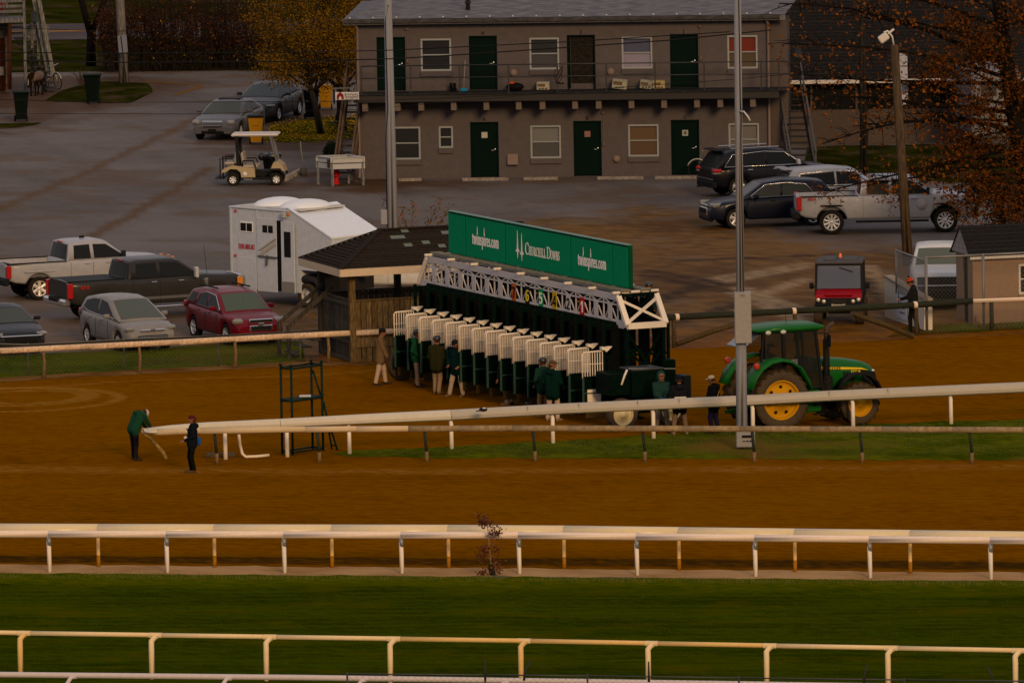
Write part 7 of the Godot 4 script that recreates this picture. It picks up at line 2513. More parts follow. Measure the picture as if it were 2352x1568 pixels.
func tractor() -> void:
	var o := thing("green_tractor", "green farm tractor with yellow wheels hitched to the starting gate", "tractor")
	var green := paint(0.004, 0.085, 0.008, 0.45)
	var black := mat(0.012, 0.012, 0.012, 0.6, 0, "soft", 0.8)
	var yellow := Color(0.42, 0.2, 0.005)
	var R := 0.95
	stand(o, V3(-1.25, 0, 0.98), gp(1778, 991), V3(1.4, 0, 0.95), gp(1988, 976))
	for e in [[-1.25, R, 0.5, 0.6, 0.93, 22], [1.4, 0.68, 0.4, 0.4, 0.9, 18]]:
		for sd in [-1.0, 1.0]:
			var w := wheel(o, V3(e[0], e[1], e[4] * sd), e[1] - 0.05, e[2], e[3], 0, V3(0, 0, sd), yellow, 0.75)
			var key := "lug%f" % e[1]
			if not meshes.has(key):
				var sl := tool()
				for k in e[5]:
					for side in [-1.0, 1.0]:
						var t: float = TAU * (k + (0.25 if side > 0 else -0.25)) / e[5]
						var a: Vector3 = V3(cos(t), 0, sin(t)) * (e[1] - 0.055) + V3(0, 0.01 * side, 0)
						var t2: float = t + 0.16
						var b: Vector3 = V3(cos(t2), 0, sin(t2)) * (e[1] - 0.065) + V3(0, e[2] * 0.5 * side, 0)
						bar(sl, a, b, 0.055, 0.1)
				meshes[key] = sl.commit()
			obj("tread_lug", meshes[key], mat(0.075, 0.045, 0.02, 0.95, 0, "cell", 2.0), w).set_meta("kind", "stuff")
			if e[1] > 0.8:
				for k in 7:
					var s2 := tool(true)
					var t := TAU * k / 7.0
					lathe(s2, [[0.05, 0], [0.05, 0.012], [0.004, 0.012]], Transform3D(Basis.IDENTITY, V3(cos(t) * 0.4, e[2] * 0.275, sin(t) * 0.4)), 10)
					obj("disc_hole", done(s2), mat(0.01, 0.008, 0.005, 0.9), w)
	var X := Transform3D.IDENTITY
	var s := tool(true)
	var rings := []
	for e in [[0.28, 1.86, 0.44, 1.0], [0.6, 1.85, 0.45, 0.95], [1.2, 1.8, 0.44, 0.95], [1.8, 1.7, 0.42, 1.0], [2.1, 1.6, 0.4, 1.02], [2.22, 1.48, 0.36, 1.05]]:
		var w: float = e[2]
		var r := PackedVector3Array()
		for q in [[1.0, e[3]], [1.0, lerpf(e[3], e[1], 0.6)], [0.95, e[1] - 0.1], [0.7, e[1] - 0.01], [0.0, e[1] + 0.03], [-0.7, e[1] - 0.01], [-0.95, e[1] - 0.1], [-1.0, lerpf(e[3], e[1], 0.6)], [-1.0, e[3]]]:
			r.append(V3(e[0], q[1], w * q[0]))
		rings.append(r)
	loft(s, rings, true, true)
	obj("bonnet", done(s), green, o)
	for sd in [-1.0, 1.0]:
		s = tool()
		extr(s, [[0.35, 1.66], [1.75, 1.55], [1.98, 1.47], [1.7, 1.51], [0.35, 1.57]], Transform3D(Basis.IDENTITY, V3(0, 0, 0.452 * sd)), -0.006, 0.006)
		obj("yellow_stripe", s, mat(0.62, 0.4, 0.02, 0.5), o)
		s = tool()
		extr(s, [[1.72, 1.5], [2.2, 1.42], [2.26, 1.2], [2.1, 0.86], [1.86, 1.02], [1.76, 1.3]], Transform3D(Basis.IDENTITY, V3(0, 0, 0.43 * sd)), -0.012, 0.012)
		obj("side_grille", s, black, o)
		for k in 2:
			for j in 4:
				s = tool()
				cbox(s, V3(1.18 + j * 0.1, 1.42 - k * 0.14 - j * 0.012, 0.448 * sd), V3(0.075, 0.11, 0.012), 0.02)
				obj("vent", s, black, o)
		s = tool()
		cbox(s, V3(2.17, 1.41, 0.3 * sd), V3(0.14, 0.12, 0.16), 0.03)
		obj("head_lamp", s, mat(0.55, 0.55, 0.52, 0.15, 0.3), o)
		s = tool(true)
		var ring2 := []
		for k in 9:
			var t := deg_to_rad(lerpf(12, 165, k / 8.0))
			var c := V3(-1.25 + cos(t) * 1.03, R + sin(t) * 1.02 - (0.06 if k < 2 else 0.0), 0)
			var n := V3(cos(t), sin(t), 0) * 0.05
			ring2.append(PackedVector3Array([c + n + V3(0, 0, 0.5 * sd), c + n * 1.3 + V3(0, 0, 0.85 * sd), c + n * 0.3 + V3(0, 0, 1.2 * sd), c - n * 0.6 + V3(0, 0, 1.2 * sd), c - n * 0.3 + V3(0, 0, 0.5 * sd)]))
		loft(s, ring2)
		obj("mudguard", done(s), green, o)
		s = tool()
		cbox(s, V3(-2.02, 1.84, 1.02 * sd), V3(0.16, 0.17, 0.2), 0.05)
		obj("tail_lamp", s, mat(0.4, 0.025, 0.008, 0.25), o)
		s = tool(true)
		ring2 = []
		for k in 7:
			var t := deg_to_rad(lerpf(20, 150, k / 6.0))
			var c := V3(1.4 + cos(t) * 0.78, 0.68 + sin(t) * 0.78, 0)
			var n := V3(cos(t), sin(t), 0) * 0.025
			ring2.append(PackedVector3Array([c + n + V3(0, 0, 0.72 * sd), c + n + V3(0, 0, 1.12 * sd), c - n + V3(0, 0, 1.12 * sd), c - n + V3(0, 0, 0.72 * sd)]))
		loft(s, ring2)
		obj("front_mudguard", done(s), black, o)
		for e in [[-1.75, -1.62, 0.06], [-0.95, -0.98, 0.09], [-0.3, -0.34, 0.06], [0.3, 0.1, 0.08]]:
			s = tool()
			bar(s, V3(e[0], 1.75 if e[0] < -0.5 else 1.0, 0.74 * sd), V3(e[1], 2.72, 0.7 * sd), e[2], e[2])
			obj("cab_post", s, black, o)
		s = tool()
		quad(s, V3(-1.6, 1.85, 0.74 * sd), V3(-1.58, 2.7, 0.71 * sd), V3(0.08, 2.7, 0.71 * sd), V3(0.26, 1.1, 0.745 * sd))
		tri(s, V3(-1.6, 1.85, 0.74 * sd), V3(0.26, 1.1, 0.745 * sd), V3(-0.4, 1.15, 0.745 * sd))
		obj("side_glass", s, glass_pane(0.012, 0.014, 0.012, 0.55), o)
		s = tool()
		cbox(s, V3(-0.15, 0.75, 0.72 * sd), V3(0.7, 0.6, 0.3), 0.04)
		obj("fuel_tank", s, green, o)
		for k in 3:
			s = tool()
			cbox(s, V3(0.05, 0.4 + k * 0.28, 0.95 * sd), V3(0.3, 0.04, 0.2), 0.01)
			obj("step", s, black, o)
		s = tool()
		cbox(s, V3(0.42, 2.42, 1.0 * sd), V3(0.05, 0.34, 0.2), 0.03)
		bar(s, V3(0.14, 2.62, 0.72 * sd), V3(0.42, 2.62, 1.0 * sd), 0.03, 0.03)
		obj("mirror", s, black, o)
	s = tool()
	quad(s, V3(0.3, 1.3, -0.7), V3(0.1, 2.7, -0.68), V3(0.1, 2.7, 0.68), V3(0.3, 1.3, 0.7))
	obj("windscreen", s, glass_pane(0.012, 0.014, 0.012, 0.55), o)
	s = tool()
	quad(s, V3(-1.66, 2.68, -0.62), V3(-2.25, 2.32, -0.6), V3(-2.25, 2.32, 0.6), V3(-1.66, 2.68, 0.62))
	bar(s, V3(-2.25, 2.32, -0.6), V3(-2.25, 2.32, 0.6), 0.03, 0.03)
	obj("rear_window", s, mat(0.12, 0.13, 0.14, 0.1), o)
	s = tool(true)
	rings = []
	for e in [[-1.95, 0.6, 2.78, 0.02], [-1.85, 0.76, 2.74, 0.1], [-0.8, 0.8, 2.72, 0.17], [0.2, 0.8, 2.72, 0.16], [0.38, 0.74, 2.74, 0.1], [0.44, 0.62, 2.78, 0.03]]:
		var r := PackedVector3Array()
		for q in [[0.96, 0.0], [1.0, 0.5], [0.92, 0.92], [0.0, 1.1], [-0.92, 0.92], [-1.0, 0.5], [-0.96, 0.0]]:
			r.append(V3(e[0], e[2] + q[1] * e[3], e[1] * q[0]))
		rings.append(r)
	loft(s, rings)
	obj("cab_roof", done(s), green, o)
	s = tool()
	cbox(s, V3(-0.75, 2.7, 0), V3(1.95, 0.06, 1.36), 0.02)
	obj("roof_lining", s, black, o)
	for sd in [-1.0, 1.0]:
		for x in [-1.5, -1.0]:
			s = tool(true)
			ball(s, V3(x, 2.72, 0.78 * sd), V3(0.1, 0.06, 0.05))
			obj("work_lamp", done(s), mat(0.4, 0.38, 0.34, 0.2), o)
	s = tool()
	cbox(s, V3(-1.05, 1.5, 0), V3(0.5, 0.16, 0.5), 0.05)
	cbox(s, V3(-1.28, 1.85, 0), V3(0.14, 0.7, 0.48), 0.05)
	cbox(s, V3(-0.05, 1.75, 0), V3(0.25, 0.4, 0.5), 0.04)
	box(s, V3(-0.65, 1.2, 0), V3(1.7, 0.25, 1.3))
	obj("cab_interior", s, mat(0.016, 0.016, 0.016, 0.8), o)
	s = tool()
	cbox(s, V3(-0.62, 1.86, 0.72), V3(0.22, 0.16, 0.01), 0.002)
	obj("paper", s, mat(0.4, 0.42, 0.42, 0.8), o)
	s = tool(true)
	tube(s, [V3(0.5, 1.0, 0.62), V3(0.5, 2.42, 0.62)], 0.1, 12)
	obj("exhaust_guard", done(s), black, o)
	s = tool(true)
	tube(s, [V3(0.5, 2.42, 0.62), V3(0.5, 2.62, 0.62), V3(0.54, 2.74, 0.62), V3(0.66, 2.82, 0.62), V3(0.76, 2.86, 0.62)], [0.07, 0.07, 0.075, 0.07, 0.06], 10)
	obj("exhaust_pipe", done(s), mat(0.09, 0.065, 0.05, 0.7, 0, "blotch", 2.0), o)
	s = tool()
	cbox(s, V3(0.52, 1.05, 0.62), V3(0.3, 0.75, 0.26), 0.06)
	obj("silencer_box", s, mat(0.02, 0.018, 0.016, 0.7, 0, "blotch", 1.5), o)
	s = tool()
	box(s, V3(0.35, 0.95, 0), V3(3.4, 0.5, 0.5))
	bar(s, V3(1.4, 0.68, -0.8), V3(1.4, 0.68, 0.8), 0.16, 0.16)
	bar(s, V3(-1.25, R, -0.8), V3(-1.25, R, 0.8), 0.26, 0.26)
	cbox(s, V3(1.95, 0.85, 0), V3(0.5, 0.4, 0.5), 0.05)
	obj("chassis", s, mat(0.012, 0.02, 0.012, 0.8), o)
	s = tool()
	bar(s, V3(-1.6, 0.6, 0), V3(-2.6, 0.52, 0), 0.1, 0.08)
	bar(s, V3(-1.7, 0.65, 0.4), V3(-2.4, 0.7, 0.4), 0.06, 0.08)
	bar(s, V3(-1.7, 0.65, -0.4), V3(-2.4, 0.7, -0.4), 0.06, 0.08)
	bar(s, V3(-1.8, 1.35, 0.45), V3(-2.2, 0.75, 0.42), 0.08, 0.08)
	obj("drawbar", s, green, o)
	s = tool(true)
	tube(s, [V3(-0.7, 2.88, 0.35), V3(-0.72, 3.3, 0.35)], 0.008, 4)
	obj("aerial", done(s), black, o)
	var tall := Transform3D(Basis.from_scale(V3(1, 1.09, 1)), V3(0, 0, 0))
	write("lettering", "DEERE", "Droid Sans", 0.1, mat(0.02, 0.03, 0.01, 0.6), o, Transform3D(Basis(V3(0, 0, 1), -0.05), V3(0.86, 1.585, 0.462)), 0.004, true)
	write("lettering", "6155 M", "Droid Sans", 0.07, mat(0.6, 0.42, 0.03, 0.6), o, Transform3D(Basis(V3(0, 0, 1), -0.06), V3(1.56, 1.46, 0.446)), 0.004, true)
	for c in o.get_children():
		if c.get_child_count() < 3:
			c.transform = tall * c.transform

# ---------- trees, bushes, leaves ----------
func leaf(s: SurfaceTool, c: Vector3, e: float, col: Color, b: Basis) -> void:
	s.set_color(col)
	quad(s, c + b * V3(-e, 0, 0), c + b * V3(-e * 0.1, 0.1 * e, e * 0.55), c + b * V3(e, 0, 0), c + b * V3(-e * 0.1, 0.1 * e, -e * 0.55))

func leaf_mat() -> StandardMaterial3D:
	if mats.has("leaf"):
		return mats["leaf"]
	var m := StandardMaterial3D.new()
	m.vertex_color_use_as_albedo = true
	m.roughness = 0.7
	m.metallic_specular = 0.2
	m.backlight_enabled = true
	m.backlight = Color(0.35, 0.3, 0.2)
	mats["leaf"] = m
	return m

func any_turn() -> Basis:
	return Basis.from_euler(V3(rng.randf() * TAU, rng.randf() * TAU, rng.randf() * TAU))

# a bent limb with twigs; returns the twig tips
func limb(s: SurfaceTool, a: Vector3, b: Vector3, r0: float, sag: float, twigs: int, spread: float) -> Array:
	var pts := []
	var rad := []
	var off := V3(rng.randf_range(-1, 1), rng.randf_range(-0.5, 1), rng.randf_range(-1, 1)) * a.distance_to(b) * 0.08
	for k in 7:
		var t := k / 6.0
		pts.append(a.lerp(b, t) + V3(0, -sag * t * t + sag * t, 0) + off * sin(t * PI) + V3(rng.randf_range(-1, 1), rng.randf_range(-1, 1), rng.randf_range(-1, 1)) * 0.05 * sin(t * PI))
		rad.append(lerpf(r0, r0 * 0.22, t))
	tube(s, pts, rad, 6)
	var tips := [b]
	for k in twigs:
		var t := rng.randf_range(0.3, 1.0)
		var p: Vector3 = pts[int(t * 5.99)].lerp(pts[mini(int(t * 5.99) + 1, 6)], fmod(t * 5.99, 1.0))
		var d := (b - a).normalized() * 0.5 + V3(rng.randf_range(-1, 1), rng.randf_range(-0.6, 0.9), rng.randf_range(-1, 1))
		var e := p + d.normalized() * spread * rng.randf_range(0.4, 1.0)
		tube(s, [p, p.lerp(e, 0.5) + V3(0, 0.05, 0), e], [r0 * 0.22, r0 * 0.14, 0.006], 4, false)
		tips.append(e)
		tips.append(p.lerp(e, 0.6))
	return tips

func crown(o: Node3D, tips: Array, n: int, spread: float, e: float, cols: Array, droop := 0.0) -> void:
	var s := tool()
	for i in n:
		var c: Vector3 = tips[rng.randi() % tips.size()]
		var v := V3(rng.randfn(), rng.randfn() * 0.8, rng.randfn()) * spread
		v.y -= droop * rng.randf()
		var k := rng.randf()
		var col: Color = cols[0].lerp(cols[1], k) if rng.randf() < 0.75 else cols[2]
		leaf(s, c + v, e * rng.randf_range(0.6, 1.25), col, any_turn())
	obj("crown", s, leaf_mat(), o).set_meta("kind", "stuff")

func plants() -> void:
	var bark := mat(0.05, 0.038, 0.028, 0.95, 0, "streak", 0.8)
	var dark_bark := mat(0.014, 0.011, 0.009, 0.95, 0, "streak", 0.8)
	for e in [["yellow_tree", "yellow autumn tree with leaning grey trunk on the leafy lawn", 737, 308, [[-0.25, 1.4], [-0.42, 1.95]], 0.15, 3600, -0.3, bark], ["yellow_tree", "darker trunked yellow tree standing close beside the outside stair", 786, 300, [[-0.05, 1.3], [-0.1, 2.3]], 0.2, 2600, 0.15, dark_bark]]:
		var o := thing(e[0], e[1], "tree", gp(e[2], e[3]), 0.0, "yellow trees beside the dormitory")
		var s := tool(true)
		var top := V3(e[4][1][0], e[4][1][1], 0)
		tube(s, [Vector3.ZERO, V3(e[4][0][0], e[4][0][1], 0), top], [e[5], e[5] * 0.8, e[5] * 0.62], 9)
		var tips := []
		for k in 15:
			var a := k * 2.4
			var t := (k + 1) / 15.0
			var end := V3(e[7] + cos(a) * (2.2 - 0.4 * t), 2.7 + 4.6 * t * t + rng.randf_range(-0.3, 0.6), sin(a) * 1.7)
			tips.append_array(limb(s, top if k > 4 else V3(e[4][0][0], e[4][0][1] + 0.3, 0), end, 0.06, 0.25, 9, 1.0))
		obj("trunk", done(s), e[8], o)
		crown(o, tips, e[6] * 6, 0.3, 0.05, [Color(0.17, 0.085, 0.003), Color(0.09, 0.045, 0.002), Color(0.03, 0.022, 0.003)])
	var B := gp(2410, 565)
	var o := thing("orange_oak", "big oak with orange brown leaves spreading over the white pickup", "tree", B)
	var P := func(x: float, y: float, z: float) -> Vector3:
		return fac3(B, 0.0, x, y, z)
	var s := tool(true)
	tube(s, [Vector3.ZERO, P.call(2375, 470, 0.0), P.call(2345, 330, 0.1), P.call(2315, 160, 0.0), P.call(2290, -40, 0.0), P.call(2260, -260, 0.0)], [0.42, 0.36, 0.33, 0.28, 0.22, 0.1], 12)
	tube(s, [P.call(2345, 330, 0.1), P.call(2390, 120, -0.3), P.call(2420, -200, -0.5)], [0.26, 0.2, 0.1], 10)
	var tips := []
	var dense := []
	for e in [[2315, 150, 1790, 8, 0.3, 0.1], [2318, 180, 1800, 100, 1.0, 0.09], [2320, 190, 1835, 170, -0.6, 0.08], [2335, 260, 1850, 215, 0.8, 0.1], [2340, 300, 1890, 330, 0.2, 0.09], [2345, 340, 1900, 440, 1.2, 0.08], [2345, 360, 1995, 425, 0.6, 0.08], [2310, 120, 1980, 40, -0.8, 0.08], [2300, 60, 1900, -60, 0.2, 0.09], [2340, 280, 1960, 290, -1.0, 0.07], [2300, 40, 2060, -40, 0.9, 0.07], [2330, 240, 2020, 180, 1.4, 0.07], [2340, 310, 2080, 260, -0.4, 0.07], [2348, 370, 2110, 400, -0.8, 0.07], [2350, 380, 2060, 465, 1.0, 0.06]]:
		tips.append_array(limb(s, P.call(e[0], e[1], 0.0), P.call(e[2], e[3], e[4]), e[5], 0.5, 34, 1.15))
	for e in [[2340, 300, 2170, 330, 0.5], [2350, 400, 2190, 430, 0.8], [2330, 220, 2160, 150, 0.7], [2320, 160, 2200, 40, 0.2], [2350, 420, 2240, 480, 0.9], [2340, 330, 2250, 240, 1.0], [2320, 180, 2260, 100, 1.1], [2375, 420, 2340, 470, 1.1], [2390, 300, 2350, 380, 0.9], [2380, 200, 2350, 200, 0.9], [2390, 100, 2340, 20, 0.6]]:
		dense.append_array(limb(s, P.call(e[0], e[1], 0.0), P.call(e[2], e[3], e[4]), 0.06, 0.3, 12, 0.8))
	obj("trunk", done(s), dark_bark, o)
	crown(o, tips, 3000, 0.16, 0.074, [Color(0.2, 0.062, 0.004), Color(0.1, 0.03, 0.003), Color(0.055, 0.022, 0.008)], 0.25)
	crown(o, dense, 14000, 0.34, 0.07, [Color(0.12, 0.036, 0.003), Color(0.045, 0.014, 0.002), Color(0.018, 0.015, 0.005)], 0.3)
	var H := gp(460, 158)
	o = thing("brown_hedge", "tall twiggy brown hedge with reddish leaves along the drive", "hedge", H)
	s = tool()
	var pts := []
	for i in 620:
		var x := rng.randf_range(-4.1, 3.3)
		var z := rng.randf_range(-1.3, 1.2)
		var hgt0 := rng.randf_range(1.8, 3.9)
		var a := V3(x, 0, z)
		var b := a + V3(rng.randf_range(-0.5, 0.5), hgt0, rng.randf_range(-0.3, 0.3))
		var m := a.lerp(b, 0.5) + V3(rng.randf_range(-0.1, 0.1), 0, 0)
		tube(s, [a, m, b], [0.014, 0.011, 0.005], 3, false)
		for k in 6:
			pts.append(a.lerp(b, rng.randf_range(0.15, 1.0)))
	obj("stem", s, mat(0.02, 0.014, 0.011, 0.9), o).set_meta("kind", "stuff")
	s = tool()
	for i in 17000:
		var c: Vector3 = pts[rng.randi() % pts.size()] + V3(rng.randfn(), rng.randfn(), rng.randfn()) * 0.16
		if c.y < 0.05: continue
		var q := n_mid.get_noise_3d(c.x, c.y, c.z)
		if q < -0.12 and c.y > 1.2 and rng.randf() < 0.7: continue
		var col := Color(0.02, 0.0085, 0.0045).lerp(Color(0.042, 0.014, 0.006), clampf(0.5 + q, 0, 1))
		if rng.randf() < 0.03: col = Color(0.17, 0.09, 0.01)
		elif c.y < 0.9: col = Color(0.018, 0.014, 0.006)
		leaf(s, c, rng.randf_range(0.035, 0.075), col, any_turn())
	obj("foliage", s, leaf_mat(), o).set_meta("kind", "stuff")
	o = thing("red_bush", "small bush of reddish leaves beside the bleached pole", "bush", gp(262, 158))
	s = tool()
	var bp := []
	for i in 60:
		var b := V3(rng.randf_range(-0.7, 0.5), rng.randf_range(1.0, 2.4), rng.randf_range(-0.4, 0.4))
		tube(s, [V3(rng.randf_range(-0.2, 0.2), 0, 0), b * 0.5, b], [0.012, 0.01, 0.004], 3, false)
		bp.append(b)
		bp.append(b * 0.75)
	obj("stem", s, mat(0.05, 0.035, 0.03, 0.9), o).set_meta("kind", "stuff")
	crown(o, bp, 1300, 0.16, 0.06, [Color(0.075, 0.016, 0.012), Color(0.05, 0.02, 0.01), Color(0.12, 0.04, 0.012)])
	o = thing("forked_tree", "bare dark forked tree trunk on the roadside lawn", "tree", gp(208, 152))
	s = tool(true)
	tube(s, [Vector3.ZERO, V3(0.02, 0.7, 0), V3(0.05, 1.5, 0)], [0.24, 0.2, 0.2], 10)
	tube(s, [V3(0.02, 1.4, 0), V3(-0.2, 2.2, 0), V3(-0.42, 3.2, 0), V3(-0.6, 4.4, 0)], [0.17, 0.14, 0.13, 0.08], 9)
	tube(s, [V3(0.06, 1.4, 0), V3(0.35, 2.1, 0), V3(0.62, 2.8, 0.1), V3(0.8, 4.2, 0.1)], [0.15, 0.12, 0.12, 0.07], 9)
	var ft := limb(s, V3(-0.42, 3.0, 0), V3(-0.9, 3.9, 0.3), 0.05, 0.1, 6, 0.7)
	ft.append_array(limb(s, V3(0.62, 2.7, 0.1), V3(1.2, 3.2, 0.2), 0.05, 0.1, 6, 0.6))
	obj("trunk", done(s), dark_bark, o)
	crown(o, ft, 160, 0.14, 0.06, [Color(0.03, 0.02, 0.006), Color(0.05, 0.025, 0.008), Color(0.02, 0.02, 0.006)])
	B = gp(946, 642)
	o = thing("tall_shrub", "shrub of long thin shoots with red and yellow leaves behind hut roof", "shrub", B)
	s = tool(true)
	var sh := []
	for e in [[885, 458, 0.2], [923, 478, 0.1], [949, 460, 0], [1009, 460, -0.1], [1034, 473, 0.1], [905, 500, 0.3], [985, 505, 0.2], [895, 618, 0.4], [960, 610, 0.5], [930, 625, 0.5]]:
		var tip := fac3(B, 0.0, e[0], e[1], e[2])
		tube(s, [V3(rng.randf_range(-0.1, 0.1), 0, 0), tip * 0.5 + V3(0.05 * signf(tip.x) * -1.0, 0.15, 0), tip], [0.018, 0.013, 0.005], 5, false)
		for k in 9:
			sh.append(tip * lerpf(0.55, 1.0, k / 8.0))
	obj("stem", done(s), mat(0.06, 0.04, 0.03, 0.9), o)
	crown(o, sh, 640, 0.075, 0.055, [Color(0.11, 0.065, 0.012), Color(0.04, 0.04, 0.012), Color(0.2, 0.05, 0.012)])
	o = thing("sapling", "young purple brown sapling growing up through the paired rails", "sapling", gp(1130, 1322))
	s = tool(true)
	tube(s, [Vector3.ZERO, V3(-0.05, 0.7, 0), V3(-0.09, 1.25, 0), V3(-0.14, 1.7, 0)], [0.02, 0.015, 0.012, 0.005], 6)
	var st := []
	for e in [[0.2, -0.28, 0.08], [0.35, 0.2, 0.15], [0.45, -0.3, 0.5], [0.55, 0.18, 0.32], [0.7, -0.25, 0.6], [0.85, -0.2, 0.75], [0.9, 0.17, 0.7], [1.15, 0.16, 1.13], [1.25, 0.18, 1.22], [1.35, -0.22, 1.5], [1.45, -0.3, 1.62], [1.5, 0.05, 1.4], [1.55, -0.25, 1.42]]:
		var a := V3(-0.07 * e[0], e[0], 0)
		var b := V3(e[1], e[2], rng.randf_range(-0.1, 0.15))
		tube(s, [a, a.lerp(b, 0.5) + V3(0, 0.05, 0), b], [0.007, 0.005, 0.003], 4, false)
		st.append(b)
		st.append(a.lerp(b, 0.6))
	obj("trunk", done(s), mat(0.2, 0.13, 0.09, 0.9), o)
	crown(o, st, 620, 0.075, 0.045, [Color(0.1, 0.032, 0.016), Color(0.055, 0.02, 0.014), Color(0.14, 0.05, 0.014)])
	s = tool(true)
	tube(s, [V3(0.03, 0, 0), V3(-0.02, 0.2, 0), V3(-0.04, 0.32, 0)], [0.08, 0.085, 0.05], 8)
	obj("trunk_guard", done(s), mat(0.02, 0.02, 0.012, 0.9), o)
	o = thing("round_bush", "clipped dark green round bush behind the white planter", "bush", gp(765, 388))
	var rb := []
	for i in 260:
		rb.append(V3(rng.randfn(), rng.randfn(), rng.randfn()).normalized() * V3(0.4, 0.5, 0.4) * rng.randf_range(0.75, 1.0) + V3(0, 0.58, 0))
	s = tool(true)
	ball(s, V3(0, 0.55, 0), V3(0.34, 0.45, 0.34), 12, 8)
	obj("inner_twigs", done(s), mat(0.008, 0.012, 0.005, 0.95), o)
	crown(o, rb, 2600, 0.035, 0.035, [Color(0.012, 0.022, 0.007), Color(0.02, 0.032, 0.01), Color(0.03, 0.04, 0.012)])
	o = thing("bare_shrub", "bare twiggy shrub beside the green wheeled bin", "shrub", gp(185, 193))
	s = tool(true)
	for i in 26:
		var b := V3(rng.randf_range(-0.75, 0.7), rng.randf_range(0.3, 0.75), rng.randf_range(-0.4, 0.4))
		tube(s, [V3(rng.randf_range(-0.12, 0.12), 0, 0), V3(b.x * 0.4, b.y * 0.65, b.z * 0.5), b], [0.012, 0.009, 0.003], 4, false)
	obj("stem", done(s), mat(0.05, 0.035, 0.028, 0.9), o)
	o = thing("dark_shrub", "dark green shrub under the oak beside the shed roof", "shrub", gp(2325, 545))
	var ds := []
	for i in 90:
		ds.append(V3(rng.randf_range(-0.8, 1.0), rng.randf_range(0.2, 2.2), rng.randf_range(-0.5, 0.5)))
	s = tool(true)
	for i in 12:
		tube(s, [V3(rng.randf_range(-0.2, 0.2), 0, 0), ds[i]], [0.02, 0.006], 4, false)
	obj("stem", done(s), dark_bark, o)
	crown(o, ds, 3000, 0.16, 0.06, [Color(0.012, 0.02, 0.006), Color(0.022, 0.032, 0.009), Color(0.1, 0.035, 0.006)])

# ---------- small things ----------
func bin(nm: String, label: String, at: Vector3, yaw: float, h: float, body: Material, lid: Material, open := false, group := "") -> void:
	var o := thing(nm, label, "bin", at, yaw, group)
	var s := tool()
	var rings := []
	for e in [[0.1, 0.2, 0.22], [h * 0.5, 0.245, 0.27], [h - 0.1, 0.29, 0.33], [h - 0.06, 0.31, 0.35]]:
		rings.append(PackedVector3Array([V3(-e[1], e[0], -e[2]), V3(-e[1], e[0], e[2]), V3(e[1], e[0], e[2]), V3(e[1], e[0], -e[2])]))
	loft(s, rings)
	obj("body", s, body, o)
	s = tool()
	if open:
		cbox(s, V3(0.34, h - 0.45, 0.02), V3(0.05, 0.75, 0.66), 0.02)
	else:
		cbox(s, V3(0, h - 0.02, 0.01), V3(0.66, 0.07, 0.72), 0.025)
	obj("lid", s, lid, o)
	s = tool(true)
	tube(s, [V3(-0.26, h - 0.12, -0.38), V3(0.26, h - 0.12, -0.38)], 0.02, 6)
	obj("handle", done(s), lid, o)
	for sd in [-1, 1]:
		s = tool(true)
		cyl(s, V3(sd * 0.2, 0.12, -0.24), V3(sd * 0.27, 0.12, -0.24), 0.12, -1, 12)
		obj("wheel", done(s), mat(0.01, 0.01, 0.01, 0.9), o)
	s = tool()
	cbox(s, V3(0, h * 0.72, 0.31), V3(0.22, 0.1, 0.04), 0.015)
	obj("panel", s, body, o)

func bicycle(label: String, at: Vector3, yaw: float, tilt: float, m: Material) -> void:
	var o := thing("bicycle", label, "bicycle", at, yaw)
	o.rotation.x = tilt
	var blk := mat(0.015, 0.015, 0.015, 0.8)
	for x in [-0.52, 0.52]:
		var s := tool(true)
		var ring := []
		for k in 21:
			ring.append(V3(x + cos(TAU * k / 20) * 0.33, 0.34 + sin(TAU * k / 20) * 0.33, 0))
		tube(s, ring, 0.022, 5, false)
		for k in 9:
			var t := TAU * k / 9
			tube(s, [V3(x, 0.34, 0), V3(x + cos(t) * 0.32, 0.34 + sin(t) * 0.32, 0)], 0.004, 3, false)
		obj("wheel", done(s), blk, o)
		s = tool(true)
		ring = []
		for k in 9:
			var t := deg_to_rad(20 + 130 * k / 8.0)
			ring.append(V3(x + cos(t) * 0.375, 0.34 + sin(t) * 0.375, 0))
		tube(s, ring, 0.025, 5)
		obj("mudguard", done(s), mat(0.3, 0.3, 0.29, 0.4), o)
	var s := tool(true)
	for e in [[-0.52, 0.34, -0.15, 0.32], [-0.15, 0.32, -0.28, 0.85], [-0.28, 0.75, -0.52, 0.34], [-0.15, 0.32, 0.36, 0.78], [-0.26, 0.72, 0.36, 0.84], [0.52, 0.34, 0.34, 0.98]]:
		tube(s, [V3(e[0], e[1], 0), V3(e[2], e[3], 0)], 0.017, 5)
	obj("frame", done(s), m, o)
	s = tool(true)
	tube(s, [V3(0.3, 1.03, -0.28), V3(0.36, 1.0, -0.1), V3(0.36, 1.0, 0.1), V3(0.3, 1.03, 0.28)], 0.016, 5)
	obj("handlebar", done(s), mat(0.4, 0.4, 0.4, 0.3, 0.6), o)
	s = tool(true)
	ball(s, V3(-0.3, 0.9, 0), V3(0.14, 0.045, 0.09))
	obj("saddle", done(s), mat(0.03, 0.018, 0.012, 0.7), o)

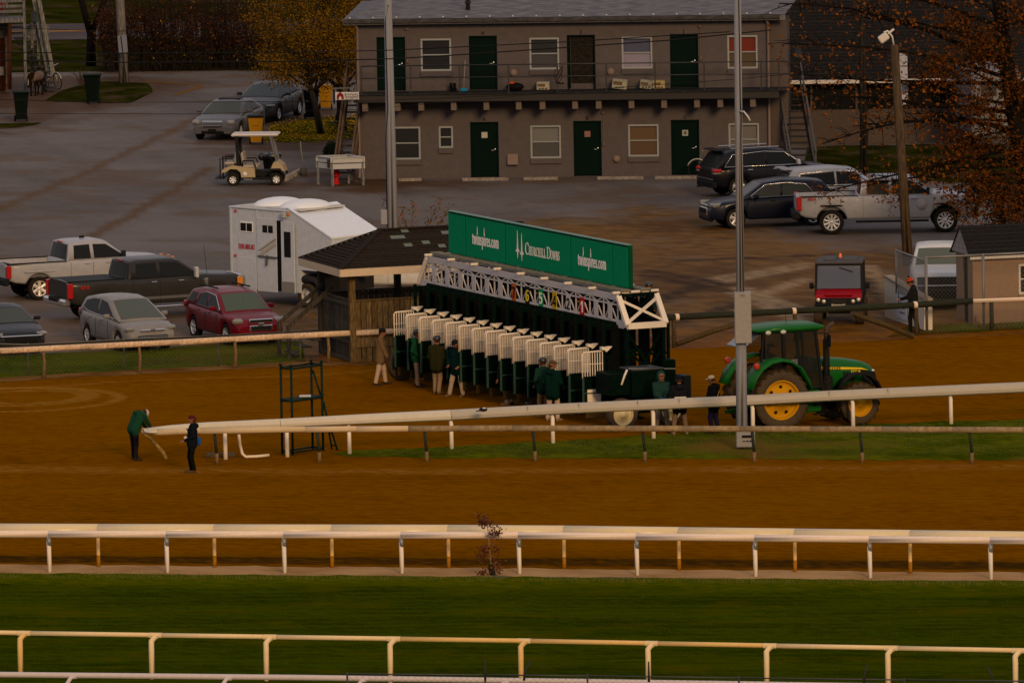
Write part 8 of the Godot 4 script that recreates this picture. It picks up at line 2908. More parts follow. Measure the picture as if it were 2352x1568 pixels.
func props() -> void:
	var dg := mat(0.0025, 0.0055, 0.004, 0.6)
	var bk := mat(0.004, 0.004, 0.0045, 0.55)
	var yl := mat(0.36, 0.17, 0.008, 0.55, 0, "soft", 1.0)
	bin("wheeled_bin", "dark green wheeled bin at the left edge by the porch house", gp(48, 279), 0.1, 1.2, dg, dg, false, "wheeled bins of the yard")
	bin("wheeled_bin", "dark green wheeled bin on the corner lawn beside the bare shrub", gp(212, 238), -0.15, 1.2, dg, dg, false, "wheeled bins of the yard")
	bin("wheeled_bin", "black wheeled bin behind the leaning yellow tree trunk", gp(715, 274), 0.1, 1.2, bk, bk, false, "wheeled bins of the yard")
	bin("wheeled_bin", "yellow wheeled bin with black lid behind the golf cart", gp(588, 331), 0.0, 1.12, yl, bk, false, "wheeled bins of the yard")
	bin("wheeled_bin", "yellow wheeled bin with black lid hanging open by the stair", gp(748, 251), 0.05, 1.05, yl, bk, true, "wheeled bins of the yard")
	var o := thing("rubbish_drum", "black rubbish drum with loose bag just behind the golf cart", "bin", gp(624, 408))
	var s := tool(true)
	lathe(s, [[0.27, 0.0], [0.3, 0.4], [0.35, 0.82], [0.38, 0.86], [0.36, 0.9]], Transform3D.IDENTITY, 18)
	obj("drum", done(s), bk, o)
	s = tool(true)
	lathe(s, [[0.38, 0.8], [0.4, 0.88], [0.36, 0.93], [0.2, 0.9]], Transform3D.IDENTITY, 11, false)
	ball(s, V3(-0.38, 0.82, 0.1), V3(0.14, 0.16, 0.1), 8, 6)
	obj("bag", done(s), mat(0.01, 0.01, 0.011, 0.35), o)
	o = thing("weighted_stake", "thin grey stake standing in a concrete filled bucket", "stake", gp(697, 403))
	s = tool(true)
	lathe(s, [[0.13, 0.0], [0.145, 0.28], [0.01, 0.28]], Transform3D.IDENTITY, 14)
	obj("bucket", done(s), mat(0.05, 0.047, 0.045, 0.9), o)
	s = tool(true)
	tube(s, [V3(0.0, 0.25, 0), V3(-0.05, 0.8, 0), V3(-0.07, 0.85, 0.02), V3(-0.1, 1.3, 0)], 0.022, 6)
	obj("stake", done(s), mat(0.17, 0.165, 0.165, 0.7), o)
	for k in 2:
		var a := gp(654, 415).lerp(gp(689, 396), k * 0.52)
		var b := gp(654, 415).lerp(gp(689, 396), k * 0.52 + 0.46)
		s = tool()
		extr(s, [[-0.11, 0], [-0.07, 0.15], [0.07, 0.15], [0.11, 0]], Transform3D(frame_of(b - a), Vector3.ZERO), 0, a.distance_to(b))
		tag(obj("kerb_block", s, mat(0.38, 0.33, 0.3, 0.9, 0, "blotch", 1.5), self, a), ["pale broken kerb block beside the golf cart front wheel", "pale broken kerb block next to the stake bucket"][k], "kerb block", "broken pale kerb blocks")
	var f := gp(764, 428)
	var u := gp(834.6, 425.7) - f
	var v := gp(730.5, 423.8) - f
	o = thing("white_planter", "raised white timber planter box on four legs by the dormitory", "planter", f)
	var wt := mat(0.36, 0.36, 0.37, 0.7, 0, "soft", 0.8)
	var ul := u.length()
	var vl := v.length()
	for c in [Vector3.ZERO, u, v, u + v]:
		s = tool()
		cbox(s, c + V3(0, 0.45, 0), V3(0.1, 0.9, 0.1), 0.01)
		obj("leg", s, mat(0.23, 0.23, 0.24, 0.7, 0, "wood", 0.8), o)
	for y in [0.74, 0.97]:
		for e in [[Vector3.ZERO, u], [Vector3.ZERO, v], [u, u + v], [v, u + v]]:
			s = tool()
			var d: Vector3 = (e[1] - e[0]).normalized() * 0.07
			bar(s, e[0] - d + V3(0, y, 0), e[1] + d + V3(0, y, 0), 0.04, 0.19)
			obj("board", s, wt, o)
	s = tool()
	for e in [[Vector3.ZERO, u], [Vector3.ZERO, v], [u, u + v], [v, u + v]]:
		bar(s, e[0] + V3(0, 1.075, 0), e[1] + V3(0, 1.075, 0), 0.14, 0.03)
	obj("rim", s, wt, o)
	s = tool()
	var mid := (u + v) * 0.5 + V3(0, 0.85, 0)
	box(s, mid, V3(vl * 0.9, 0.3, ul * 0.9), frame_of(u))
	obj("soil", s, mat(0.035, 0.024, 0.016, 0.95), o)
	o = thing("fire_hydrant", "red fire hydrant half hidden under the white planter", "hydrant", gp(772, 423))
	s = tool(true)
	lathe(s, [[0.13, 0], [0.13, 0.05], [0.09, 0.06], [0.09, 0.4], [0.115, 0.41], [0.115, 0.46], [0.09, 0.52], [0.05, 0.58], [0.03, 0.6], [0.03, 0.64], [0.005, 0.645]], Transform3D.IDENTITY, 16)
	cyl(s, V3(-0.16, 0.36, 0), V3(0.16, 0.36, 0), 0.05, -1, 10)
	cyl(s, V3(0, 0.34, 0.0), V3(0, 0.34, 0.16), 0.06, -1, 10)
	obj("barrel", done(s), mat(0.36, 0.012, 0.015, 0.5), o)
	o = thing("folding_chair", "dark folding garden chair under the yellow trees", "chair", gp(769, 305), 0.5)
	s = tool()
	cbox(s, V3(0, 0.42, 0), V3(0.46, 0.03, 0.44), 0.008)
	obj("seat", s, dg, o)
	s = tool()
	cbox(s, V3(0.2, 0.72, 0), V3(0.03, 0.5, 0.44), 0.008, Basis(V3(0, 0, 1), -0.2))
	obj("backrest", s, dg, o)
	for z in [-0.23, 0.23]:
		s = tool(true)
		tube(s, [V3(-0.28, 0, z), V3(0.15, 0.5, z), V3(0.28, 0.98, z)], 0.013, 5)
		obj("leg", done(s), bk, o)
		s = tool(true)
		tube(s, [V3(0.26, 0, z), V3(-0.2, 0.6, z), V3(0.2, 0.64, z)], 0.013, 5)
		obj("leg", done(s), bk, o)
	var L := gp(822, 411.5)
	var R := gp(1773, 401)
	var yw := yaw_of(L, R)
	var sr := fac_rect(L, yw, [770, 824, 211, 229.5], 1.4)
	o = thing("hanging_sign", "white hanging sign with red horseshoe barn emblem at the gallery corner", "sign", L + Basis(Vector3.UP, yw) * V3(sr.get_center().x, 0, 1.4), yw)
	var sc := sr.get_center().y
	s = tool()
	cbox(s, V3(0, sc, 0), V3(sr.size.x, sr.size.y, 0.03), 0.006)
	obj("board", s, mat(0.4, 0.4, 0.41, 0.6), o)
	s = tool()
	bar(s, V3(-sr.size.x * 0.6, sc + 0.29, 0), V3(sr.size.x * 0.55, sc + 0.31, 0), 0.05, 0.05)
	for x in [-0.38, 0.3]:
		bar(s, V3(x, sc + 0.15, 0), V3(x, sc + 0.3, 0), 0.01, 0.01)
	obj("bracket_arm", s, mat(0.08, 0.08, 0.08, 0.6), o)
	s = tool()
	var arch := []
	for k in 13:
		arch.append([-0.26 + cos(PI * k / 12.0) * 0.13, sc - 0.01 + sin(PI * k / 12.0) * 0.13])
	for e in [[-0.39, -0.13], [-0.31, -0.13], [-0.31, -0.05], [-0.26, 0.0], [-0.21, -0.05], [-0.21, -0.13], [-0.13, -0.13]]:
		arch.append([e[0], sc + e[1]])
	extr(s, arch, Transform3D.IDENTITY, 0.016, 0.022)
	extr(s, [[-0.31, sc + 0.12], [-0.21, sc + 0.12], [-0.26, sc + 0.16]], Transform3D.IDENTITY, 0.016, 0.024)
	obj("emblem", s, mat(0.14, 0.012, 0.012, 0.7), o)
	for e in [["Kentucky", 0.095], ["Thoroughbred", 0.0], ["Association, Inc", -0.095]]:
		var t := write("lettering", e[0], "Droid Serif", 0.085, mat(0.02, 0.02, 0.02, 0.7), o, Transform3D.IDENTITY, 0.004, true)
		var w: float = t.mesh.get_aabb().size.x
		t.scale.x = minf(1.0, 0.52 / w)
		t.position = V3(0.16, sc + e[1] - 0.035, 0.018)
	var gt := fac(L, yw, 1190, 208.5).y + 0.05
	var G := func(x: float, z: float) -> Vector3:
		return L + Basis(Vector3.UP, yw) * V3(fac(L, yw, x, 205, z).x, gt, z)
	for k in 2:
		o = thing("boot", ["left black boot standing against the gallery wall", "right black boot standing against the gallery wall"][k], "boot", G.call(1036 + k * 8, 0.35), yw + 1.2, "pair of black boots")
		s = tool(true)
		tube(s, [V3(0, 0.3, 0), V3(0, 0.08, 0)], [0.06, 0.055], 8)
		ball(s, V3(0.07, 0.045, 0), V3(0.13, 0.045, 0.05))
		obj("upper", done(s), bk, o)
	o = thing("broom", "long broom with bright blue head leaning beside green door", "broom", G.call(1065, 0.5), yw)
	s = tool(true)
	tube(s, [V3(0, 0.1, 0), V3(0.06, 1.15, -0.2)], 0.013, 6)
	obj("handle", done(s), mat(0.2, 0.22, 0.24, 0.6), o)
	s = tool()
	cbox(s, V3(0, 0.06, 0), V3(0.26, 0.12, 0.08), 0.02)
	obj("head", s, mat(0.01, 0.14, 0.3, 0.7), o)
	o = thing("duffel_bag", "black bag with an orange cloth on top by the railing", "bag", G.call(1183, 0.45), yw)
	s = tool(true)
	ball(s, V3(0, 0.14, 0), V3(0.34, 0.16, 0.2), 14, 8)
	obj("bag", done(s), bk, o)
	s = tool(true)
	ball(s, V3(-0.12, 0.29, 0.02), V3(0.12, 0.06, 0.12), 9, 5)
	obj("cloth", done(s), mat(0.4, 0.06, 0.015, 0.8), o)
	for e in [[1248, 0.48, 0.3, "pale window air conditioner with brown grille under the cabled window", Color(0.3, 0.27, 0.2), 0.0], [1424, 0.56, 0.36, "closed pale air conditioner box right of the open doorway", Color(0.26, 0.25, 0.19), 0.1], [1485, 0.46, 0.32, "tilted pale air conditioner leaning beside another one", Color(0.27, 0.26, 0.2), 0.12], [1514, 0.46, 0.3, "yellowed air conditioner next to green door J", Color(0.32, 0.25, 0.11), 0.0]]:
		o = thing("air_conditioner", e[3], "air conditioner", G.call(e[0], 0.4), yw, "air conditioners left on the gallery")
		var tb := Basis(V3(0, 0, 1), -e[5])
		s = tool()
		cbox(s, V3(0, e[2] / 2 + 0.02, 0), V3(e[1], e[2], 0.4), 0.02, tb)
		obj("case", s, mat(e[4].r, e[4].g, e[4].b, 0.6, 0, "soft", 2.0), o)
		s = tool()
		cbox(s, V3(-0.06, e[2] * 0.68, 0.205), V3(e[1] * 0.6, e[2] * 0.35, 0.012), 0.004, tb)
		obj("grille", s, mat(0.1, 0.06, 0.04, 0.7), o)
		for k in 3:
			s = tool()
			cbox(s, V3(-0.12 + k * 0.12, e[2] * 0.25, 0.205), V3(0.09, 0.06, 0.01), 0.003, tb)
			obj("vent", s, mat(0.06, 0.06, 0.06, 0.7), o)
	o = thing("loose_cable", "tangle of black cable hanging from the gallery railing post", "cable", G.call(1282, 1.1), yw)
	s = tool(true)
	for k in 4:
		var pts := []
		for j in 15:
			var t := j / 14.0
			pts.append(V3(0.06 + sin(t * TAU + k) * (0.1 + 0.03 * k), 0.85 - t * 0.7 + cos(t * TAU) * 0.14, 0.1 + 0.02 * k))
		tube(s, pts, 0.01, 4, false)
	obj("loop", done(s), bk, o)
	bicycle("bicycle with pale mudguards against the wall behind the black suv", gp(1634, 408), PI - 0.05, 0.05, mat(0.05, 0.06, 0.07, 0.4))
	bicycle("pale bicycle leaning on the porch stair of the old house", gp(119, 203), -1.0, 0.14, mat(0.3, 0.32, 0.26, 0.4))
	o = thing("left_cap", "black and white cap lying on top of the broad white rail", "cap", gp(1110, 945, 1.17) + V3(0, 0.03, 0))
	s = tool(true)
	ball(s, V3(0, 0.03, 0), V3(0.13, 0.065, 0.11), 12, 6)
	ball(s, V3(-0.14, 0.0, 0.03), V3(0.1, 0.015, 0.09), 10, 4)
	obj("crown", done(s), mat(0.015, 0.016, 0.022, 0.8), o)
	s = tool(true)
	ball(s, V3(0.02, 0.065, 0.03), V3(0.07, 0.035, 0.06), 8, 5)
	obj("white_patch", done(s), mat(0.45, 0.44, 0.42, 0.8), o)
	var A := gp(648, 1042.6)
	var Bq := gp(672, 1045.5)
	var D := gp(742, 1035)
	o = thing("starter_stand", "dark green steel starter's stand with platform and ladder", "stand", A)
	var gm := mat(0.012, 0.03, 0.02, 0.55, 0.1, "blotch", 1.0)
	var a0 := Vector3.ZERO
	var b0 := Bq - A
	var d0 := D - A
	var c0 := d0 - b0
	var h := 2.64
	for q in [a0, b0, d0, c0]:
		s = tool(true)
		cyl(s, q, q + V3(0, h, 0), 0.038, -1, 9)
		var pst := obj("post", done(s), gm, o)
		s = tool(true)
		cyl(s, q + V3(0, h, 0), q + V3(0, h + 0.07, 0), 0.058, 0.05, 10)
		obj("cap", done(s), gm, pst)
	for y in [[h - 0.06, 0.035], [1.62, 0.045], [0.08, 0.03]]:
		for e in [[a0, b0], [b0, d0], [d0, c0], [c0, a0]]:
			s = tool(true)
			cyl(s, e[0] + V3(0, y[0], 0), e[1] + V3(0, y[0], 0), y[1], -1, 7)
			obj("crossbar", done(s), gm, o)
	s = tool()
	var up := V3(0, 1.66, 0)
	quad(s, a0 + up, c0 + up, d0 + up, b0 + up)
	quad(s, a0 + up - V3(0, 0.03, 0), b0 + up - V3(0, 0.03, 0), d0 + up - V3(0, 0.03, 0), c0 + up - V3(0, 0.03, 0))
	obj("platform", s, mat(0.045, 0.055, 0.035, 0.8, 0, "rust", 1.0), o)
	for e in [[c0, 723.6, 852, 775, 1035], [d0, 725, 922, 762, 1032]]:
		s = tool(true)
		var tp: Vector3 = e[0] + V3(0.05, hgt(e[1], 1034, e[2]), 0)
		tube(s, [tp, gp(e[3], e[4]) - A], 0.03, 6)
		obj("ladder_rail", done(s), gm, o)
	for k in 5:
		s = tool(true)
		var t := 0.3 + k * 0.16
		var l0 := (c0 + V3(0.05, 2.4, 0)).lerp(gp(775, 1035) - A, t)
		var l1 := (d0 + V3(0.05, 1.45, 0)).lerp(gp(762, 1032) - A, (t - 0.3) / 0.7)
		l1.y = l0.y
		cyl(s, l0, l1, 0.025, -1, 6)
		obj("rung", done(s), gm, o)
	s = tool()
	cbox(s, (a0 + d0) * 0.5 + up + V3(0.1, 0.03, 0), V3(0.35, 0.03, 0.4), 0.01)
	tag(obj("paper_sheet", s, mat(0.42, 0.42, 0.4, 0.8), self, A), "pale sheet lying on the platform of the starter's stand", "paper")
	o = thing("bent_post", "yellowed bent rail post left under the rounded rail nose", "post", gp(381, 1054))
	s = tool(true)
	var bp := o.position
	tube(s, [gp(330, 997, 0.75) - bp, gp(343, 1006, 0.63) - bp, gp(359, 1023, 0.41) - bp, gp(375, 1041, 0.17) - bp, Vector3.ZERO], [0.025, 0.04, 0.055, 0.055, 0.055], 8)
	obj("tube", done(s), mat(0.55, 0.33, 0.08, 0.5, 0, "blotch", 1.0), o)
	o = thing("loose_post", "white goose-necked post lying loose beside the starter's stand", "post", gp(590, 1052))
	bp = o.position
	s = tool(true)
	tube(s, [gp(548, 998, 0.72) - bp, gp(551, 1022, 0.4) - bp, gp(556, 1042, 0.14) - bp, gp(564, 1049, 0.06) - bp, gp(590, 1048, 0.06) - bp, gp(617, 1045, 0.07) - bp], 0.045, 8)
	obj("tube", done(s), mat(0.62, 0.5, 0.36, 0.5), o)
	for e in [[488, 1050, "concrete block at the foot of the first green rail post"], [524, 1049, "concrete block behind the woman near the loose post"]]:
		s = tool()
		cbox(s, V3(0, 0.07, 0), V3(0.42, 0.12, 0.3), 0.015)
		tag(obj("concrete_block", s, mat(0.12, 0.09, 0.06, 0.9, 0, "blotch", 1.5), self, gp(e[0], e[1])), e[2], "block", "small concrete blocks at the rail")
	pony()

func pony() -> void:
	var o := thing("pony", "brown pony in a beige rug grazing by the porch house", "pony", gp(82, 219), aim(-112))
	var f := Field.new()
	f.start(V3(-0.65, -0.02, -0.3), V3(0.95, 1.2, 0.3), 0.022)
	f.bone(V3(-0.35, 0.78, 0), V3(0.3, 0.76, 0), 0.2, 0.19, 1, 0.05)
	f.bone(V3(-0.42, 0.82, 0), V3(-0.3, 0.8, 0), 0.17, 0.19, 1, 0.05)
	f.bone(V3(0.32, 0.84, 0), V3(0.62, 0.78, 0), 0.14, 0.1, 0, 0.06)
	f.bone(V3(0.62, 0.8, 0), V3(0.72, 0.45, 0), 0.09, 0.055, 0, 0.04)
	f.bone(V3(0.73, 0.47, 0), V3(0.745, 0.42, 0), 0.052, 0.048, 2, 0.02)
	f.bone(V3(0.7, 0.74, 0), V3(0.775, 0.5, 0), 0.024, 0.02, 3, 0.01)
	for sd in [-1.0, 1.0]:
		f.bone(V3(0.6, 0.88, 0.05 * sd), V3(0.6, 0.98, 0.075 * sd), 0.03, 0.012, 0, 0.02)
		f.bone(V3(0.26, 0.66, 0.1 * sd), V3(0.28, 0.36, 0.1 * sd), 0.075, 0.04, 0)
		f.bone(V3(0.28, 0.36, 0.1 * sd), V3(0.27, 0.06, 0.1 * sd), 0.038, 0.034, 2)
		f.bone(V3(0.27, 0.05, 0.1 * sd), V3(0.3, 0.02, 0.1 * sd), 0.045, 0.045, 2)
		f.bone(V3(-0.38, 0.7, 0.1 * sd), V3(-0.32, 0.5, 0.1 * sd), 0.11, 0.06, 0)
		f.bone(V3(-0.32, 0.5, 0.1 * sd), V3(-0.46, 0.34, 0.1 * sd), 0.055, 0.04, 0)
		f.bone(V3(-0.46, 0.34, 0.1 * sd), V3(-0.43, 0.05, 0.1 * sd), 0.038, 0.035, 2)
		f.bone(V3(-0.43, 0.05, 0.1 * sd), V3(-0.4, 0.02, 0.1 * sd), 0.045, 0.045, 2)
	f.bone(V3(-0.58, 0.85, 0), V3(-0.6, 0.4, 0), 0.045, 0.03, 2)
	var s := tool(true)
	f.mesh(s, [Color(0.018, 0.009, 0.006), Color(0.14, 0.105, 0.085), Color(0.012, 0.008, 0.006), Color(0.4, 0.38, 0.35)])
	obj("body", done(s), vmat(0.85, "fine", 3.0), o)
	s = tool(true)
	tube(s, [V3(0.34, 1.0, 0.06), V3(0.3, 0.8, 0.2), V3(0.34, 0.62, 0.12)], 0.014, 5)
	obj("rug_strap", done(s), mat(0.03, 0.03, 0.035, 0.7), o)

# ---------- people ----------
# a body is one field of tapered capsules joined by a smooth minimum and meshed with surface nets
class Field:
	var cell := 0.022
	var lo := Vector3.ZERO
	var n := Vector3i.ZERO
	var val := PackedFloat32Array()
	var own := PackedInt32Array()
	var raw := PackedFloat32Array()

	func start(a: Vector3, b: Vector3, c: float) -> void:
		cell = c
		lo = a
		n = Vector3i(((b - a) / c).ceil()) + Vector3i.ONE
		val.resize(n.x * n.y * n.z)
		val.fill(1.0)
		own.resize(val.size())
		raw.resize(val.size())
		raw.fill(9.0)

	func bone(a: Vector3, b: Vector3, ra: float, rb: float, id: int, k := 0.03, bias := 0.0) -> void:
		var m := maxf(ra, rb) + k + cell * 1.5
		var p0 := Vector3i(((a.min(b) - Vector3.ONE * m - lo) / cell).floor()).clamp(Vector3i.ZERO, n - Vector3i.ONE)
		var p1 := Vector3i(((a.max(b) + Vector3.ONE * m - lo) / cell).ceil()).clamp(Vector3i.ZERO, n - Vector3i.ONE)
		var ab := b - a
		var l2 := maxf(ab.length_squared(), 1e-6)
		for z in range(p0.z, p1.z + 1):
			for y in range(p0.y, p1.y + 1):
				var row := (z * n.y + y) * n.x
				for x in range(p0.x, p1.x + 1):
					var p := lo + Vector3(x, y, z) * cell
					var t := clampf((p - a).dot(ab) / l2, 0.0, 1.0)
					var d := p.distance_to(a + ab * t) - lerpf(ra, rb, t)
					var i := row + x
					var v := val[i]
					if d - bias < raw[i]:
						raw[i] = d - bias
						own[i] = id
					var h := maxf(k - absf(v - d), 0.0)
					val[i] = minf(v, d) - h * h / (4.0 * k)

	func mesh(s: SurfaceTool, cols: Array) -> void:
		var at := {}
		var sx := 1
		var sy := n.x
		var sz := n.x * n.y
		var offs := [0, sx, sy, sx + sy, sz, sz + sx, sz + sy, sz + sx + sy]
		var pos := []
		var ids := []
		for z in n.z - 1:
			for y in n.y - 1:
				var row := z * sz + y * sy
				for x in n.x - 1:
					var i := row + x
					var v0 := val[i]
					if v0 > cell * 2.0 or v0 < -cell * 2.0:
						continue
					var mask := 0
					for k in 8:
						if val[i + offs[k]] < 0.0:
							mask |= 1 << k
					if mask == 0 or mask == 255:
						continue
					var sum := Vector3.ZERO
					var cnt := 0
					for e in [[0, 1], [2, 3], [4, 5], [6, 7], [0, 2], [1, 3], [4, 6], [5, 7], [0, 4], [1, 5], [2, 6], [3, 7]]:
						var a: int = e[0]
						var b: int = e[1]
						if ((mask >> a) & 1) == ((mask >> b) & 1):
							continue
						var va := val[i + offs[a]]
						var t := va / (va - val[i + offs[b]])
						var pa := Vector3(a & 1, (a >> 1) & 1, a >> 2)
						var pb := Vector3(b & 1, (b >> 1) & 1, b >> 2)
						sum += pa.lerp(pb, t)
						cnt += 1
					at[i] = pos.size()
					pos.append(lo + (Vector3(x, y, z) + sum / cnt) * cell)
					ids.append(own[i])
		for i in at:
			for ax in 3:
				var st: int = [sx, sy, sz][ax]
				var u: int = [sy, sz, sx][ax]
				var w: int = [sz, sx, sy][ax]
				var a := val[i]
				var b := val[i + st]
				if (a < 0.0) == (b < 0.0):
					continue
				if not (at.has(i - u) and at.has(i - w) and at.has(i - u - w)):
					continue
				var q := [at[i], at[i - u], at[i - u - w], at[i - w]]
				if a >= 0.0:
					q.reverse()
				for k in [0, 2, 1, 0, 3, 2]:
					s.set_color(cols[ids[q[k]]])
					s.add_vertex(pos[q[k]])

func joint(a: Vector3, t: Vector3, l1: float, l2: float, pole: Vector3) -> Vector3:
	var d := t - a
	var l := clampf(d.length(), 0.05, (l1 + l2) * 0.999)
	var c := (l1 * l1 - l2 * l2 + l * l) / (2.0 * l)
	var h := sqrt(maxf(l1 * l1 - c * c, 0.0))
	var u := d.normalized()
	return a + u * c + (pole - u * pole.dot(u)).normalized() * h

var hand_tool: Array = []

# own axes: x the way it faces, y up, z to its right. p: h, top, legs, shoes, hat, lean, hands [l, r], feet [l, r], turn of the head
func person(label: String, at: Vector3, yaw: float, p: Dictionary, group := "") -> Node3D:
	var o := thing("person", label, "person", at, yaw, group)
	var k: float = p.get("h", 1.78) / 1.78
	var skin: Color = p.get("skin", Color(0.3, 0.135, 0.075))
	var top: Color = p.top
	var legs: Color = p.legs
	var shoe: Color = p.get("shoe", Color(0.045, 0.03, 0.02))
	var glove: Color = p.get("glove", skin)
	var cols := [skin, top, legs, shoe, glove]
	var lean: float = deg_to_rad(p.get("lean", 0.0))
	var f := Field.new()
	f.start(Vector3(-0.75, -0.03, -0.55), Vector3(0.85, 1.95, 0.55), 0.022)
	var hip := Vector3(-0.02 - sin(lean) * 0.15, 0.93, 0)
	var up := Vector3(sin(lean), cos(lean), 0)
	var chest := hip + up * 0.36
	var neck := hip + up * 0.56
	var bend: float = deg_to_rad(p.get("nod", 0.0)) + lean
	var hu := Vector3(sin(bend), cos(bend), 0)
	var head := neck + hu * 0.17 + Vector3(cos(bend), -sin(bend), 0) * 0.03
	f.bone(hip + Vector3(0, 0.0, -0.075), hip + Vector3(0, 0, 0.075), 0.128, 0.128, 2)
	f.bone(hip + up * 0.03 + Vector3(0, 0, -0.06), chest + Vector3(0, 0, -0.1), 0.148, 0.145, 1, 0.05, 0.02)
	f.bone(hip + up * 0.03 + Vector3(0, 0, 0.06), chest + Vector3(0, 0, 0.1), 0.148, 0.145, 1, 0.05, 0.02)
	f.bone(chest + up * 0.12 + Vector3(0, 0, -0.13), chest + up * 0.12 + Vector3(0, 0, 0.13), 0.09, 0.09, 1, 0.06)
	if p.get("coat", 0.0) > 0.0:
		f.bone(hip - up * p.coat + Vector3(0, 0, -0.07), hip + up * 0.1 + Vector3(0, 0, -0.07), 0.152, 0.148, 1, 0.04, 0.05)
		f.bone(hip - up * p.coat + Vector3(0, 0, 0.07), hip + up * 0.1 + Vector3(0, 0, 0.07), 0.152, 0.148, 1, 0.04, 0.05)
	if p.get("collar", true):
		f.bone(neck + Vector3(-0.02, -0.02, -0.04), neck + Vector3(-0.02, -0.02, 0.04), 0.078, 0.078, 1, 0.04)
	f.bone(neck, head, 0.058, 0.055, 0)
	if p.get("hood_down", false):
		f.bone(neck + Vector3(-0.11, -0.03, -0.06), neck + Vector3(-0.11, -0.03, 0.06), 0.075, 0.075, 1, 0.04)
	for sd in [-1.0, 1.0]:
		var i := 0 if sd < 0 else 1
		var hand: Vector3 = p.get("hands", [Vector3(0.1, 0.86, 0.24), Vector3(0.1, 0.86, 0.24)])[i]
		hand.z *= sd
		var sh := chest + up * 0.14 + Vector3(0, 0, 0.2 * sd)
		var el := joint(sh, hand, 0.29, 0.27, Vector3(-0.8, -0.2, 0.55 * sd))
		var wr: Vector3 = hand
		if hand.distance_to(sh) > 0.56:
			wr = sh + (hand - sh).normalized() * 0.555
		f.bone(sh, el, 0.084, 0.07, 1)
		f.bone(el, wr, 0.068, 0.052, 1, 0.03, 0.005)
		p["wrist%d" % i] = [wr, (wr - el).normalized(), el]
		var foot: Vector3 = p.get("feet", [Vector3(0.0, 0, 0.13), Vector3(0.04, 0, 0.13)])[i]
		foot.z *= sd
		var hj := hip + Vector3(0, -0.02, 0.095 * sd)
		var an := foot + Vector3(-0.05, 0.085, 0)
		var kn := joint(hj, an, 0.418, 0.418, Vector3(1, 0, 0.12 * sd))
		f.bone(hj, kn, 0.105, 0.075, 2)
		f.bone(kn, an + Vector3(0, 0.03, 0), 0.074, 0.066, 2)
		f.bone(an + Vector3(-0.03, -0.035, 0), foot + Vector3(0.14, 0.035, 0.03 * sd), 0.046, 0.04, 3, 0.02)
	var s := tool(true)
	f.mesh(s, cols)
	var hm := Field.new()
	hm.start(Vector3(-0.15, -0.17, -0.13), Vector3(0.17, 0.16, 0.13), 0.011)
	hm.bone(Vector3(-0.015, 0.03, 0), Vector3(0.01, 0.03, 0), 0.096, 0.092, 0)
	hm.bone(Vector3(0.03, -0.05, 0), Vector3(0.045, -0.075, 0), 0.06, 0.042, 0, 0.05)
	hm.bone(Vector3(-0.03, -0.16, 0), Vector3(-0.02, -0.06, 0), 0.055, 0.055, 0)
	hm.bone(Vector3(0.1, 0.012, 0), Vector3(0.118, -0.028, 0), 0.011, 0.017, 0, 0.012)
	hm.bone(Vector3(0.088, 0.035, -0.035), Vector3(0.088, 0.035, 0.035), 0.014, 0.014, 0, 0.015)
	hm.bone(Vector3(0.09, -0.065, -0.018), Vector3(0.09, -0.065, 0.018), 0.009, 0.009, 5 if p.has("beard") else 4, 0.01)
	if p.has("beard"):
		hm.bone(Vector3(0.05, -0.095, -0.03), Vector3(0.05, -0.095, 0.03), 0.038, 0.038, 5, 0.01)
	for sd in [-1.0, 1.0]:
		hm.bone(Vector3(-0.005, 0.015, 0.096 * sd), Vector3(-0.012, -0.02, 0.094 * sd), 0.017, 0.011, 0, 0.01)
		hm.bone(Vector3(0.087, 0.016, 0.032 * sd), Vector3(0.088, 0.016, 0.034 * sd), 0.008, 0.008, 6, 0.004)
	var hs := tool(true)
	hm.mesh(hs, [skin, top, legs, shoe, skin * 0.75, p.get("beard", skin), Color(0.02, 0.015, 0.012)])
	var turn: float = deg_to_rad(p.get("turn", 0.0))
	var hb := Basis(Vector3.UP, turn) * Basis(Vector3(0, 0, 1), -bend * 0.9)
	s.append_from(done(hs), 0, Transform3D(hb, head))
	if hand_tool.is_empty():
		var hf := Field.new()
		hf.start(Vector3(-0.05, -0.2, -0.07), Vector3(0.09, 0.05, 0.07), 0.0055)
		hf.bone(Vector3(0, 0.03, 0), Vector3(0, -0.01, 0), 0.026, 0.028, 0, 0.01)
		hf.bone(Vector3(0, -0.02, -0.022), Vector3(0.005, -0.075, -0.028), 0.017, 0.015, 0, 0.02)
		hf.bone(Vector3(0, -0.02, 0.018), Vector3(0.005, -0.075, 0.026), 0.017, 0.015, 0, 0.02)
		for q in 4:
			var z := -0.031 + q * 0.0205
			var l: float = [0.078, 0.088, 0.082, 0.064][q]
			hf.bone(Vector3(0.005, -0.078, z), Vector3(0.018, -0.078 - l * 0.5, z), 0.0095, 0.009, 0, 0.003)
			hf.bone(Vector3(0.018, -0.078 - l * 0.5, z), Vector3(0.045, -0.078 - l * 0.78, z), 0.009, 0.008, 0, 0.003)
		hf.bone(Vector3(0.01, -0.02, -0.03), Vector3(0.035, -0.06, -0.048), 0.013, 0.011, 0, 0.006)
		hf.bone(Vector3(0.035, -0.06, -0.048), Vector3(0.05, -0.085, -0.04), 0.011, 0.009, 0, 0.004)
		hand_tool = [hf]
	if p.get("show_hands", true):
		for i in 2:
			var w: Array = p["wrist%d" % i]
			var hs2 := tool(true)
			hand_tool[0].mesh(hs2, [glove])
			var y: Vector3 = -w[1]
			var z := Vector3(1, 0.2, 0).cross(y)
			if z.length() < 0.1: z = Vector3(0, 0, 1)
			z = z.normalized()
			var hbs := Basis(y.cross(z), y, z)
			if i == 0: hbs = Basis(y.cross(z), y, -z) if false else hbs
			s.append_from(done(hs2), 0, Transform3D(hbs, w[0] - y * 0.03))
	var body := s
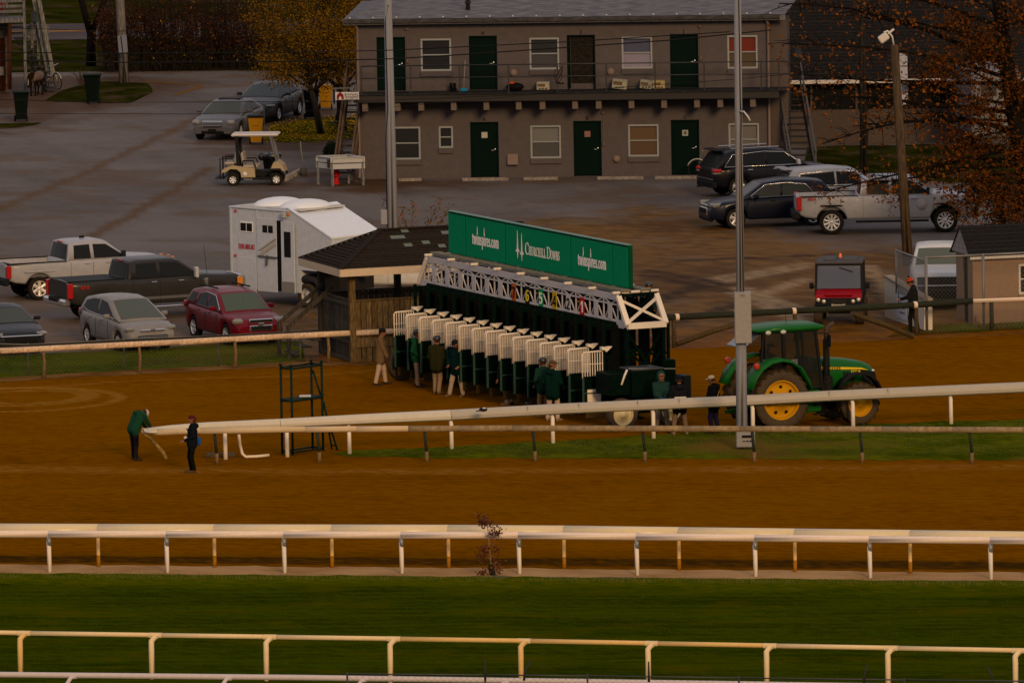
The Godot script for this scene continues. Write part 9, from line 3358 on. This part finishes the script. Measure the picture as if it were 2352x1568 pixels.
	obj("body", done(body), vmat(0.85, "fine", 3.0), o)
	var hx := Transform3D(hb, head)
	var hc: Color = p.get("hat_col", Color(0.012, 0.012, 0.014))
	var hat_m := mat(hc.r, hc.g, hc.b, 0.8, 0, "fine", 6.0)
	var g := tool(true)
	match p.get("hat", ""):
		"beanie":
			lathe(g, [[0.11, 0.012], [0.115, 0.03], [0.113, 0.07], [0.1, 0.11], [0.06, 0.142], [0.005, 0.15]], hx, 16)
			obj("beanie", done(g), hat_m, o)
		"helmet":
			var hx2 := hx * Transform3D(Basis.from_scale(Vector3(1.12, 1, 1)), Vector3(0, 0, 0))
			lathe(g, [[0.118, 0.025], [0.126, 0.05], [0.12, 0.1], [0.09, 0.14], [0.04, 0.158], [0.005, 0.16]], hx2, 16)
			ball(g, hx * Vector3(0.13, 0.05, 0), Vector3(0.05, 0.01, 0.08))
			obj("helmet", done(g), mat(hc.r, hc.g, hc.b, 0.4), o)
			g = tool(true)
			tube(g, [hx * Vector3(0, 0.03, -0.11), hx * Vector3(0.03, -0.08, -0.07), hx * Vector3(0.05, -0.125, 0), hx * Vector3(0.03, -0.08, 0.07), hx * Vector3(0, 0.03, 0.11)], 0.007, 5)
			obj("chin_strap", done(g), mat(0.01, 0.01, 0.01, 0.7), o)
		"cap":
			lathe(g, [[0.108, 0.035], [0.111, 0.06], [0.1, 0.105], [0.06, 0.135], [0.005, 0.14]], hx, 16)
			ball(g, hx * Vector3(0.135, 0.045, 0), Vector3(0.085, 0.012, 0.085))
			obj("cap", done(g), hat_m, o)
			g = tool(true)
			lathe(g, [[0.1, -0.04], [0.104, 0.0], [0.106, 0.036]], hx * Transform3D(Basis.IDENTITY, Vector3(-0.02, 0, 0)), 14)
			if not p.has("no_hair"):
				pass
		"hood":
			for e in [[-0.02, 0.03, 0.135], [-0.045, -0.03, 0.13]]:
				ball(g, hx * Vector3(e[0] - 0.02, e[1] + 0.015, 0), Vector3(0.11, 0.15, 0.13), 14, 9)
			ball(g, neck + Vector3(-0.03, 0.02, 0), Vector3(0.12, 0.09, 0.13), 12, 7)
			obj("hood", done(g), mat(top.r, top.g, top.b, 0.85, 0, "fine", 4.0), o)
			if p.has("under_cap"):
				g = tool(true)
				ball(g, hx * Vector3(0.125, 0.06, 0), Vector3(0.08, 0.016, 0.08))
				obj("cap_peak", done(g), mat(0.1, 0.06, 0.035, 0.8), o)
		"headband":
			lathe(g, [[0.107, 0.015], [0.112, 0.035], [0.107, 0.08], [0.09, 0.1]], hx, 16, false)
			obj("headband", done(g), mat(0.07, 0.008, 0.01, 0.9), o)
			g = tool(true)
			lathe(g, [[0.1, 0.06], [0.09, 0.1], [0.05, 0.128], [0.005, 0.134]], hx, 14)
			ball(g, hx * Vector3(-0.1, 0.0, 0), Vector3(0.05, 0.06, 0.06))
			ball(g, hx * Vector3(-0.05, -0.03, 0), Vector3(0.07, 0.07, 0.098))
			obj("hair", done(g), mat(0.045, 0.018, 0.01, 0.7), o)
		"pompom":
			for e in [[0.112, 0.0, 0.108, 0.05, 0], [0.115, 0.048, 0.11, 0.085, 1], [0.11, 0.083, 0.093, 0.115, 0], [0.093, 0.113, 0.06, 0.14, 1], [0.06, 0.138, 0.01, 0.155, 0]]:
				g = tool(true)
				lathe(g, [[e[0], e[1]], [e[2], e[3]]], hx, 16)
				obj("hat_stripe", done(g), mat(0.012, 0.012, 0.012, 0.9) if e[4] == 0 else mat(0.62, 0.06, 0.012, 0.9), o)
			g = tool(true)
			ball(g, hx * Vector3(0, 0.18, 0), Vector3(0.04, 0.04, 0.04), 8, 6)
			obj("pompom", done(g), mat(0.02, 0.02, 0.02, 0.95), o)
	if p.get("hat", "") in ["cap", "beanie", "helmet", "pompom"]:
		g = tool(true)
		ball(g, hx * Vector3(-0.04, 0.0, 0), Vector3(0.075, 0.075, 0.099))
		obj("hair", done(g), mat(0.03, 0.018, 0.01, 0.8), o)
	o.scale = Vector3.ONE * k
	return o

func aim(deg: float) -> float:
	return deg_to_rad(deg)

func people() -> void:
	var tan_p := Color(0.38, 0.27, 0.19)
	var crew := "gate crew standing by the starting gate"
	var pocket := [Vector3(0.13, 0.98, 0.2), Vector3(0.13, 0.98, 0.2)]
	var o := person("person in green hoodie bent over the rounded end of the white rail", gp(313, 1056), aim(38), {"h": 1.76, "top": Color(0.012, 0.055, 0.032), "legs": Color(0.017, 0.015, 0.017), "lean": 26, "nod": 72, "hat": "cap", "hat_col": Color(0.5, 0.47, 0.42), "hood_down": true, "coat": 0.02, "hands": [Vector3(0.52, 0.92, 0.2), Vector3(0.5, 0.9, 0.12)], "feet": [Vector3(0.12, 0, 0.24), Vector3(-0.16, 0, 0.24)]})
	o = person("woman in black hooded jacket and dark red headband on the track", gp(441, 1086), aim(188), {"h": 1.7, "top": Color(0.011, 0.012, 0.018), "legs": Color(0.008, 0.008, 0.011), "shoe": Color(0.1, 0.06, 0.035), "hat": "headband", "hood_down": true, "coat": 0.05, "lean": -3, "hands": [Vector3(0.2, 1.02, 0.1), Vector3(0.2, 1.02, 0.1)], "feet": [Vector3(0.0, 0, 0.08), Vector3(0.06, 0, 0.08)]})
	var s := tool()
	cbox(s, Vector3(-0.2, 0.98, 0.0), Vector3(0.16, 0.26, 0.26), 0.06)
	obj("waist_pack", s, mat(0.01, 0.06, 0.24, 0.6), o)
	s = tool(true)
	tube(s, [Vector3(-0.16, 1.05, 0.14), Vector3(0.02, 1.2, 0.2), Vector3(0.14, 1.36, 0.06)], 0.022, 6)
	obj("strap", done(s), mat(0.02, 0.03, 0.2, 0.6), o)
	s = tool(true)
	cyl(s, Vector3(0.15, 1.06, 0.17), Vector3(0.2, 1.1, -0.05), 0.055, -1, 10)
	obj("pale_cuff", done(s), mat(0.5, 0.42, 0.36, 0.8), o)
	person("person in beige jacket and black beanie left of the starting gate", gp(877, 884), aim(-6), {"h": 1.78, "top": Color(0.16, 0.1, 0.05), "legs": Color(0.48, 0.34, 0.25), "hat": "beanie", "lean": 3, "coat": 0.14, "hands": [Vector3(0.16, 0.9, 0.2), Vector3(0.2, 0.86, 0.18)], "glove": Color(0.06, 0.035, 0.02), "feet": [Vector3(0.14, 0, 0.16), Vector3(-0.12, 0, 0.2)]}, crew)
	person("person in bright green jacket and helmet behind second gate leaf", gp(960, 888), aim(-20), {"h": 1.78, "top": Color(0.008, 0.062, 0.026), "legs": Color(0.24, 0.16, 0.1), "hat": "helmet", "coat": 0.03, "hood_down": true, "hands": pocket, "feet": [Vector3(-0.05, 0, 0.14), Vector3(0.14, 0, 0.26)]}, crew)
	person("person in olive jacket and helmet turned to the gate", gp(1005, 905), aim(65), {"h": 1.8, "top": Color(0.026, 0.027, 0.009), "legs": Color(0.27, 0.18, 0.1), "shoe": Color(0.15, 0.09, 0.04), "hat": "helmet", "coat": 0.1, "turn": 35, "hands": [Vector3(0.12, 0.92, 0.2), Vector3(0.08, 0.9, 0.22)], "feet": [Vector3(0.06, 0, 0.09), Vector3(-0.06, 0, 0.09)]}, crew)
	person("person in black green jacket looking down with cap and beard", gp(1051, 911), aim(-125), {"h": 1.8, "top": Color(0.006, 0.018, 0.018), "legs": Color(0.4, 0.3, 0.2), "shoe": Color(0.16, 0.1, 0.045), "hat": "cap", "nod": 24, "beard": Color(0.06, 0.03, 0.015), "hood_down": true, "coat": 0.12, "hands": [Vector3(0.16, 0.98, 0.2), Vector3(0.14, 1.0, 0.22)], "feet": [Vector3(0.05, 0, 0.2), Vector3(0.16, 0, 0.22)]}, crew)
	person("person in teal jacket leaning between the gate stalls, legs showing", gp(1196, 931), aim(80), {"h": 1.78, "top": Color(0.012, 0.04, 0.045), "legs": Color(0.36, 0.3, 0.28), "hat": "beanie", "lean": 16, "hands": [Vector3(0.4, 1.1, 0.2), Vector3(0.4, 1.1, 0.2)], "feet": [Vector3(0.2, 0, 0.3), Vector3(-0.2, 0, 0.25)]}, crew)
	person("person in khaki trousers with orange boots standing inside the gate", gp(1161, 931), aim(150), {"h": 1.76, "top": Color(0.02, 0.022, 0.02), "legs": Color(0.26, 0.18, 0.11), "shoe": Color(0.18, 0.1, 0.04), "hat": "beanie", "lean": 8, "feet": [Vector3(-0.1, 0, 0.14), Vector3(0.1, 0, 0.16)]}, crew)
	person("person in dark green jacket, back turned, brown cap, pale trousers", gp(1271, 967), aim(62), {"h": 1.84, "top": Color(0.005, 0.022, 0.018), "legs": Color(0.5, 0.36, 0.27), "shoe": Color(0.3, 0.2, 0.13), "hat": "cap", "hat_col": Color(0.1, 0.06, 0.035), "turn": -38, "hood_down": true, "coat": 0.12, "hands": [Vector3(0.18, 1.0, 0.2), Vector3(0.2, 1.0, 0.2)], "feet": [Vector3(0.0, 0, 0.16), Vector3(0.02, 0, 0.16)]}, crew)
	person("person half hidden behind the dark green jacket in brown trousers", gp(1249, 958), aim(120), {"h": 1.8, "top": Color(0.012, 0.045, 0.035), "legs": Color(0.22, 0.13, 0.05), "shoe": Color(0.22, 0.13, 0.05), "hat": "helmet", "coat": 0.05, "hands": pocket}, crew)
	person("person in green hood and cap by the tool box, gloved in blue", gp(1521, 993), aim(-78), {"h": 1.8, "top": Color(0.016, 0.05, 0.042), "legs": Color(0.2, 0.16, 0.11), "hat": "hood", "under_cap": true, "beard": Color(0.16, 0.07, 0.04), "coat": 0.12, "glove": Color(0.03, 0.05, 0.4), "hands": [Vector3(0.3, 1.0, 0.03), Vector3(0.26, 1.04, 0.06)], "feet": [Vector3(0.05, 0, 0.17), Vector3(0.05, 0, 0.17)]}, crew)
	o = person("person in black jacket with pale stripe across the back", gp(1562, 999), aim(100), {"h": 1.78, "top": Color(0.013, 0.012, 0.017), "legs": Color(0.2, 0.13, 0.08), "shoe": Color(0.25, 0.17, 0.1), "hat": "beanie", "hat_col": Color(0.01, 0.01, 0.016), "hood_down": true, "coat": 0.12, "hands": [Vector3(0.24, 1.0, 0.18), Vector3(0.24, 1.0, 0.18)], "feet": [Vector3(0.0, 0, 0.2), Vector3(0.0, 0, 0.2)]}, crew)
	s = tool()
	cbox(s, Vector3(-0.165, 1.15, 0.0), Vector3(0.03, 0.045, 0.36), 0.012)
	obj("back_stripe", s, mat(0.55, 0.5, 0.4, 0.6), o)
	o = person("person in cream cap and black jacket beside the tractor wheel", gp(1640, 996), aim(150), {"h": 1.76, "top": Color(0.01, 0.009, 0.01), "legs": Color(0.016, 0.018, 0.05), "hat": "cap", "hat_col": Color(0.55, 0.45, 0.28), "nod": 14, "hood_down": true, "coat": 0.1, "hands": [Vector3(0.25, 1.02, 0.16), Vector3(0.2, 1.0, 0.2)], "feet": [Vector3(0.05, 0, 0.1), Vector3(-0.05, 0, 0.12)]}, crew)
	s = tool(true)
	tube(s, [Vector3(-0.16, 1.05, -0.1), Vector3(-0.17, 1.28, 0.06), Vector3(-0.1, 1.42, 0.14)], 0.016, 5)
	obj("strap", done(s), mat(0.22, 0.13, 0.05, 0.7), o)
	person("bearded person in helmet behind the right end of the gate", gp(1493, 780), aim(-105), {"h": 1.85, "top": Color(0.012, 0.026, 0.024), "legs": Color(0.05, 0.045, 0.04), "hat": "helmet", "beard": Color(0.045, 0.022, 0.012), "coat": 0.05, "hands": pocket}, crew)
	person("person in black beanie crouched at the engine of the gate", gp(1462, 962), aim(10), {"h": 1.78, "top": Color(0.014, 0.015, 0.012), "legs": Color(0.03, 0.03, 0.03), "hat": "beanie", "lean": 20, "nod": 10, "hands": [Vector3(0.55, 1.05, 0.15), Vector3(0.5, 1.0, 0.15)]}, crew)
	person("person in striped orange bobble hat leaning by the low white wall", gp(2098, 764), aim(172), {"h": 1.8, "top": Color(0.016, 0.016, 0.018), "legs": Color(0.035, 0.028, 0.02), "hat": "pompom", "nod": 20, "coat": 0.08, "hands": [Vector3(0.35, 1.1, 0.08), Vector3(0.32, 1.08, 0.1)], "feet": [Vector3(0.12, 0, 0.1), Vector3(-0.1, 0, 0.12)]})
	var t: Node3D = get_node("green_tractor")
	var seat := t.position + t.basis * Vector3(-1.08, 0.75, 0)
	person("tractor driver in dark clothes seated inside the green cab", Vector3(seat.x, 0.75, seat.z), t.rotation.y, {"h": 1.78, "top": Color(0.02, 0.022, 0.025), "legs": Color(0.02, 0.02, 0.025), "hat": "cap", "hands": [Vector3(0.5, 1.15, 0.15), Vector3(0.5, 1.15, 0.15)], "feet": [Vector3(0.62, 0.62, 0.15), Vector3(0.62, 0.62, 0.15)]})

func _ready() -> void:
	rng.seed = 11
	var pitch := deg_to_rad(6.2)
	var roll := deg_to_rad(1.0)
	ax_f = Vector3(0, -sin(pitch), -cos(pitch))
	var u0 := Vector3(0, cos(pitch), -sin(pitch))
	ax_r = Vector3.RIGHT * cos(roll) - u0 * sin(roll)
	ax_u = Vector3.RIGHT * sin(roll) + u0 * cos(roll)
	eye = Vector3(0, EYE_H, EYE_H / tan(pitch))
	var cam := Camera3D.new()
	cam.name = "camera"
	cam.transform = Transform3D(Basis(ax_r, ax_u, -ax_f), eye)
	cam.fov = rad_to_deg(2.0 * atan(784.0 / FOC))
	cam.near = 1.0
	cam.far = 4000.0
	add_child(cam)
	cam.current = true
	var we := WorldEnvironment.new()
	we.name = "environment"
	var env := Environment.new()
	env.background_mode = Environment.BG_SKY
	var sky := Sky.new()
	var sm := ProceduralSkyMaterial.new()
	sm.sky_top_color = Color(0.64, 0.63, 0.66)
	sm.sky_horizon_color = Color(0.60, 0.575, 0.57)
	sm.sky_curve = 0.3
	sm.ground_bottom_color = Color(0.2, 0.17, 0.13)
	sm.ground_horizon_color = Color(0.4, 0.37, 0.34)
	sm.sun_angle_max = 0.0
	sky.sky_material = sm
	env.sky = sky
	env.tonemap_mode = Environment.TONE_MAPPER_LINEAR
	env.tonemap_exposure = 1.5
	env.sdfgi_enabled = true
	env.ssao_enabled = true
	env.ssil_enabled = true
	we.environment = env
	add_child(we)
	var sun := DirectionalLight3D.new()
	sun.name = "sun"
	sun.light_energy = 0.5
	sun.light_color = Color(1.0, 0.83, 0.6)
	sun.light_angular_distance = 14.0
	sun.shadow_enabled = true
	add_child(sun)
	var az := deg_to_rad(74.0)
	var el := deg_to_rad(21.0)
	sun.look_at_from_position(Vector3.ZERO, -Vector3(cos(az) * cos(el), sin(el), sin(az) * cos(el)))
	noises()
	ground()
	grass()
	dormitory()
	porch_house()
	barn()
	shed()
	hut()
	starting_gate()
	rails()
	poles()
	vehicles()
	plants()
	props()
	people()
